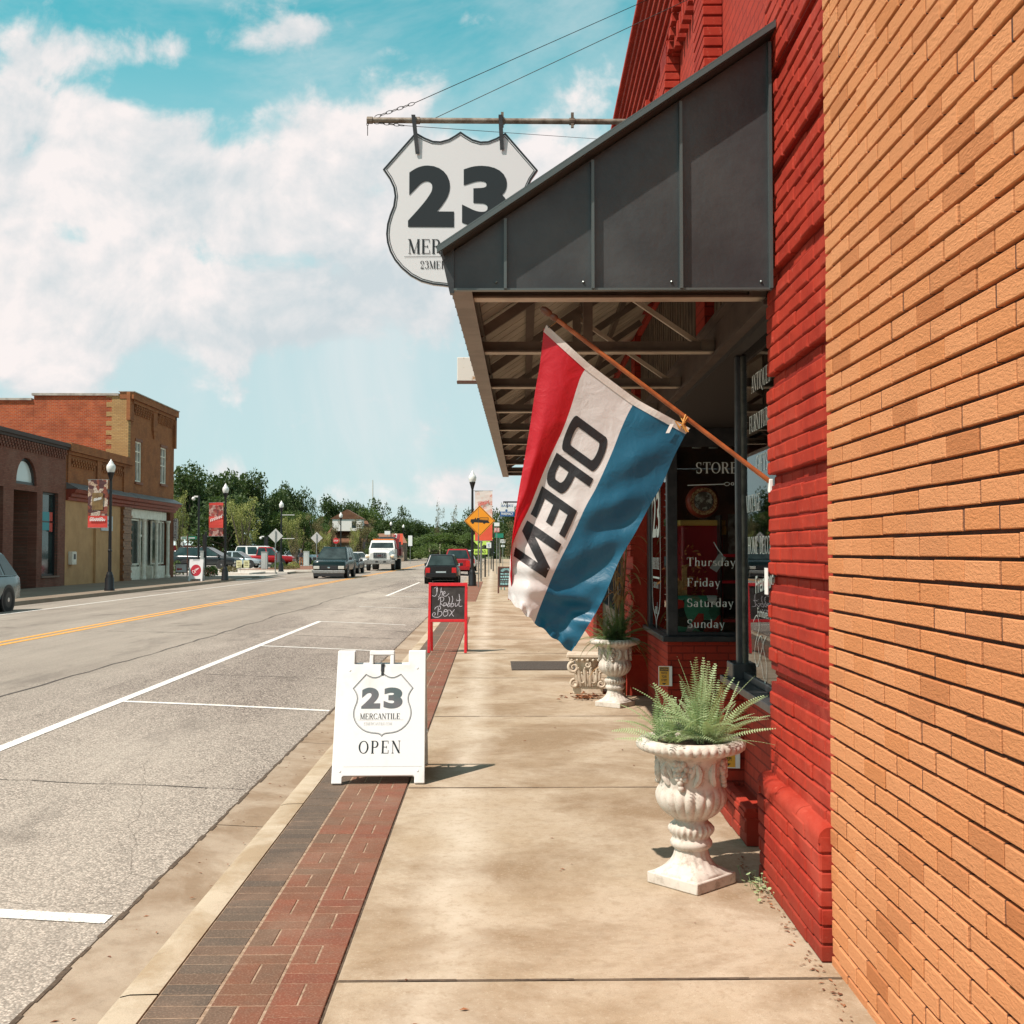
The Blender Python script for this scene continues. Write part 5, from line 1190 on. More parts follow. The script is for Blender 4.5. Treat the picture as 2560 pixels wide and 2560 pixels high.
for i in range(260):
    p = Vector((rng.gauss(0,.09), rng.gauss(0,.05), .35+rng.gauss(0,.2))); s_ = rng.uniform(.015,.04); q = Quaternion((rng.gauss(0,1), rng.gauss(0,1), rng.gauss(0,1), rng.gauss(0,1))).normalized(); b.add([p+q @ Vector(v)*s_ for v in ((-1,-.2,0),(0,-.4,.1),(1,0,0),(0,.4,-.1))], [(0,1,2,3)])
b.build('leaf', pm('orange dried leaves', (.75,.26,.08), .8, 0, (.4,.15,.05), 9), wr)
mr = MB(); mr.box(-.07,0,0,.07,.02,.42); o = mr.build('framed_mirror', pm('speckled mirror', (.35,.36,.33), .25, .3, (.12,.10,.08), 12)); p = atY(1838, 1340, 11.2); o.location = (p.x, 11.2, p.z-.2); tag(o, 'small pale framed mirror beside the red shelf stand inside the shop', 'mirror')
ht = MB(); M = frame(0,0,0,(1,0,0),(0,0,1)) @ Matrix.Rotation(radians(-33), 4, 'Z'); ht.add([M @ Vector(v) for v in ((-.04,-.085,0),(.04,-.085,0),(.04,.085,0),(-.04,.085,0),(-.04,-.085,-.002),(.04,-.085,-.002),(.04,.085,-.002),(-.04,.085,-.002))], [(0,1,2,3),(7,6,5,4),(0,4,5,1),(1,5,6,2),(2,6,7,3),(3,7,4,0)]); ht.tube([M @ Vector((0,.085,0)), (.0,0,.13), (-.04,0,.20)], .005, 5)
o = ht.build('hang_tag', pm('pale card', (.52,.60,.60), .6)); p = atY(1795, 1407, 10.72); o.location = (p.x, 10.72, p.z); tag(o, 'pale blank card tag hanging over the word Thursday on the shop window', 'tag')
for i, (px, py) in enumerate(((1783, 1052), (1741, 1045))):
    p = atY(px, py, 11.3); e = empty('spotlight', (p.x, 11.3, min(p.z, 2.7)), 0, ('larger' if i == 0 else 'smaller, left')+' white spotlight hanging from the dark shop ceiling', 'spotlight')
    b = MB(); b.lathe([(.02,.06),(.03,.03),(.045,-.03),(.05,-.04)], 14, cap=True); b.build('lamp_head', WHITE, e, smooth=True); b = MB(); b.tube([(0,0,.06),(0,0,.12)], .012, 6); b.build('stem', WHITE, e)
# small white paper tags taped to the pilaster corner
for i, (px, py, hh) in enumerate(((1922, 1220, .055), (1921, 1453, .065))):
    if i == 0: continue
    b = MB(); b.box(-.004, -.035, -hh, 0, .03, hh); o = b.build('paper_notice', WHITE); p = bw(.0, 5.47, EYE+(VPY-py)/F_PX*5.47); o.location = p; o.rotation_euler.z = -BROT; tag(o, 'torn white paper taped to the corner of the red pilaster', 'paper')
# weathered projecting sign past the end of the awning
p = atY(1143, 952, 15.2); ws = empty('projecting_sign', (p.x, 15.2, p.z), 0, 'peeling white box sign poking out past the awning roof edge', 'sign')
b = MB(); b.box(0, 0, 0, 1.75, .16, .325); b.build('box', pm('peeling white paint', (.66,.62,.56), .7, 0, (.42,.25,.14), 7, .58, .68), ws, bevel=.006)
b = MB(); b.box(-.006, -.006, -.02, 1.76, .166, -.002); b.build('bottom_rail', BRF, ws)
# ------------------------------------------------------------------ buildings across the street (facades at x = -20.5)
FX = -20.5
def yof(px): return FX*F_PX/(px-VPX)
def zof(py, Y): return EYE+(VPY-py)/F_PX*Y
def wall_grid(b, x0, x1, y0, y1, z0, z1, holes):
    holes = [h for h in holes if h[1] > y0 and h[0] < y1]
    ysn = sorted({y0, y1, *[v for h in holes for v in h[:2] if y0 < v < y1]}); zsn = sorted({z0, z1, *[v for h in holes for v in h[2:] if z0 < v < z1]})
    for ya, yb_ in zip(ysn, ysn[1:]):
        run = None
        for za, zb_ in zip(zsn, zsn[1:]):
            inside = any(h[0] <= ya+1e-6 and h[1] >= yb_-1e-6 and h[2] <= za+1e-6 and h[3] >= zb_-1e-6 for h in holes)
            if not inside: run = (run[0] if run else za, zb_)
            if inside or zb_ == zsn[-1]:
                if run: b.box(x0, ya, run[0], x1, yb_, run[1])
                run = None
DBR = brickmat('dark plum brick', (.19,.065,.045), (.26,.10,.07), (.15,.08,.06), .22, .075, .009, 'y', (.30,.20,.15), .01, .25)
TBR = brickmat('tan old brick', (.40,.155,.055), (.33,.115,.042), (.26,.11,.055), .22, .075, .008, 'y', (.20,.075,.035), .008, .7)
OBR = brickmat('orange old brick', (.52,.10,.025), (.38,.055,.016), (.40,.20,.12), .23, .085, .012, 'x', (.20,.05,.022), .012, .6)
QBR = brickmat('yellow quoin brick', (.52,.33,.14), (.44,.26,.10), (.32,.20,.10), .23, .085, .012, 'x', (.3,.18,.08), .01, .4)
TANP = pm('tan painted wall', (.50,.29,.135), .8, 0, (.42,.235,.105), 1.2)
CORN = pm('oxblood cornice paint', (.26,.040,.018), .55, 0, (.18,.028,.014), 3)
LEAD = pm('grey metal roof cap', (.15,.15,.15), .5, .2, (.10,.10,.10), 2)
FRAMEW = pm('white painted joinery', (.80,.74,.64), .5, 0, (.66,.60,.50), 4)
def dentils(b, y0, y1, z0, rows, step, x, dep, hgt):
    for r_ in range(rows):
        y = y0+(step/2 if r_ % 2 else 0)
        while y < y1-step*.5: b.box(x-.02, y, z0+r_*hgt, x+dep+r_*.03, y+step*.5, z0+(r_+.92)*hgt); y += step
d = empty('plum_brick_shop', (FX, 46, 0), 0, 'plum coloured single storey brick shop with an arched window above its doorway', 'building')
O = Vector((FX, 46, 0))
def loc(b, o=None): o = o or O; b.v = [(x-o.x, y-o.y, z-o.z) for x, y, z in b.v]; return b
yA0, yA1 = yof(48), yof(97)
holes = [(36.5, 38.6, .5, 4.3), (39.4, 41.5, .5, 4.3), (43.6, 46.75, .5, 4.35), (47.75, 50.2, 0.0, 4.28), (50.8, 52.6, .5, 4.35)]
b = MB(); wall_grid(b, FX-.4, FX, 34, 47.6, -.1, 6.75, holes); wall_grid(b, FX-.4, FX, 47.6, 50.4, -.1, 4.55, holes); wall_grid(b, FX-.4, FX, 50.4, 53.5, -.1, 6.75, holes)
# arch surround cut as a fan
cy_, r_, zc_ = (yA0+yA1)/2, (yA1-yA0)/2+.03, 4.65; n = 14; zt_ = 6.75
for i in range(n):
    a, c = pi*i/n, pi*(i+1)/n; ya, yb_ = cy_-r_*cos(a), cy_-r_*cos(c); za, zb_ = zc_+r_*1.02*sin(a), zc_+r_*1.02*sin(c)
    b.add([(FX, ya, za), (FX, yb_, zb_), (FX, yb_, zt_), (FX, ya, zt_), (FX-.4, ya, za), (FX-.4, yb_, zb_), (FX-.4, yb_, zt_), (FX-.4, ya, zt_)], [(0,1,2,3),(0,4,5,1),(3,2,6,7)])
b.box(FX-.4, 47.6, 4.55, FX, cy_-r_, 6.75); b.box(FX-.4, cy_+r_, 4.55, FX, 50.4, 6.75)
b.box(FX-12, 53.2, -.1, FX-.41, 53.5, 6.7)
loc(b).build('wall', DBR, d)
b = MB(); b.box(FX-12, 34, 5.9, FX-.4, 53.2, 6.0); loc(b).build('roof', LEAD, d)
b = MB(); dentils(b, 34, 53.4, 6.02, 4, .30, FX, .06, .11); loc(b).build('dentil_course', DBR, d)
b = MB(); b.box(FX-.45, 34, 6.6, FX+.22, 53.5, 6.78); b.box(FX-.02, 34, 6.48, FX+.14, 53.5, 6.6); loc(b).build('cornice', pm('dark cornice', (.05,.03,.026), .7), d)
b = MB(); b.add([(FX-.18, cy_-r_*cos(pi*i/n), zc_+r_*1.0*sin(pi*i/n)) for i in range(n+1)]+[(FX-.18, cy_+r_, 4.57), (FX-.18, cy_-r_, 4.57)], [tuple(range(n+3))]); loc(b).build('arched_window', pm('pane with painted reflection', (.55,.60,.60), .15, 0, (.62,.62,.58), .8), d)  # pale reflection is put into the pane's base colour
b = MB(); pts = [(FX-.15, cy_-(r_-.05)*cos(pi*i/n), zc_+(r_-.05)*sin(pi*i/n)) for i in range(n+1)]; b.tube(pts, .07, 5); b.bar((FX-.15, cy_-r_, 4.62), (FX-.15, cy_+r_, 4.62), .1, .12); loc(b).build('arch_frame', BLACK, d)
def window(par, o, y0, y1, z0, z1, mull=1, fr=BLACK, gl=CARGLASS, dep=.22, trans=None):
    b = MB(); b.box(FX-dep-.03, y0, z0, FX-dep, y1, z1); w = loc(b, o).build('window', gl, par)
    b = MB(); t_w = .09
    b.box(FX-dep, y0, z0, FX-dep+.08, y0+t_w, z1); b.box(FX-dep, y1-t_w, z0, FX-dep+.08, y1, z1); b.box(FX-dep, y0+t_w, z0, FX-dep+.075, y1-t_w, z0+t_w); b.box(FX-dep, y0+t_w, z1-t_w, FX-dep+.075, y1-t_w, z1)
    for k in range(1, mull+1): yy = y0+(y1-y0)*k/(mull+1); b.box(FX-dep, yy-.03, z0+t_w, FX-dep+.07, yy+.03, z1-t_w)
    for zz in (trans or []): b.box(FX-dep, y0+t_w, zz-.035, FX-dep+.065, y1-t_w, zz+.035)
    loc(b, o).build('frame', fr, w); return w
for y0, y1, z0, z1 in holes:
    if z0 > 0: window(d, O, y0, y1, z0, z1, 0, trans=[3.0])
b = MB(); b.box(FX-1.6, 47.75, -.05, FX-1.5, 50.2, 4.3); b.box(FX-1.5, 50.18, 0, FX-.4, 50.35, 4.3); loc(b).build('doorway_recess', DBR, d)
b = MB(); b.box(FX-.9, 47.8, 0, FX-.8, 49.0, 4.26); loc(b).build('door', CARGLASS, d)
b = MB()
for y0, y1 in ((50.7, 52.7), (43.5, 46.85)): b = MB(); b.box(FX-.05, y0, .42, FX+.08, y1, .50); loc(b).build('stone_sill', pm('brown stone sill', (.2,.13,.1), .8), d)
b = MB(); b.box(FX-.17, 50.95, 2.6, FX-.16, 52.3, 3.45); loc(b).build('window_poster', pm('teal poster', (.05,.28,.32), .6), d)
b = MB(); b.box(FX-.17, 52.0, 2.55, FX-.155, 52.35, 3.45); loc(b).build('window_poster', pm('red poster', (.5,.05,.03), .6), d)

O2 = Vector((FX, 58, 0)); m2 = empty('tan_shop', O2, 0, 'low tan painted shop with oxblood cornice between the plum and the tall buildings', 'building')
b = MB(); b.box(FX-.4, 53.52, 4.2, FX, 62.85, 6.45); b.box(FX-12, 53.52, 5.6, FX-.41, 62.85, 5.7); loc(b, O2).build('upper_wall', TBR, m2)
b = MB(); b.box(FX-.4, 53.52, -.1, FX-.02, 61.4, 4.19); b.box(FX-.019, 57.35, 0, FX+.10, 57.95, 4.1); loc(b, O2).build('painted_wall', TANP, m2)
b = MB(); b.box(FX-.3, 53.52, 6.45, FX+.24, 62.85, 6.85); b.box(FX, 53.52, 6.3, FX+.12, 62.85, 6.45); b.box(FX, 57.5, 4.7, FX+.08, 58.1, 6.3); b.box(FX, 61.6, 4.7, FX+.09, 62.5, 6.3); b.box(FX, 53.6, 4.7, FX+.07, 53.95, 6.3); loc(b, O2).build('cornice', TBR, m2)
b = MB(); dentils(b, 54.0, 57.4, 5.75, 3, .34, FX, .07, .13); loc(b, O2).build('dentil_course', TBR, m2); b = MB(); dentils(b, 58.2, 61.5, 5.75, 3, .34, FX, .07, .13); loc(b, O2).build('dentil_course', TBR, m2)
def shop_cornice(par, o, y0, y1):
    pr = [(0,4.08),(.10,4.10),(.13,4.22),(.24,4.27),(.27,4.40),(.42,4.46),(.50,4.60),(.50,4.64),(0,4.64)]; b = MB(); n = len(pr)
    b.add([(FX+x, y0, z) for x, z in pr]+[(FX+x, y1, z) for x, z in pr], [(i+1, n+i+1, n+i, i) for i in range(n-1)]+[tuple(range(n)), tuple(range(n, 2*n))[::-1]]); loc(b, o).build('shop_cornice', CORN, par)
    b = MB(); b.add([(FX+.56,y0,4.65),(FX+.56,y1,4.65),(FX+.0,y1,4.95),(FX+.0,y0,4.95),(FX+.56,y0,4.62),(FX+.56,y1,4.62),(FX,y1,4.62),(FX,y0,4.62)], [(0,1,2,3),(4,5,1,0),(0,3,7,4),(1,5,6,2)]); loc(b, o).build('cornice_flashing', LEAD, par)
shop_cornice(m2, O2, 53.55, 62.85)
b = MB()
for k in range(28): b.box(FX-.0, 61.45+.02*(k % 2), .0+k*.146, FX+.13+.05*(k % 3 == 0), 62.82-.02*(k % 2), .138+k*.146)
b.box(FX-.4, 61.42, -.1, FX-.001, 62.85, 4.19); loc(b, O2).build('rusticated_pier', pm('orange brown glazed pier', (.28,.12,.045), .5, 0, (.16,.06,.025), 6), m2)
b = MB(); b.box(FX-.02, 53.95, .98, FX+.20, 54.5, 1.62); o_ = loc(b, O2).build('wall_box', FRAMEW, m2, bevel=.03); b = MB(); b.box(FX+.2, 54.1, 1.25, FX+.21, 54.35, 1.5); loc(b, O2).build('screen', BLACK, o_)
b = MB(); b.box(FX, 58.3, 2.72, FX+.04, 60.0, 3.5); o_ = loc(b, O2).build('wall_notice', pm('pale notice board', (.55,.58,.60), .5), m2)
b = MB(); M = frame(FX+.042-O2.x, 58.5-O2.y, 3.2, (0,1,0), (0,0,1)); bold(b, 'CITY HALL', M, .18, 1.2, .01, align='LEFT') if False else None
for zz, w_ in ((3.2, 1.2), (2.98, .9)):
    x = 0
    while x < w_: ww = random.Random(int(x*100)).uniform(.06,.14); b.box(FX+.041-O2.x, 58.5+x-O2.y, zz, FX+.043-O2.x, 58.5+x+ww-O2.y, zz+.1); x += ww+.05
b.build('lettering', pm('blue grey lettering', (.18,.28,.36), .6), m2)

O3 = Vector((FX, 67, 0)); m3 = empty('two_storey_brick_building', O3, 0, 'two storey brown brick building with orange side wall and white pillared shopfront', 'building')
TY0, TY1 = 62.87, 71.4; ZT = 10.62
wn = [(63.75, 64.85, 5.62, 7.95), (68.55, 69.75, 5.8, 8.05)]
b = MB(); wall_grid(b, FX-.4, FX, TY0, TY1, 4.2, ZT-.05, wn); loc(b, O3).build('front_wall', TBR, m3)
b = MB(); b.box(FX-5.3, TY0-.35, -.1, FX-.5, TY0-.002, ZT-.25); b.box(FX-36, TY0-.35, -.1, FX-5.31, TY0, ZT-.52); loc(b, O3).build('side_wall', OBR, m3)
b = MB()
for k in range(62): 
    e_ = .95 if (k//3) % 2 else 1.25
    b.box(FX-e_, TY0-.37, 5.0+k*.0878, FX-.001, TY0-.001, 5.0+(k+1)*.0878-.003)
loc(b, O3).build('quoin', QBR, m3)
b = MB(); b.box(FX-.1, TY0-.45, 9.0, FX+.10, TY0+.25, ZT-.05); loc(b, O3).build('corner_corbel', TBR, m3); b = MB(); b.box(FX-.1, TY1-.3, 8.2, FX+.16, TY1+.02, ZT-.05); loc(b, O3).build('corner_corbel', TBR, m3); b = MB(); b.box(FX, 66.7, 8.85, FX+.12, 67.5, ZT-.6); b.box(FX, 66.85, 8.6, FX+.10, 67.35, 8.85); b.box(FX, 66.98, 8.4, FX+.08, 67.22, 8.6); loc(b, O3).build('corner_corbel', TBR, m3)
b = MB(); dentils(b, TY0+.4, 66.6, 9.45, 4, .32, FX, .07, .13); loc(b, O3).build('dentil_course', TBR, m3); b = MB(); dentils(b, 67.6, TY1-.35, 9.45, 4, .32, FX, .07, .13); loc(b, O3).build('dentil_course', TBR, m3)
b = MB(); b.box(FX-.5, TY0-.4, ZT-.42, FX+.28, TY1+.05, ZT-.05); b.box(FX, TY0, ZT-.62, FX+.16, TY1, ZT-.42); loc(b, O3).build('cornice', TBR, m3)
b = MB(); b.box(FX-.55, TY0-.45, ZT-.049, FX+.33, TY1+.1, ZT); b.box(FX-5.4, TY0-.45, ZT-.249, FX-.56, TY0+.05, ZT-.12); b.box(FX-36, TY0-.45, ZT-.519, FX-5.41, TY0+.05, ZT-.40); loc(b, O3).build('parapet_cap', pm('pale stone coping', (.42,.38,.33), .8, 0, (.25,.22,.19), 3), m3)
b = MB(); b.box(FX-12, TY1-.3, -.1, FX-.41, TY1, 10.0); b.box(FX-12, TY0, 9.5, FX-.41, TY1-.31, 9.6); loc(b, O3).build('rear_wall', OBR, m3)
for y0, y1, z0, z1 in wn:
    window(m3, O3, y0, y1, z0, z1, 1, FRAMEW, pm('old sash pane', (.10,.10,.09), .15, 0, (.30,.33,.34), 2), .12, trans=[(z0+z1)/2, z0+(z1-z0)*.75])
    b = MB(); b.box(FX-.02, y0-.1, z0-.14, FX+.1, y1+.1, z0-.001); b.box(FX-.02, y0-.08, z1+.001, FX+.05, y1+.08, z1+.16); loc(b, O3).build('window_sill', pm('rust sill', (.2,.07,.035), .7), m3)
shop_cornice(m3, O3, 62.9, 71.6)
b = MB(); b.box(FX-.55, TY0, -.1, FX-.5, 70.6, 4.2); b.box(FX-.5, 63.1, 3.55, FX-.12, 70.3, 4.07); b.box(FX-.5, 63.1, .0, FX-.15, 65.6, .75); b.box(FX-.5, 67.6, .0, FX-.15, 70.3, .75); loc(b, O3).build('shopfront_panel', FRAMEW, m3)
for y0, y1, z0 in ((63.3, 65.3, .85), (67.7, 69.5, .85), (69.6,70.2,.85)):
    window(m3, O3, y0, y1, z0, 3.5, 0, FRAMEW, CARGLASS, .3)
b = MB(); b.box(FX-.45, 65.85, .05, FX-.40, 66.9, 3.5); dr = loc(b, O3).build('shop_door', CARGLASS, m3)
b = MB()
for a_ in ((65.8,.0,65.95,3.55),(66.8,.0,66.95,3.55),(65.95,.0,66.8,.3),(65.95,2.5,66.8,2.62),(65.95,3.45,66.8,3.55)): b.box(FX-.40, a_[0], a_[1], FX-.33, a_[2], a_[3])
loc(b, O3).build('door_frame', FRAMEW, dr); b = MB(); b.tube([(FX-.3, 66.7, 1.0), (FX-.3, 66.7, 1.45)], .02, 6); loc(b, O3).build('door_handle', BLACK, dr)
for yy in (65.5, 68.0, 70.35): b = MB(); b.lathe([(.17,0),(.17,.12),(.12,.16),(.105,.3),(.095,3.3),(.12,3.4),(.16,3.45),(.16,3.55)], 16, (FX-.02-O3.x, yy-O3.y, 0)); b.build('column', FRAMEW, m3, smooth=True)
b = MB(); b.box(FX-.5, 70.62, -.1, FX+.04, TY1, 4.07); b.box(FX-.5, 62.9, -.1, FX+.02, 63.08, 4.07); loc(b, O3).build('corner_pier', brickmat('rust pier brick', (.26,.09,.045), (.2,.065,.03), (.14,.06,.04), .22, .075, .008, 'y'), m3)
# HISTORY blade sign on the corner
p = atY(441, 1324, 71.2); hs_ = empty('history_sign', (-20.30, 71.2, p.z), 0, 'upright rounded white sign reading HISTORY on the corner of the two storey building', 'sign')
b = MB(); b.prism([(-.13,-.62),(-.06,-.72),(.06,-.72),(.13,-.62),(.13,.62),(.06,.72),(-.06,.72),(-.13,.62)], -.04, frame(0,0,0,(1,0,0),(0,0,1))); b.build('board', pm('cream sign', (.80,.74,.70), .6), hs_)
b = MB(); A = [(-.115,-.61),(-.055,-.70),(.055,-.70),(.115,-.61),(.115,.61),(.055,.70),(-.055,.70),(-.115,.61)]; ring(b, A, [(x*.78, y*.965) for x, y in A], frame(0,-.0,0,(1,0,0),(0,0,1)), .0035); b.build('border', pm('dark red inset', (.08,.015,.012), .6), hs_)
b = MB(); 
for i, ch in enumerate('HISTORY'): bold(b, ch, frame(0, -.004, .47-.175*i, (1,0,0), (0,0,1)), .13, .11 if ch != 'I' else .03, .03)
b.build('lettering', pm('dark red inset', (.08,.015,.012), .6), hs_)
b = MB(); b.bar((-.2,0,.55),(0,0,.55),.03); b.bar((-.2,0,-.5),(0,0,-.5),.03); b.build('bracket', BLACK, hs_)

# ------------------------------------------------------------------ street lamps
GLOBE = pm('frosted lamp globe', (.75,.75,.72), .25, 0, (.6,.6,.58), 6)
def make_lamp():
    r = empty('street_lamp', (0,0,0)); b = MB()
    b.lathe([(.21,0),(.21,.08),(.19,.12),(.185,.5),(.15,.58),(.155,.62),(.12,.70),(.10,.78)], 12, cap=True); b.build('base', BLACKM, r, smooth=30)
    b = MB(); b.lathe([(.075,.78),(.07,1.6),(.085,1.62),(.085,1.68),(.068,1.70),(.052,4.55)], 12); b.build('pole', BLACKM, r, smooth=30)
    b = MB(); b.lathe([(.052,4.55),(.06,4.6),(.075,4.62),(.075,4.66),(.12,4.80),(.135,4.86),(.15,4.90),(.001,4.90)], 14); b.build('lamp_cup', BLACKM, r, smooth=30)
    b = MB(); b.lathe([(.13,4.90),(.17,5.0),(.185,5.12),(.165,5.2),(.12,5.25),(.11,5.27),(.06,5.36),(.03,5.40),(.025,5.43),(.001,5.46)], 14); b.build('globe', GLOBE, r, smooth=50)
    return r
lamp0 = make_lamp(); lamps = [lamp0]+[copy_tree(lamp0) for _ in range(6)]; lamp_i = 0
def lamp(px, Y, label, h=None, gz=None):
    global lamp_i
    o = lamps[lamp_i]; lamp_i += 1
    x = (px-VPX)/F_PX*Y; o.location = (x, Y, G(Y)+(gz or 0)); tag(o, label, 'street lamp', 'street lamps along the road')
    return o
def banner(lp, side, z0, z1, w, mats, script=True):
    # cloth banner hung between two arms; part of the lamp post
    arm = MB(); s = side
    for z in (z0, z1): arm.bar((0, 0, z), (s*(w+.12), 0, z), .025)
    arm.build('banner_arm', STEEL, lp)
    x0, x1 = sorted((s*.12, s*(w+.10))); b = MB(); zs = [z0+(z1-z0)*i/12 for i in range(13)]
    b.v = [(x, .015*sin(i*.8+k), z) for i, z in enumerate(zs) for k, x in enumerate((x0, (x0+x1)/2, x1))]
    for i in range(12):
        for k in range(2): b.f.append((i*3+k, i*3+k+1, i*3+k+4, i*3+k+3)); b.m.append(mats[1][i] if mats[1] else 0); b.r.append(0)
    bn = b.build('banner', mats[0], lp); return bn, x0, x1
def photoprint(name, cols, sc=5):
    t = NT(name); v = t.vor(sc, 'Color'); s = t.node('ShaderNodeSeparateXYZ'); t.L.new(v, s.inputs[0]); c = cols[0]
    for i, cc2 in enumerate(cols[1:]): c = t.mix(t.ramp(s.outputs[i % 3], .5+.06*i, .56+.06*i), c, cc2)
    return t.fin(t.mix(t.ramp(t.noise(sc*3, 4), .4, .65, 0, .7), c, cols[-1]), .7)
BRED = pm('banner red', (.60,.055,.04), .7); BPH = photoprint('banner photo print', [(.55,.40,.28),(.25,.06,.03),(.62,.52,.42),(.08,.03,.03)], 6)
BPH2 = photoprint('banner crowd print', [(.35,.16,.12),(.08,.03,.03),(.5,.35,.3),(.3,.05,.04)], 7)
def script(par, x0, x1, z, h, mat, y=-.03, n=9, slope=.2, seed=1):
    rng = random.Random(seed); pts = []; w = x1-x0
    for i in range(n*4+1): t_ = i/(n*4); pts.append((x0+w*t_+.25*h*sin(i*pi/2), z+slope*w*t_+h*(.5 if i % 2 else (.0 if i % 4 else rng.uniform(.5,1)))))
    b = MB(); stroke(b, smooth(pts, 3), h*.14, frame(0, y, 0, (1,0,0), (0,0,1))); b.build('script_lettering', mat, par)
l1 = lamp(281, 46.3, 'nearest far side lamp post with food banner in front of the tan shop')
k = 46.3/F_PX; zt_, zb_ = EYE+(1380-1200)*k, EYE+(1380-1320)*k
bn, x0, x1 = banner(l1, -1, zb_, zt_, .83, ([BPH, BRED], [1]*3+[0]*9)); script(bn, x0+.08, x1-.08, zb_+.28, .16, WTXT, slope=.0); b = MB(); b.box(x0+.18, -.03, zb_+.75, x1-.18, -.022, zb_+1.45); b.build('printed_label', pm('olive label', (.22,.14,.05), .7, 0, (.14,.08,.03), 5), bn); script(bn, x0+.24, x1-.24, zb_+1.1, .12, WTXT, y=-.04, slope=.25, n=6)
l2 = lamp(566, 62.6, 'second black lamp post on the far side with red crowd banner, by the Open board')
k = 62.6/F_PX; zt_, zb_ = EYE+(1380-1257)*k, EYE+(1380-1341)*k
bn, x0, x1 = banner(l2, -1, zb_, zt_, .82, ([BPH2, BRED], [0]*3+[1]*4+[0]*4+[1])); script(bn, x0+.06, x1-.05, zb_+.80, .18, WTXT, slope=.35, n=7, seed=3)
l3 = lamp(705, 85.0, 'third lamp post on the far side with two bare white banner rods', gz=.0)
b = MB(); 
for z in (4.35, 2.55): b.bar((0,0,z),(1.0,0,z),.04)
b.build('banner_rod', WHITE, l3)
lamp(853, 112, 'fourth lamp post on the far side, above the dark green vehicle'); lamp(978, 150, 'distant lamp post rising behind the white tow truck')
lamp(1009, 168, 'most distant lamp post, right of the tow truck beside an orange banner')
lr = lamp(1181, 52.5, 'black lamp post on the near sidewalk beside the orange fire engine sign'); lr.location.z = .0
k = 52.5/F_PX; zt_, zb_ = EYE+(1380-1227)*k, EYE+(1380-1352)*k
bn, x0, x1 = banner(lr, 1, zb_, zt_, .84, ([photoprint('banner blossom print', [(.70,.55,.50),(.66,.30,.24),(.72,.66,.62),(.70,.60,.56)], 5), pm('banner orange red', (.72,.10,.05), .7)], [1]*5+[0]*7)); script(bn, x0+.15, x1-.15, zt_-.75, .16, pm('rose script', (.6,.12,.10), .7), slope=.35, n=7, seed=5)

# ------------------------------------------------------------------ signs on posts
def post(par, h, r=.03, mat=STEEL, y=.03): b = MB(); b.tube([(0,y,0),(0,y,h)], r, 6); b.build('post', mat, par)
def diamond(hd, t=.006): return [(0,-hd),(hd,0),(0,hd),(-hd,0)]
p = atY(1196, 1466, 50.5); fs_ = empty('fire_station_sign', (p.x, 50.5, 0), radians(-2), 'orange diamond warning sign with black fire engine on a post by the lamp', 'road sign')
k = 50.5/F_PX; hd = 37.5*k; zc_ = EYE+(1380-1302)*k; dx = (1199-1196)*k; post(fs_, zc_+hd*.8, .035)
OR = pm('sign orange yellow', (.78,.29,.012), .45)
M = frame(dx, 0, zc_, (1,0,0), (0,0,1)); b = MB(); b.prism([(x*1.03, y*1.03) for x, y in diamond(hd)], -.004, M); b.build('panel', OR, fs_)
b = MB(); A = diamond(hd*.985); B = diamond(hd*.945); ring(b, A, B, M, .003); b.build('border', BTXT, fs_)
b = MB(); S = hd/400.0
def sil(pts): b.add([M @ Vector(((x-905)*hd/215, -(y-920)*hd/215, .004)) for x, y in pts], [tuple(range(len(pts)))])
sil([(775,900),(835,895),(835,880),(850,875),(852,897),(865,897),(865,880),(900,880),(903,905),(1030,912),(1032,925),(1048,950),(1040,952),(790,940),(765,938),(775,930)])
b.build('fire_engine_symbol', BTXT, fs_)
b = MB()
for cx in (805, 970): b = MB(); b.add([M @ Vector(((cx-905+20*cos(a))*hd/215, -(945-920+18*sin(a))*hd/215, .005)) for a in [i*pi/6 for i in range(12)]], [tuple(range(12))]); b.build('engine_wheel', BTXT, fs_)
b = MB()
for x0_, y0_, x1_, y1_ in ((905,872,1030,877),(905,893,1030,897),(905,877,910,893),(1024,877,1030,912)): b.add([M @ Vector(((x-905)*hd/215, -(y-920)*hd/215, .0055)) for x, y in ((x0_,y1_),(x1_,y1_),(x1_,y0_),(x0_,y0_))], [(0,1,2,3)])
b.build('ladder_outline', BTXT, fs_)
YG = pm('sign yellow green', (.50,.72,.12), .45)
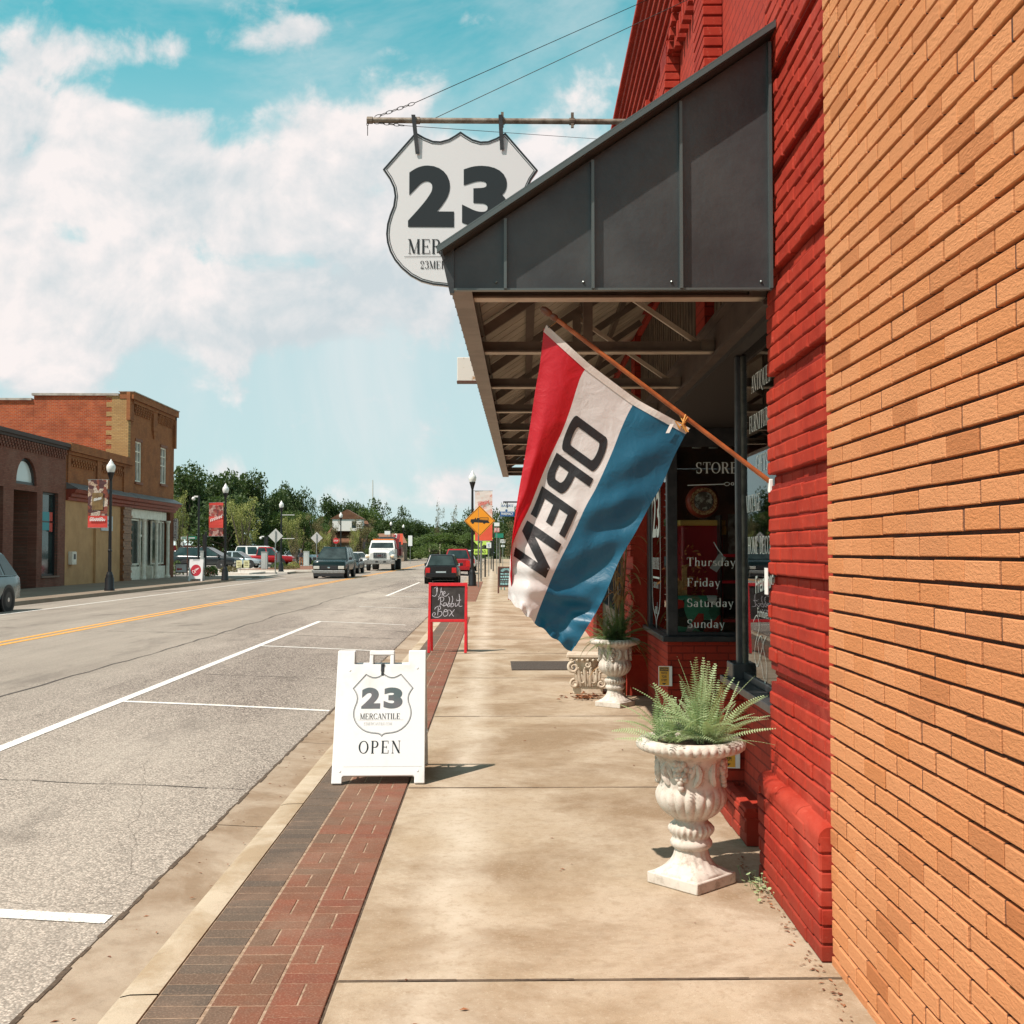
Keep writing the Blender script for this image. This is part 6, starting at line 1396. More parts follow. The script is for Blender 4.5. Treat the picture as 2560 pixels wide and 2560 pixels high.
def school(px, py, hdpx, Y, label, plate, ped=True):
    k = Y/F_PX; e = empty('pedestrian_sign', ((px-VPX)*k, Y, G(Y)), 0, label, 'road sign'); zc = EYE+(1380-py)*k-G(Y); post(e, zc+.3, .03)
    M = frame(0, 0, zc, (1,0,0), (0,0,1)); b = MB(); b.prism(diamond(hdpx*k), -.004, M); b.build('panel', YG, e)
    b = MB(); s = hdpx*k
    for pts in ([(-.02,.3),(.10,.3),(.14,-.05),(.0,-.08)], [(.0,-.05),(.08,-.05),(-.08,-.5),(-.17,-.47)], [(.06,-.05),(.14,-.05),(.24,-.5),(.16,-.52)], [(.08,.26),(.12,.2),(.3,.02),(.26,-.02)], [(0,.24),(-.02,.16),(-.2,0),(-.22,.06)]): b.add([M @ Vector((x*s, y*s, .003)) for x, y in pts], [(0,1,2,3)])
    b.add([M @ Vector((.05*s+.08*s*cos(a), .42*s+.08*s*sin(a), .003)) for a in [i*pi/4 for i in range(8)]], [tuple(range(8))]); b.build('walking_symbol', BTXT, e)
    if plate:
        b = MB(); b.prism([(-.42,-.16),(.42,-.16),(.42,.16),(-.42,.16)], -.004, frame(0,0,zc-hdpx*k-.22,(1,0,0),(0,0,1))); b.build('plate', YG, e)
        b = MB(); bold(b, plate, frame(0,-.006+.002,zc-hdpx*k-.31,(1,0,0),(0,0,1)) @ Matrix.Translation((0,0,.003)), .17, .66, .01); b.build('lettering', BTXT, e)
school(1201, 1346, 24, 66, 'yellow green pedestrian sign with AHEAD plate just behind the lamp post', 'AHEAD'); school(1214, 1346, 19, 84, 'farther yellow green pedestrian sign overlapping the one with the AHEAD plate', None)
def plate_sign(name, px, py, wpx, hpx, Y, mat, label, text=None, tmat=BTXT, lines=1, posth=True, cat='road sign', border=None, tw=.8):
    k = Y/F_PX; e = empty(name, ((px-VPX)*k, Y, G(Y)), 0, label, cat); zc = EYE+(1380-py)*k-G(Y)
    if posth: post(e, zc+hpx*k*.5, .03)
    w, h = wpx*k, hpx*k; b = MB(); b.box(-w/2, -.02, zc-h/2, w/2, 0, zc+h/2); b.build('panel', mat, e)
    if text:
        n = len(text)
        for i, s_ in enumerate(text):
            if not s_: continue
            b = MB(); hh = h/n*.62; bold(b, s_, frame(0, -.023, zc+h/2-(i+.85)*h/n, (1,0,0), (0,0,1)), hh, w*tw*(min(1, len(s_)/4) if len(s_) < 3 else 1), .008); b.build('lettering', tmat, e)
    return e
GRN = pm('sign green', (.012,.20,.13), .45); WS = pm('sign white', (.70,.72,.72), .45); BLU = pm('sign blue', (.02,.10,.28), .45)
plate_sign('street_name_sign', 1248, 1339, 21, 11, 90, GRN, 'green street name sign above the sidewalk right of the banner', ['MAIN'] if False else None)
plate_sign('route_sign', 1242, 1311, 13, 9, 78, WS, 'upper white route sign with black number, right of the banner', ['298'] if False else None)
plate_sign('route_sign', 1242, 1325, 13, 11, 80, pm('sign white with red', (.70,.60,.58), .5, 0, (.5,.06,.05), 6), 'lower white and red route sign, right of the banner')
plate_sign('route_sign', 1257, 1353, 12, 9, 98, WS, 'white 292 route sign on a grey post up the sidewalk', ['292'])
plate_sign('route_sign', 1257, 1365, 9, 5, 98.05, WS, 'tiny white plate under the 292 route sign', None, posth=False)
plate_sign('route_sign', 1222, 1363, 12, 14, 72, WS, 'white 92 sign with blue figures behind the pedestrian signs', ['92'], BLU)
e = plate_sign('pharmacy_sign', 1268, 1269, 36, 20, 62, WS, 'white and navy shop sign hanging over the far sidewalk', ['BANKS', ''], BLU, posth=False, cat='sign')
k = 62/F_PX; b = MB(); z = EYE+(1380-1285)*k-G(62); b.box(-18*k, -.03, z-6*k, 18*k, 0, z+6*k); b.build('lower_panel', BLU, e); b = MB(); bold(b, 'PHARMACY', frame(0,-.035,z-3*k,(1,0,0),(0,0,1)), 7*k, 30*k, .01); b.build('lettering', WTXT, e)
b = MB(); b.add([(3*k*cos(a)-2*k, -.024, z+9*k+3*k*sin(a)) for a in [i*pi/5 for i in range(10)]], [tuple(range(10))]); b.build('round_emblem', BLU, e)
b = MB(); b.bar((-10*k, 0, z+30*k), (40*k, 0, z+30*k), .08); b.bar((0,0,z+28*k),(0,0,z+15*k),.05); b.bar((35*k,0,z-3.0),(35*k,0,z+30*k),.08); b.build('bracket', BLACKM, e)
# far side signs
def back_diamond(px, py, hdpx, Y, label):
    k = Y/F_PX; e = empty('diamond_sign', ((px-VPX)*k, Y, G(Y)), 0, label, 'road sign'); zc = EYE+(1380-py)*k-G(Y)
    b = MB(); b.prism(diamond(hdpx*k), -.006, frame(0,.0,zc,(1,0,0),(0,0,1))); b.build('panel', pm('bare aluminium', (.55,.55,.53), .5, .2), e); b = MB(); b.tube([(0,-.04,0),(0,-.04,zc+hdpx*k*.7)], .04, 6); b.build('post', STEEL, e)
back_diamond(691, 1340, 18.5, 84.5, 'grey back of the larger diamond road sign left of the third lamp'); back_diamond(793, 1345, 15, 104, 'grey back of the diamond road sign above the dark green vehicle bonnet'); back_diamond(462, 1360, 7, 100, 'small diamond sign back above the minivan roof, beside the street name post')
k = 122/F_PX; e = empty('stop_sign', ((841-VPX)*k, 122, G(122)), 0, 'red octagonal STOP sign beyond the dark green vehicle', 'road sign'); zc_ = EYE+(1380-1352)*k-G(122); post(e, zc_, .03)
b = MB(); M = frame(0,-.01,zc_,(1,0,0),(0,0,1)); b.prism([(.33*cos(pi/8+i*pi/4), .33*sin(pi/8+i*pi/4)) for i in range(8)], -.01, M); b.build('panel', pm('stop red', (.5,.02,.025), .5), e); b = MB(); bold(b, 'STOP', frame(0,-.015,zc_-.1,(1,0,0),(0,0,1)), .2, .46, .01); b.build('lettering', WTXT, e)
# street name post, arrow board, Open board
k = 76/F_PX; e = empty('street_name_sign', ((473-VPX)*k, 76, .0), 0, 'pair of green street name blades on a brown post beside the two storey building', 'road sign'); post(e, EYE+(1380-1335)*k, .04, BRF, 0)
b = MB(); z = EYE+(1380-1345)*k; b.box(-17*k, -.02, z-3.5*k, 0-.05, 0, z+3*k); b.build('blade', pm('pale blade', (.5,.56,.52), .5), e); b = MB(); b.box(.05, -.02, z-4*k+.02, 22*k, 0, z+4*k); b.build('blade', GRN, e)
b = MB(); b.box(-14*k, -.025, z-1.5*k, -3*k, -.021, z+1.2*k); b.build('lettering', GRN, e); b = MB(); b.box(3*k, -.025, z-1.2*k, 18*k, -.021, z+1.2*k); b.build('lettering', WS, e)
k = 68.5/F_PX; e = empty('arrow_board', ((458-VPX)*k, 73.5, .0), 0, 'small white board with red arrow in a black frame by the building corner', 'sign'); k = 73.5/F_PX; e.location.x = (458-VPX)*k
z0_, z1_ = EYE+(1380-1430)*k, EYE+(1380-1410)*k; b = MB(); b.box(-13.5*k, -.02, z0_, 13.5*k, 0, z1_); b.build('panel', WS, e)
b = MB(); b.box(-14.5*k,-.04,-.0,-13.5*k,.02,z1_+.05); b.box(13.5*k,-.04,0,14.5*k,.02,z1_+.05); b.box(-13.5*k,-.04,z1_,13.5*k,.02,z1_+.05); b.box(-13.5*k,-.04,z0_-.05,13.5*k,.02,z0_); b.build('frame', BLACK, e)
b = MB(); zm = (z0_*.62+z1_*.38); b.add([(x*k, -.024, zm+y*k) for x, y in ((-12,0),(-7,4),(-7,1.8),(2,1.8),(2,-1.8),(-7,-1.8),(-7,-4))], [tuple(range(7))]); b.build('arrow', pm('arrow red', (.45,.02,.02), .5), e)
k = 61.5/F_PX; c_x = (492-VPX)*k; e = empty('open_board', (c_x, 61.5, 0), 0, 'white sandwich board with red Open disc by the far lamp post', 'sign')
h_ = 54*k; w_ = 34*k; b = MB(); b.box(-w_/2, .06, 0, -w_/2+.09, .09, .12); b.box(w_/2-.09, .06, 0, w_/2, .09, .12); b.box(-w_/2, .06, .121, w_/2, .09, h_*.92); b.box(-w_/2, .061, h_*.921, -w_/4, .089, h_); b.box(w_/4, .061, h_*.921, w_/2, .089, h_); b.v = [(x, y+z*.18, z) for x, y, z in b.v]; b.build('front_panel', PLW, e)
b = MB(); b.box(-w_/2, .5, 0, w_/2, .53, h_); b.v = [(x, y-(z)*.12+.0, z) for x, y, z in b.v]; b.build('back_panel', PLW, e)
M = frame(0, .06, 0, (1,0,0), (0,.18,1)) @ Matrix.Translation((0, h_*.5, .002)); b = MB(); r_ = .29; b.add([M @ Vector((r_*cos(a), r_*1.12*sin(a), 0)) for a in [i*pi/14 for i in range(28)]], [tuple(range(28))]); b.build('red_disc', pm('disc red', (.42,.012,.03), .5), e)
b = MB(); M2 = M @ Matrix.Rotation(radians(35), 4, 'Z') @ Matrix.Translation((0,0,.003))
stroke(b, [(-.15+.065*cos(a), .09*sin(a)) for a in [i*pi/8+1 for i in range(18)]], .022, M2); stroke(b, smooth([(-.07,-.12),(-.04,.05),(.0,.05),(.01,0),(-.03,-.02),(.04,.0),(.07,.05),(.05,.07),(.04,.02),(.08,-.02),(.11,.05),(.12,-.02),(.15,.05),(.17,.0),(.22,.03)], 4), .018, M2); b.build('script_lettering', WTXT, e)
for i, (px, tilt_) in enumerate(((601, -4), (613, 3))):
    k = 80/F_PX; e = empty('yard_sign', ((px-VPX)*k, 80+i*.8, .05), radians(tilt_), ('left' if i == 0 else 'right')+' of the pair of pale yellow yard signs near the minivan wheel', 'sign')
    b = MB(); b.box(-7*k, -.01, .42, 7*k, 0, .95); b.build('panel', pm('pale yellow card', (.62,.60,.36), .6), e); b = MB(); b.bar((-.12,.01,0),(-.12,.01,.5),.012); b.bar((.12,.01,0),(.12,.01,.5),.012); b.build('stake', STEEL, e)
    b = MB()
    for z in (.55,.67,.79): b.box(-.13, -.014, z, .13-.03*(z > .7), -.011, z+.05)
    b.build('lettering', pm('brown print', (.15,.12,.05), .6), e)
def simple(name, b, mat, loc_, label, cat, group=None, rz=0, **kw):
    o = b.build(name, mat, None, **kw); o.location = loc_; o.rotation_euler.z = rz; return tag(o, label, cat, group)
def at(px, Y): return (px-VPX)/F_PX*Y
for px, py0, py1, wpx, Y, lab in ((664, 1381, 1413, 14.5, 90, 'tall pale grey utility cabinet in front of the red pickup door'), (768, 1379, 1407, 13, 112, 'pale grey utility cabinet beside the walking person'), (510, 1379, 1400, 8, 82, 'grey cabinet behind the Open board'), (700, 1381, 1398, 10, 97, 'dark grey bin between the diamond sign post and the lamp')):
    k = Y/F_PX; z0_ = .15; h_ = EYE+(1380-py0)*k-z0_; b = MB(); b.box(-wpx*k/2, -.2, 0, wpx*k/2, .2, h_); b.box(-wpx*k/2-.02, -.23, h_, wpx*k/2+.02, .23, h_+.05); b.box(-wpx*k/2+.1, -.215, .1, wpx*k/2-.1, -.2, h_-.1)
    simple('utility_cabinet', b, pm('cabinet grey', (.40,.43,.42), .5) if 'dark' not in lab else pm('dark grey bin', (.10,.12,.12), .6), (at(px, Y), Y, z0_), lab, 'cabinet', bevel=.01)
# antenna mast
b = MB(); b.tube([(0,0,0),(0,0,16.5)], [.16,.07], 6); b.box(-.06,-.06,16.4,.06,.06,17); k = 230/F_PX
simple('flag_mast', b, pm('pale mast', (.5,.5,.48), .5), (at(932, 230), 230, -0.2), 'tall thin pale mast standing above the trees behind the tow truck', 'mast').scale = (1.6,1.6,.98)
# white/black lot posts
for px, py, Y, lab, wh in ((500, 1240, 78, 'black pole with white camera head left of the red banner', True), (518, 1330, 82, 'black pole with dark shield shaped sign edge beside the red banner', False), (664, 1340, 108, 'left of two black poles behind the white car', True), (671, 1338, 110, 'right of two black poles behind the white car', False)):
    k = Y/F_PX; e = empty('lot_pole', (at(px, Y), Y, .15), 0, lab, 'pole'); h_ = EYE+(1380-py)*k-.15; b = MB(); b.tube([(0,0,0),(0,0,h_)], .07, 8); b.build('pole', BLACKM, e)
    if wh: b = MB(); b.box(-.32,-.08,h_-.10,-.05,.08,h_); b.ball((-.38,0,h_-.2), .13, 10, 6); b.build('camera_head', WHITE, e)
    else: b = MB(); b.box(-.22,-.05,h_-1.9,.0,.05,h_-.2); b.build('sign_edge', BLACK, e)
# ------------------------------------------------------------------ vehicles
def paintm(name, col, met=.3): return pm(name, col, .25, met, tuple(c*.8 for c in col), .8, spec=.6)
HLIGHT = pm('headlight lens', (.68,.66,.60), .12, .3); TLIGHT = pm('tail light red', (.50,.012,.012), .2); PLATE = pm('number plate', (.42,.50,.52), .5)
TRIMB = pm('black plastic trim', (.022,.022,.024), .55); AMB = pm('amber lens', (.7,.22,.02), .3)
def wheel(par, x, y, r, w=.24, rim=RIM):
    s = 1 if x > 0 else -1; M = Matrix.Translation((x, y, r)) @ Matrix.Rotation(s*pi/2, 4, 'Y')
    b = MB(); b.lathe([(r*.62,-w/2),(r*.93,-w/2),(r,-w/2+.035),(r,w/2-.035),(r*.93,w/2),(r*.62,w/2)], 26, M=M); wh = b.build('wheel', RUBBER, par, smooth=35)
    b = MB(); b.lathe([(r*.63,-w/2+.03),(r*.63,w/2-.01),(r*.57,w/2-.02),(r*.55,w/2-.07),(.001,w/2-.07)], 26, M=M)
    for i in range(5):
        a = i*2*pi/5; b.add([M @ Vector(v) for v in ((.04*cos(a-1.2),.04*sin(a-1.2),w/2-.02),(r*.60*cos(a-.16),r*.60*sin(a-.16),w/2-.03),(r*.60*cos(a+.16),r*.60*sin(a+.16),w/2-.03),(.04*cos(a+1.2),.04*sin(a+1.2),w/2-.02))], [(0,1,2,3)])
    b.lathe([(.001,w/2-.0),(.06,w/2-.005),(.065,w/2-.04)], 12, M=M); b.build('rim', rim, wh, smooth=35)
def vehicle(name, label, loc_, rz, L, W, st, gh, col, wr=.34, wy=(-1.35,1.4), side_cuts=(.34,.66), roofrack=False, front='car', rear='car', glass=None, group=None, trim=None, chrome=False, parent=None):
    """st: lower body stations (y, top z, bottom z, half width factor); gh: greenhouse (belt y0,y1, roof y0,y1, belt z, roof z)"""
    e = empty(name, loc_, rz, label, 'car', group); hw = W/2; b = MB(); ringn = 14; vs = []
    for y, zt, zb, f in st:
        h_ = hw*f; zm = zb+(zt-zb)*.52
        half = [(0,zb),(h_*.82,zb),(h_*.965,zb+.10),(h_,zm-.12),(h_*.995,zm+.08),(h_*.965,zt-.10),(h_*.90,zt-.025),(h_*.6,zt)]
        rg = half+[(-x, z) for x, z in half[:0:-1]]; vs += [(x, y, z) for x, z in rg]
    n = 15; m = len(st); b.add(vs, [(i*n+j, i*n+(j+1) % n, (i+1)*n+(j+1) % n, (i+1)*n+j) for i in range(m-1) for j in range(n)]+[tuple(range(n))[::-1], tuple((m-1)*n+j for j in range(n))])
    # carve visual wheel arches: dark lips proud of the body
    b.build('body', col, e, smooth=40, bevel=0)
    for y in wy:
        for s in (-1, 1):
            ab = MB(); M = Matrix.Translation((s*(hw-.03), y, wr)) @ Matrix.Rotation(s*pi/2, 4, 'Y'); ab.lathe([(.001,.034),(wr*1.12,.034),(wr*1.17,.03),(wr*1.19,.0)], 24, M=M); ab.build('wheel_arch', TRIMB, e)
            wheel(e, s*(hw-.105), y, wr, .23)
    if gh:
        y0, y1, r0, r1, zb, zr = gh; wb, wt = hw*.93, hw*.71
        b = MB(); z2 = zr-.05
        bot = [(-wb,y0,zb),(wb,y0,zb),(wb,y1,zb),(-wb,y1,zb)]; mid = [(-wt,r0,z2),(wt,r0,z2),(wt,r1,z2),(-wt,r1,z2)]; top = [(-wt*.9,r0+.12,zr),(wt*.9,r0+.12,zr),(wt*.9,r1-.15,zr),(-wt*.9,r1-.15,zr)]
        b.add(bot+mid+top, [(0,1,5,4),(1,2,6,5),(2,3,7,6),(3,0,4,7),(4,5,9,8),(5,6,10,9),(6,7,11,10),(7,4,8,11),(8,9,10,11)]); b.build('cabin', col, e, bevel=.08, seg=3)
        G_ = glass or CARGLASS
        def pane(nm, A, B, C_, D, ins=.07, out=.013):
            A, B, C_, D = map(Vector, (A, B, C_, D)); c = (A+B+C_+D)/4; nrm = (B-A).cross(D-A).normalized()
            if nrm.dot(c-Vector((0, (y0+y1)/2, (zb+zr)/2))) < 0: nrm = -nrm
            q = [p+(c-p)*ins+nrm*out for p in (A, B, C_, D)]; bb = MB(); bb.add(q+[p-nrm*.02 for p in q], [(0,1,2,3),(7,6,5,4),(0,4,5,1),(1,5,6,2),(2,6,7,3),(3,7,4,0)]); bb.build(nm, G_, e)
        pane('windshield', bot[2], bot[3], mid[3], mid[2], .10); pane('rear_window', bot[0], bot[1], mid[1], mid[0], .12)
        cuts = [0]+list(side_cuts)+[1]
        for s, (ia, ib) in ((1, (1, 2)), (-1, (0, 3))):
            for ca, cb in zip(cuts, cuts[1:]):
                L_ = lambda P, Q, t: Vector(P)+(Vector(Q)-Vector(P))*t
                pane('side_window', L_(bot[ia], bot[ib], ca+.012), L_(bot[ia], bot[ib], cb-.012), L_(mid[ia], mid[ib], cb-.012), L_(mid[ia], mid[ib], ca+.012), .10)
        for s in (-1, 1): mb_ = MB(); mb_.box(s*(hw-.02)-.0, y1-.35, zb-.02, s*(hw+.16), y1-.22, zb+.14) if s > 0 else mb_.box(-(hw+.16), y1-.35, zb-.02, -(hw-.02), y1-.22, zb+.14); mb_.build('wing_mirror', trim or TRIMB, e, bevel=.02)
        if roofrack:
            for s in (-1, 1): rb_ = MB(); rb_.bar((s*wt*.92, r0+.2, zr+.05), (s*wt*.92, r1-.3, zr+.05), .035); rb_.build('roof_rail', CHROME if chrome else TRIMB, e)
    yf, zf = st[-1][0], st[-1][1]; yr, zrr = st[0][0], st[0][1]; hf = hw*st[-1][3]; hr = hw*st[0][3]
    if front:
        zl = zf-.20 if front != 'truck' else zf-.30
        for s in (-1, 1): b = MB(); x0, x1 = sorted((s*hf*.96, s*hf*.58)); b.box(x0, yf-.09, zl-.09, x1, yf+.025, zl+.09); b.build('headlight', HLIGHT, e, bevel=.02)
        b = MB(); b.box(-hf*.52, yf-.02, zl-.12, hf*.52, yf+.02, zl+.10); gr = b.build('grille', TRIMB, e, bevel=.01)
        b = MB(); b.ball((0, yf+.03, zl-.01), .06, 10, 5, (1.6,.3,.8)); b.build('badge', CHROME, gr)
        b = MB(); zb_ = st[-1][2]; b.box(-hf*.99, yf-.12, zl-.34, hf*.99, yf+.07, zl-.16); b.build('front_bumper', STEEL if chrome else col, e, bevel=.03)
        b = MB(); b.box(-hf*.94, yf-.1, zl-.52, hf*.94, yf+.05, zl-.345); b.build('lower_valance', TRIMB, e, bevel=.02)
    if rear:
        zl = zrr-.26
        for s in (-1, 1): b = MB(); x0, x1 = sorted((s*hr*1.0, s*hr*.70)); b.box(x0, yr-.03, zl-.20, x1, yr+.12, zl+.20); b.build('tail_light', TLIGHT, e, bevel=.02)
        b = MB(); b.box(-hr*.98, yr-.09, .38, hr*.98, yr+.1, .62); b.build('rear_bumper', STEEL if chrome else col, e, bevel=.03)
        b = MB(); b.box(-.26, yr-.025, zl-.16, .26, yr-.005, zl+.02); b.build('number_plate', PLATE, e)
    return e
SUV = lambda L, h: [(-L/2,h*.60,.42,.90),(-L/2+.10,h*.62,.34,.97),(-L/2+.5,h*.62,.30,1),(0,h*.60,.28,1),(L/2-1.4,h*.60,.28,1),(L/2-1.1,h*.585,.28,1),(L/2-.25,h*.52,.30,.97),(L/2-.04,h*.46,.34,.92),(L/2,h*.42,.40,.86)]
SIL = paintm('silver blue car paint', (.17,.22,.23), .5); DGR = paintm('dark green car paint', (.006,.016,.015)); BLK = paintm('black car paint', (.012,.012,.014)); REDC = paintm('red car paint', (.42,.012,.018)); WHC = paintm('white car paint', (.70,.70,.68), 0); NAVY = paintm('graphite car paint', (.028,.034,.038)); LBL = paintm('pale blue car paint', (.38,.46,.50))
L_, H_ = 4.55, 1.70
vehicle('silver_suv', 'silver crossover parked at the left picture edge with only its rear showing', (-14.42, 29.85, roadz(-14.4)), pi, L_, 1.86, SUV(L_, H_), (-2.12, 1.0, -1.55, .25, 1.02, H_), SIL, .36, (-1.35,1.37), (.30,.62))
L_, H_ = 5.2, 1.93
vehicle('green_suv', 'dark green full size vehicle with chrome bumper driving towards the viewer', (-9.62, 67.6, roadz(-9.6)+G(66)), pi, L_, 2.0, [(-2.6,1.1,.5,.93),(-2.5,1.16,.42,.98),(-1,1.16,.40,1),(.9,1.14,.40,1),(1.5,1.12,.40,1),(2.35,1.05,.42,.98),(2.56,1.0,.48,.95),(2.6,.94,.52,.93)], (-2.5, 1.40, -2.2, .32, 1.10, 1.84), DGR, .39, (-1.5,1.55), (.36,.68), True, 'truck', chrome=True)
L_, H_ = 4.7, 1.45
vehicle('dark_sedan', 'dark sedan following close behind the dark green vehicle', (-10.35, 79.5, roadz(-10.3)+G(78)), pi, L_, 1.82, SUV(L_, H_), (-1.6, 1.0, -.9, .3, .88, H_), NAVY, .33, (-1.35,1.4), (.5,))
L_, H_ = 4.4, 1.56
vehicle('black_hatchback', 'black hatchback with red tail lights parked at the near kerb', (-2.72, 59.4, roadz(-2.7)+G(58)), 0, L_, 1.76, SUV(L_, H_)[0:1]+[(-2.1,.98,.34,.98)]+SUV(L_, H_)[2:], (-2.1, 1.15, -1.75, .3, .96, H_), BLK, .35, (-1.3,1.35), (.34,.66))
vehicle('red_pickup', 'red pickup truck parked directly in front of the black hatchback', (-2.62, 80.5, roadz(-2.6)+G(78)), 0, 5.4, 2.0, [(-2.7,1.08,.5,.94),(-2.6,1.12,.44,.99),(0,1.12,.40,1),(.4,1.14,.40,1),(1.5,1.12,.40,1),(2.5,1.05,.42,.97),(2.7,.9,.5,.92)], (-.6, 1.45, -.45, .95, 1.12, 1.86), REDC, .40, (-1.65,1.65), (.5,))
vehicle('white_parked_car', 'white car parked beyond the red pickup, mostly hidden by the lamp post', (-2.5, 97, roadz(-2.5)+G(97)), 0, 4.7, 1.9, SUV(4.7, 1.75), (-2.2, 1.1, -1.9, .4, 1.05, 1.75), WHC, .35)
LZ = .25
vehicle('minivan', 'long graphite minivan seen side on in the car park behind the Open board', (at(522, 91), 91, LZ), -pi/2-.12, 5.1, 1.95, SUV(5.1, 1.75), (-2.42, 1.55, -2.15, .25, 1.0, 1.76), NAVY, .34, (-1.5,1.55), (.32,.66), True, chrome=True)
vehicle('white_sedan', 'small white sedan with its nose beyond the minivan bonnet', (at(598, 97), 97, LZ), -pi/2-.1, 4.4, 1.8, SUV(4.4, 1.42), (-1.5, 1.0, -.8, .2, .86, 1.42), LBL, .32, (-1.3,1.35), (.5,))
vehicle('red_lot_pickup', 'red pickup in the car park behind the tall grey cabinet', (at(662, 99), 99, LZ), -pi/2+.05, 5.3, 1.95, [(-2.65,1.04,.5,.96),(-2.5,1.06,.44,1),(0,1.06,.42,1),(.8,1.06,.42,1),(1.6,1.05,.42,1),(2.5,.98,.44,.97),(2.65,.85,.5,.92)], (-.55, 1.4, -.4, .8, 1.04, 1.78), REDC, .38, (-1.6,1.6), (.52,))
vehicle('white_suv', 'large white utility vehicle behind the red car park pickup', (at(655, 106), 106, LZ), -pi/2+.02, 5.3, 2.0, SUV(5.3, 1.9), (-2.4, 1.5, -2.15, .7, 1.1, 1.92), WHC, .4, (-1.55,1.6), (.32,.66), True)
vehicle('pale_blue_pickup', 'pale blue pickup far back in the car park near the walking person', (at(742, 130), 130, LZ), pi/2, 5.2, 1.9, SUV(5.2, 1.7), (-.8, 1.2, -.6, .6, 1.0, 1.72), LBL, .37, (-1.6,1.6), (.5,))
vehicle('dark_parked_car', 'dark car just showing past the corner of the two storey building', (at(438, 96), 97.5, LZ), pi/2, 4.6, 1.8, SUV(4.6, 1.5), (-1.9, 1.1, -1.4, .2, .92, 1.5), BLK, .34)
vehicle('white_far_car', 'pale car parked between the dark green vehicle and the tow truck', (at(893, 108), 108, .1), radians(205), 4.6, 1.8, SUV(4.6, 1.5), (-1.9, 1.1, -1.4, .2, .92, 1.5), WHC, .34)

# tow truck
TY = 88.0; tw = empty('tow_truck', (at(950, TY), TY+4.2, roadz(-9)+G(TY)), pi, 'white medium tow truck with amber light bar driving towards the viewer', 'truck')
TW = WHC; Y0 = 4.2
b = MB(); vs = []
for y, zt, zb, hw_ in ((2.35,1.75,.85,.98),(3.2,1.66,.85,.94),(4.0,1.56,.85,.86),(4.2,1.45,.88,.80)):
    half = [(0,zb),(hw_,zb),(hw_*1.0,zt-.35),(hw_*.88,zt-.08),(hw_*.5,zt)]; vs += [(x, y, z) for x, z in half+[(-x, z) for x, z in half[:0:-1]]]
n = 9; b.add(vs, [(i*n+j, i*n+(j+1) % n, (i+1)*n+(j+1) % n, (i+1)*n+j) for i in range(3) for j in range(n)]+[tuple(range(n))[::-1], tuple(27+j for j in range(n))]); b.build('bonnet', TW, tw, smooth=40)
b = MB(); b.add([(-1.05,.4,.8),(1.05,.4,.8),(1.05,2.45,.8),(-1.05,2.45,.8),(-1.05,.4,1.75),(1.05,.4,1.75),(1.05,2.45,1.72),(-1.05,2.45,1.72),(-.92,.5,2.42),(.92,.5,2.42),(.92,1.85,2.42),(-.92,1.85,2.42)], [(3,2,1,0),(0,1,5,4),(1,2,6,5),(2,3,7,6),(3,0,4,7),(4,5,9,8),(5,6,10,9),(6,7,11,10),(7,4,8,11),(8,9,10,11)]); b.build('cab', TW, tw, bevel=.06, seg=3)
b = MB(); b.add([(-.93,2.40,1.80),(.93,2.40,1.80),(.83,1.95,2.30),(-.83,1.95,2.30),(-.93,2.30,1.78),(.93,2.30,1.78),(.83,1.85,2.28),(-.83,1.85,2.28)], [(0,1,2,3),(7,6,5,4),(0,4,5,1),(1,5,6,2),(2,6,7,3),(3,7,4,0)]); b.build('windshield', CARGLASS, tw)
for s in (-1,1):
    b = MB(); b.add([(s*1.055,.6,1.72),(s*1.055,2.15,1.72),(s*.945,1.8,2.28),(s*.945,.6,2.28)], [(0,1,2,3)]); b.build('side_window', CARGLASS, tw)
    b = MB(); x0, x1 = sorted((s*.84, s*1.18)); b.box(x0, 2.7, .95, x1, 4.05, 1.28); b.build('fender', TW, tw, bevel=.12, seg=4)
    b = MB(); b.ball((s*.98, 4.04, 1.12), .125, 14, 8, (1.1,.5,1)); b.build('headlight', pm('lit headlight lens', (.8,.62,.42), .2), tw, smooth=True)
    b = MB(); b.bar((s*1.0,2.2,1.7),(s*1.45,2.3,1.9),.03); b.bar((s*1.0,2.2,2.2),(s*1.45,2.3,2.2),.03); x0, x1 = sorted((s*1.36, s*1.52)); b.box(x0,2.26,1.75,x1,2.34,2.3); b.build('wing_mirror', TRIMB, tw)
    wheel(tw, s*.98, 3.2, .46, .28, STEEL); wheel(tw, s*.92, -1.6, .46, .5, STEEL)
b = MB(); b.box(-.50, 4.19, 1.0, .50, 4.235, 1.42); gr = b.build('grille', TRIMB, tw)
b = MB()
for i in range(6): b.box(-.48, 4.236, 1.03+i*.065, .48, 4.25, 1.05+i*.065)
for i in range(7): b.box(-.48+i*.155, 4.236, 1.02, -.46+i*.155, 4.255, 1.40)
b.build('grille_bar', CHROME, gr)
b = MB(); bold(b, 'GMC', frame(0, 4.262, 1.13, (-1,0,0), (0,0,1)), .13, .4, .02); b.build('grille_lettering', pm('dark red badge', (.12,.02,.02), .4), gr)
b = MB(); b.box(-1.2, 4.15, .52, 1.2, 4.42, .86); bp = b.build('front_bumper', STEEL, tw, bevel=.03); b = MB(); b.box(-.52,4.42,.64,-.30,4.425,.76); b.box(.1,4.42,.64,.32,4.425,.76); b.build('bumper_slot', BLACK, bp)
b = MB(); b.box(-.85, 1.0, 2.46, .85, 1.3, 2.54); b.build('light_bar', pm('amber light bar', (.75,.20,.03), .35), tw, bevel=.02)
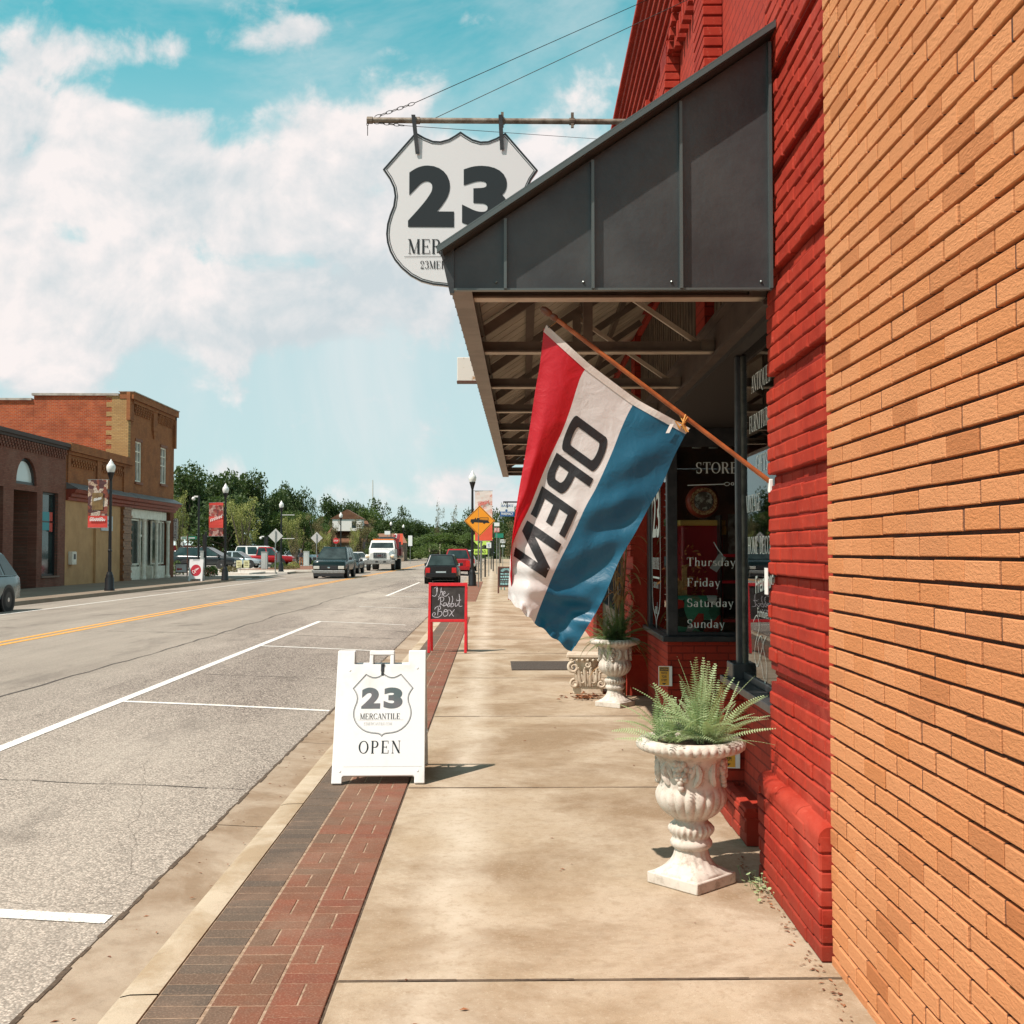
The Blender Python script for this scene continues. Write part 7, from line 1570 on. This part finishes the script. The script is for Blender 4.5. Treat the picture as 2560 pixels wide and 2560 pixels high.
b = MB(); b.box(-1.2, -3.9, 1.0, 1.2, .2, 1.18); b.box(-.45,-4,.6,.45,2.4,.84); b.build('flat_bed', pm('weathered steel bed', (.20,.15,.11), .6, .3, (.1,.07,.05), 6), tw)
b = MB(); b.box(-1.15, -.2, 1.18, -.35, .25, 2.55); b.bar((-.9,0,1.2),(-.9,-2.6,2.9),.22); b.bar((-.2,0,1.2),(-.6,-2.6,2.9),.16); b.box(-1.3,-2.0,1.18,-.5,-.5,1.9); b.build('winch_frame', pm('dark red crane paint', (.20,.012,.015), .5), tw)
b = MB(); b.box(-.80,-2.9,1.2,.9,-.6,2.2); b.add([(-.7,-2.6,2.2),(.75,-2.6,2.2),(.75,-.8,2.2),(-.7,-.8,2.2),(-.6,-2.4,2.75),(.6,-2.4,2.75),(.6,-1.2,2.75),(-.6,-1.2,2.75)], [(0,1,5,4),(1,2,6,5),(2,3,7,6),(3,0,4,7),(4,5,6,7)]); b.build('loaded_car', NAVY, tw, bevel=.05)
b = MB(); b.tube([(.6, .35, 1.7), (1.1,.3,2.3)], .03, 6); b.tube([(.9,.35,1.2),(.9,.35,2.5)], .06, 8); b.build('exhaust_stack', CHROME, tw)

# ------------------------------------------------------------------ a person walking by the car park
Yp = 118; k = Yp/F_PX; pe = empty('person', (at(755, Yp), Yp, .12), radians(10), 'person in dark top and orange trousers standing by the car park cabinet', 'person')
me = bpy.data.meshes.new('body'); J = {'pel': (0,0,.92), 'che': (0,0,1.25), 'nk': (0,0,1.45), 'hd': (0,-.01,1.58), 'ht': (0,-.01,1.72), 'hl': (-.1,0,.88), 'kl': (-.12,-.03,.48), 'al': (-.13,.02,.07), 'tl': (-.13,-.14,.03), 'hr': (.1,0,.88), 'kr': (.12,.02,.48), 'ar': (.15,.05,.07), 'tr': (.16,-.11,.03), 'sl': (-.19,0,1.38), 'el': (-.25,.02,1.12), 'wl': (-.24,-.06,.88), 'fl': (-.235,-.09,.79), 'sr': (.19,0,1.38), 'er': (.27,.03,1.13), 'wr': (.24,-.08,.92), 'fr': (.23,-.12,.84)}
E = [('pel','che'),('che','nk'),('nk','hd'),('hd','ht'),('pel','hl'),('hl','kl'),('kl','al'),('al','tl'),('pel','hr'),('hr','kr'),('kr','ar'),('ar','tr'),('che','sl'),('sl','el'),('el','wl'),('wl','fl'),('che','sr'),('sr','er'),('er','wr'),('wr','fr')]
Rr = {'pel': .15, 'che': .155, 'nk': .06, 'hd': .095, 'ht': .06, 'hl': .1, 'kl': .068, 'al': .045, 'tl': .04, 'hr': .1, 'kr': .068, 'ar': .045, 'tr': .04, 'sl': .065, 'el': .045, 'wl': .034, 'fl': .03, 'sr': .065, 'er': .045, 'wr': .034, 'fr': .03}
kk = list(J); me.from_pydata([J[a] for a in kk], [(kk.index(a), kk.index(c)) for a, c in E], []); o = bpy.data.objects.new('body', me); C.objects.link(o); o.parent = pe
sk = o.modifiers.new('skin', 'SKIN'); me.skin_vertices.new() if not me.skin_vertices else None
for i, a in enumerate(kk): me.skin_vertices[0].data[i].radius = (Rr[a], Rr[a]*.85)
me.skin_vertices[0].data[0].use_root = True
sb = o.modifiers.new('sub', 'SUBSURF'); sb.levels = sb.render_levels = 1
t = NT('clothes and skin'); s = t.node('ShaderNodeSeparateXYZ'); t.L.new(t.tc.outputs['Object'], s.inputs[0])
cr = t.node('ShaderNodeValToRGB'); cr.color_ramp.interpolation = 'CONSTANT'; t.L.new(t.math('DIVIDE', s.outputs[2], 1.8), cr.inputs[0]); e_ = cr.color_ramp.elements; e_[0].color = (.02,.02,.02,1); e_[1].position = .05; e_[1].color = (.50,.16,.05,1)
for p_, c_2 in ((.50, (.02,.015,.03)), (.80, (.35,.19,.12)), (.93, (.03,.02,.015))): q = e_.new(p_); q.color = (*c_2, 1)
me.materials.append(t.fin(cr.outputs[0], .8))

# ------------------------------------------------------------------ trees and planting
def leafmat(name, a, b_, tr, k=.3):
    t = NT(name); c = t.mix(t.ramp(t.noise(.6, 4, .7, 0, t.tc.outputs['Object']), .38, .62), a, b_); c2 = t.mix(t.ramp(t.noise(5, 3), .35, .7, 0, .5), c, tuple(x*.55 for x in a)); t.b.inputs['Roughness'].default_value = .6; t.L.new(c2, t.b.inputs['Base Color'])
    t.b.inputs['Specular IOR Level'].default_value = .3
    tl = t.node('ShaderNodeBsdfTranslucent'); tl.inputs[0].default_value = (*tr, 1); m = t.node('ShaderNodeMixShader'); m.inputs[0].default_value = k
    t.L.new(t.b.outputs[0], m.inputs[1]); t.L.new(tl.outputs[0], m.inputs[2]); t.L.new(m.outputs[0], t.N['Material Output'].inputs[0]); return t.mat
LOAK = leafmat('oak leaves', (.040,.070,.022), (.085,.125,.040), (.07,.12,.02)); LMID = leafmat('mid green leaves', (.075,.12,.035), (.13,.18,.055), (.12,.2,.03)); LYEL = leafmat('yellow green leaves', (.27,.29,.09), (.36,.36,.13), (.3,.34,.07)); LBRN = leafmat('thin brownish leaves', (.14,.115,.055), (.19,.17,.075), (.2,.18,.06))
BARK = pm('bark', (.09,.065,.045), .9, 0, (.16,.13,.10), 6)
def make_tree(name, seed, lobes, leaves, size, lmat, bare=0, vase=False):
    rng = random.Random(seed); e = empty(name, (0,0,0)); tb = MB()
    tb.tube([(0,0,0),(.02,.01,.15),(.0,.0,.35),(.02,0,.55)], [.035,.026,.02,.012], 8); cent = []
    for i in range(lobes):
        a = rng.uniform(0, 2*pi); rr_ = rng.uniform(.05,.36)*(1 if not vase else 1); z = rng.uniform(.22,.86); f = 1-.5*max(0,(z-.6)/.3)
        if vase: z = rng.uniform(.30,.92); f = .5+.6*z
        c = Vector((rr_*f*cos(a), rr_*f*sin(a), z)); R_ = rng.uniform(.10,.19)*(.75 if vase else 1); cent.append((c, R_))
        st_ = .12 if vase else rng.uniform(.2,.4); tb.tube([(0,0,st_), c*.55+Vector((0,0,st_*.4)), c], [.014,.008,.003], 5)
    tb.build('trunk', BARK, e); b = MB()
    tw = sum(r_**2 for _, r_ in cent)
    for c, R_ in cent:
        for i in range(int(leaves*R_**2/tw)):
            v = Vector((rng.gauss(0,1), rng.gauss(0,1), rng.gauss(0,1))).normalized()*R_*(rng.random()**.30)*rng.uniform(.8,1.18); v.z *= .82; p = c+v
            if vase: p += Vector((0,0,abs(rng.gauss(0,.02))))
            s_ = size*rng.uniform(.55,1.35); q = Quaternion((rng.gauss(0,1), rng.gauss(0,1), rng.gauss(0,1), rng.gauss(0,1))).normalized()
            b.add([p+q @ Vector(w_)*s_ for w_ in ((-1,-.25,0),(-.1,-.55,.1),(1,0,0),(.1,.55,-.1))], [(0,1,2,3)])
    b.build('crown', lmat, e); return e
protos = {'oak': make_tree('oak_tree', 3, 34, 8000, .021, LOAK), 'oak2': make_tree('oak_tree', 13, 30, 7000, .022, LOAK), 'mid': make_tree('leafy_tree', 5, 26, 5600, .021, LMID), 'loose': make_tree('loose_tree', 9, 14, 1300, .024, LOAK), 'thin': make_tree('thin_tree', 29, 16, 750, .020, LBRN, vase=True), 'myrtle': make_tree('crape_myrtle', 15, 30, 3600, .015, LYEL, vase=True), 'brown': make_tree('thin_tree', 19, 26, 2400, .017, LBRN, vase=True)}
used_t = set()
def tree(kind, px, ytop, hwpx, Y, label, z0=0.0, zs=None):
    o = protos[kind] if kind not in used_t else copy_tree(protos[kind]); used_t.add(kind); k = Y/F_PX; hwpx *= {'oak': 1.45, 'oak2': 1.45, 'loose': 1.25, 'mid': 1.2}.get(kind, 1.0)
    h_ = EYE+(1380-ytop)*k-z0; o.location = (at(px, Y), Y, z0); sx = hwpx*k/.47; o.scale = (sx, sx, h_/.98); o.rotation_euler.z = (px*7.3) % 6.28
    tag(o, label, 'tree', 'trees behind the street'); return o
T = [('oak',478,1160,66,128,'tallest dark oak rising beside the two storey building'),('oak2',548,1164,58,134,'dark oak behind the red crowd banner'),('oak',620,1178,58,140,'broad dark oak above the white car park vehicles'),('oak2',566,1225,70,120,'lower dark oak crown behind the minivan'),('oak2',684,1212,44,150,'dark oak sloping down towards the third lamp'),('oak',735,1208,34,158,'rounded oak just right of the third lamp globe'),
 ('mid',700,1275,50,140,'mid green tree behind the third lamp post'),('mid',760,1275,45,150,'mid green tree behind the walking person'),('loose',790,1228,26,170,'loose topped tree above the grey cabinets'),('oak',840,1240,38,178,'dark tree behind the brown roofed house'),('oak2',888,1246,26,185,'narrow dark tree left of the pale mast'),('loose',940,1228,44,190,'tall open crowned tree behind the pale mast'),('mid',925,1265,44,184,'mid green tree low behind the pale mast'),
 ('loose',1002,1250,30,188,'ragged tree right of the mast stepping down'),('oak2',1000,1290,45,182,'dark thicket tree behind the tow truck boom'),('oak',1050,1300,45,200,'low dark tree where the road ends'),('thin',1097,1250,18,170,'thin half bare tree standing alone against the cloud'),('thin',1138,1258,20,175,'second half bare tree left of the near lamp post'),('oak2',1150,1296,52,165,'dark tree behind the orange fire engine sign'),('mid',1095,1330,60,160,'green tree mass behind the black hatchback'),('oak',1200,1262,34,150,'dark tree behind the near lamp post and banner'),
 ('loose',1250,1240,34,140,'ragged dark tree right of the blossom banner'),('oak',1285,1262,40,130,'dark tree behind the pharmacy sign'),('brown',1283,1300,40,92,'brownish street tree over the far sidewalk beyond the flag'),('mid',1010,1345,60,170,'low green hedge tree behind the sign cluster'),('mid',960,1330,50,175,'bushy tree just behind the tow truck cab'),
 ('myrtle',612,1247,60,112,'yellow green crape myrtle with upright branches above the white sedan'),('myrtle',452,1232,34,104,'yellow green young tree at the corner of the two storey building'),('myrtle',735,1290,38,128,'yellowish crape myrtle behind the lamp with bare rods'),('brown',798,1282,38,132,'brownish thin tree left of the brown roofed house'),('brown',900,1292,50,138,'brownish tree right of the brown roofed house'),('myrtle',886,1322,18,110,'small yellow green sapling left of the tow truck mirror'),
 ('thin',745,1330,34,114,'bare branched small tree by the walking person'),('mid',1170,1330,40,140,'green tree low behind the pedestrian signs'),('mid',830,1310,45,165,'mid green tree behind the stop sign'),('brown',832,1296,26,142,'brownish small tree in front of the brown roofed house, left end'),('mid',925,1318,30,143,'leafy tree hiding the right end of the brown roofed house'),('myrtle',812,1330,22,118,'low yellow green sapling between the diamond sign and stop sign'),('oak2',410,1200,40,140,'dark oak half hidden by the two storey building')]
for t_i, (kd, px, yt, hwp, Y, lab) in enumerate(T): tree(kd, px, yt, hwp, Y, lab, .1 if Y < 150 else .3)
# a distant tree line that reads as one mass
rng = random.Random(77); b = MB()
for i in range(9000):
    Y = rng.uniform(235, 262); px = rng.uniform(-400, 1700); base = 1318+16*sin(px*.013)+9*sin(px*.05+1); zmax = EYE+(1380-base)*Y/F_PX; z = .3+(zmax)*rng.random()**.7; s_ = rng.uniform(.45,1.2)
    q = Quaternion((rng.gauss(0,1), rng.gauss(0,1), rng.gauss(0,1), rng.gauss(0,1))).normalized(); p = Vector((at(px, Y), Y, z)); b.add([p+q @ Vector(w_)*s_ for w_ in ((-1,-.5,0),(0,-.8,.2),(1,0,0),(0,.8,-.2))], [(0,1,2,3)])
o = b.build('distant_woods', LOAK); tag(o, 'far off belt of dark green woods closing the end of the street', 'woods', kind='stuff')
# shrubs and beds at the corner
def shrub(px, py, wpx, hpx, Y, mat, label, flowers=None, z0=.06, seed=1):
    k = Y/F_PX; rng = random.Random(seed); e = empty('shrub', (at(px, Y), Y, z0), 0, label, 'shrub', 'shrubs in the corner beds'); b = MB(); w_, h_ = wpx*k, hpx*k
    for i in range(700):
        a = rng.uniform(0, 2*pi); r_ = rng.random()**.5; zz = rng.random()**.8*h_*(1-.5*r_**2); p = Vector((w_*.5*r_*cos(a), w_*.4*r_*sin(a), zz)); s_ = rng.uniform(.03,.08); q = Quaternion((rng.gauss(0,1), rng.gauss(0,1), rng.gauss(0,1), rng.gauss(0,1))).normalized()
        b.add([p+q @ Vector(v)*s_ for v in ((-1,-.3,0),(0,-.5,0),(1,0,0),(0,.5,0))], [(0,1,2,3)])
    b.build('foliage', mat, e)
    if flowers:
        b = MB()
        for i in range(60):
            a = rng.uniform(0, 2*pi); r_ = rng.random()**.5; b.ball((w_*.5*r_*cos(a), w_*.42*r_*sin(a)-.03, rng.random()*h_*(1.05-.5*r_**2)), rng.uniform(.03,.05), 6, 4)
        b.build('blossom', flowers, e)
FLO = pm('coral blossom', (.55,.16,.10), .7, 0, (.6,.35,.28), 6)
shrub(530, 1430, 38, 26, 73.5, LMID, 'flowering coral shrub right of the Open board', FLO, .02, 1); shrub(448, 1425, 34, 36, 78, LMID, 'green shrub behind the arrow board', None, .02, 2); shrub(537, 1412, 22, 20, 80, LMID, 'round bright green shrub in front of the minivan', None, .05, 3); shrub(575, 1415, 46, 17, 81, LBRN, 'low brownish shrub in front of the minivan wheel', None, .1, 4)
shrub(700, 1402, 44, 20, 93, LMID, 'dark green shrub behind the diamond sign post', None, .15, 5); shrub(735, 1402, 34, 20, 94, LYEL, 'yellow green shrub right of the third lamp base', None, .15, 6); shrub(718, 1408, 60, 12, 90, LBRN, 'low mixed planting along the bed edge', None, .12, 7); shrub(800, 1396, 40, 22, 116, LMID, 'shrub between the cabinet and the dark green vehicle', None, .15, 8)
def bed(px0, px1, Y0_, Y1_, z, m, nm='planting_bed_kerb'):
    b = MB(); b.box(0, 0, 0, at(px1, Y0_)-at(px0, Y0_), Y1_-Y0_, z); o = b.build(nm, m, None, bevel=.03); o.location = (at(px0, Y0_), Y0_, .0); o['kind'] = 'structure'; return o
bed(590, 782, 87, 112, .20, CONCL, 'raised_island'); bed(548, 627, 78.5, 84, .14, CONCL, 'raised_island')
b = MB(); b.box(-60, 84.6, .0, -24.6, 150, .24); struct(b.build('upper_car_park', pm('car park asphalt', (.20,.18,.165), .9, 0, (.26,.235,.21), 3)))
b = MB(); b.box(at(600, 88), 88.2, .2, at(775, 88), 110, .225); struct(b.build('mulch', pm('red brown mulch', (.22,.09,.05), .95, 0, (.13,.06,.035), 5)))
# house with brown roof, and the small red roofed building behind the minivan
Yh = 150; k = Yh/F_PX; hs2 = empty('brown_roof_house', (at(862, Yh), Yh, .3), 0, 'low building with orange brown roof and white gable dormer beyond the stop sign', 'house')
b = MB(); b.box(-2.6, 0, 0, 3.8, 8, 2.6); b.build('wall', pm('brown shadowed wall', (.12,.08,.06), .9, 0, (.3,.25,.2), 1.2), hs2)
zt_ = EYE+(1380-1322)*k-.3; b = MB(); b.add([(-3.2,-.6,2.6),(4.4,-.6,2.6),(2.6,4,zt_+1.2),(-1.6,4,zt_+1.2),(-3.2,9,2.6),(4.4,9,2.6)], [(0,1,2,3),(4,3,2,5),(0,3,4),(1,5,2)]); b.box(-3.25,-.65,2.5,4.45,-.58,2.68); b.build('roof', pm('orange brown shingles', (.15,.068,.034), .9, 0, (.10,.045,.024), 3), hs2)
b = MB(); b.box(-1.6, -.2, zt_-.3, 2.3, 3, zt_+1.3); dm_ = b.build('dormer', pm('white siding', (.68,.67,.64), .6), hs2); b = MB(); b.add([(-1.9,-.3,zt_+1.3),(2.6,-.3,zt_+1.3),(.35,-.3,zt_+2.6),(-1.9,3,zt_+1.3),(2.6,3,zt_+1.3),(.35,3,zt_+2.6)], [(0,1,2),(0,2,5,3),(1,4,5,2)]); b.build('dormer_roof', pm('orange brown shingles', (.15,.068,.034), .9, 0, (.10,.045,.024), 3), dm_); b = MB(); b.box(1.0,-.22,zt_+.1,1.6,-.2,zt_+1.0); b.build('dormer_window', CARGLASS, dm_)
Yh = 124; k = Yh/F_PX; rh = empty('red_store', (at(525, Yh), Yh, .2), 0, 'low red store with pale blue white roof behind the minivan', 'building')
b = MB(); b.box(-4.2, 0, 0, 3.8, 6, 2.15); b.build('wall', pm('red siding', (.28,.02,.02), .7), rh); b = MB(); b.add([(-4.4,-.3,2.15),(4.0,-.3,2.15),(4.0,3,3.6),(-4.4,3,3.6),(-4.4,6,2.15),(4.0,6,2.15)], [(0,1,2,3),(3,2,5,4),(0,3,4),(1,5,2)]); b.build('roof', pm('pale metal roof', (.45,.55,.58), .5), rh)
Yh = 160; br2 = empty('brick_annex', (at(915, Yh), Yh, .3), 0, 'low brick annex with white columns beside the tow truck', 'building'); b = MB(); b.box(-2, 0, 0, 5.5, 6, 2.6); b.build('wall', pm('annex wall', (.30,.24,.18), .8, 0, (.2,.1,.07), 1), br2); b = MB(); b.add([(-2.4,-.5,2.6),(6,-.5,2.6),(5,3,4.0),(-1.4,3,4.0)], [(0,1,2,3)]); b.build('roof', pm('brown roof', (.2,.10,.06), .9), br2)
# welcome sign, distant plates, red banner, clock
Yw2 = 158; k = Yw2/F_PX; e = empty('welcome_sign', (at(1087, Yw2), Yw2, .3), 0, 'cream posted green welcome board with curved top at the end of the street', 'sign'); z = lambda py: EYE+(1380-py)*k-.3
b = MB()
for s in (-1, 1): b.box(s*13*k-.09, -.09, 0, s*13*k+.09, .09, z(1361))
b.build('post', pm('cream post', (.55,.52,.38), .6), e); b = MB(); b.prism([(-12*k, z(1376)), (12*k, z(1376)), (12*k, z(1368)), (8*k, z(1366)), (4*k, z(1362.5)), (0, z(1361.5)), (-4*k, z(1362.5)), (-8*k, z(1366)), (-12*k, z(1368))], -.08, frame(0,0,0,(1,0,0),(0,0,1))); b.build('board', pm('sage green board', (.20,.27,.12), .6), e)
b = MB(); b.box(-12*k,-.04,z(1378),12*k,.04,z(1376)-.0); b.box(-12*k,.0,.0,12*k,.05,z(1379)); b.build('planter', pm('dark brown planter', (.06,.04,.03), .8), e)
plate_sign('road_sign_cluster', 1026, 1352, 10, 26, 128, WS, 'pale stacked road sign backs on a post right of the red banner')
plate_sign('pole_banner', 1003, 1348, 9, 27, 118, pm('banner orange red', (.72,.10,.05), .7), 'small orange red pole banner beside the tow truck', cat='banner')
plate_sign('white_notice', 969, 1332, 14, 9, 130, WS, 'small white notice board above the tow truck cab')
k = 125/F_PX; e = empty('street_clock', (at(990, 125), 125, .2), 0, 'round white street clock on a dark post right of the tow truck cab', 'clock'); post(e, EYE+(1380-1345)*k, .08, BLACKM); b = MB(); zc_ = EYE+(1380-1340)*k-.2; b.lathe([(.001,.06),(.2,.06),(.24,.03),(.24,-.03)], 20, M=Matrix.Translation((0,0,zc_)) @ Matrix.Rotation(pi/2, 4, 'X')); b.build('dial', WS, e); b = MB(); b.bar((0,-.07,zc_),(0,-.07,zc_+.14),.03); b.bar((0,-.07,zc_),(.09,-.07,zc_-.03),.03); b.build('hand', BLACK, e)
for i, (px, Y) in enumerate(((1268, 47), (1276, 52))):
    e = empty('teal_chair', (at(px, Y), Y, 0), radians(-70+20*i), ('nearer' if i == 0 else 'farther')+' teal metal chair on the sidewalk beyond the brown chalkboard', 'chair', 'teal chairs'); TE = pm('teal paint', (.04,.30,.32), .5)
    b = MB(); b.box(-.22,-.22,.43,.22,.22,.46); b.build('seat', TE, e); b = MB(); b.box(-.22,.2,.5,.22,.23,.9); b.build('backrest', TE, e)
    for x_, y_ in ((-.2,-.2),(.2,-.2),(-.2,.2),(.2,.2)): b = MB(); b.bar((x_,y_,0),(x_,y_,.43),.03); b.build('leg', TE, e)
# kerbside posts up the near sidewalk
for px, Y, h_, lab in ((1203, 61, 2.2, 'grey'), (1213, 70, 2.0, 'black'), (1228, 96, 3.2, 'thin black'), (1233, 88, 3.0, 'short black')):
    b = MB(); b.tube([(0,0,0),(0,0,h_)], .05, 8); simple('kerb_post', b, STEEL if lab == 'grey' else BLACKM, (at(px, Y), Y, G(Y)), lab+' kerbside post between the pedestrian signs and the far sidewalk', 'post')
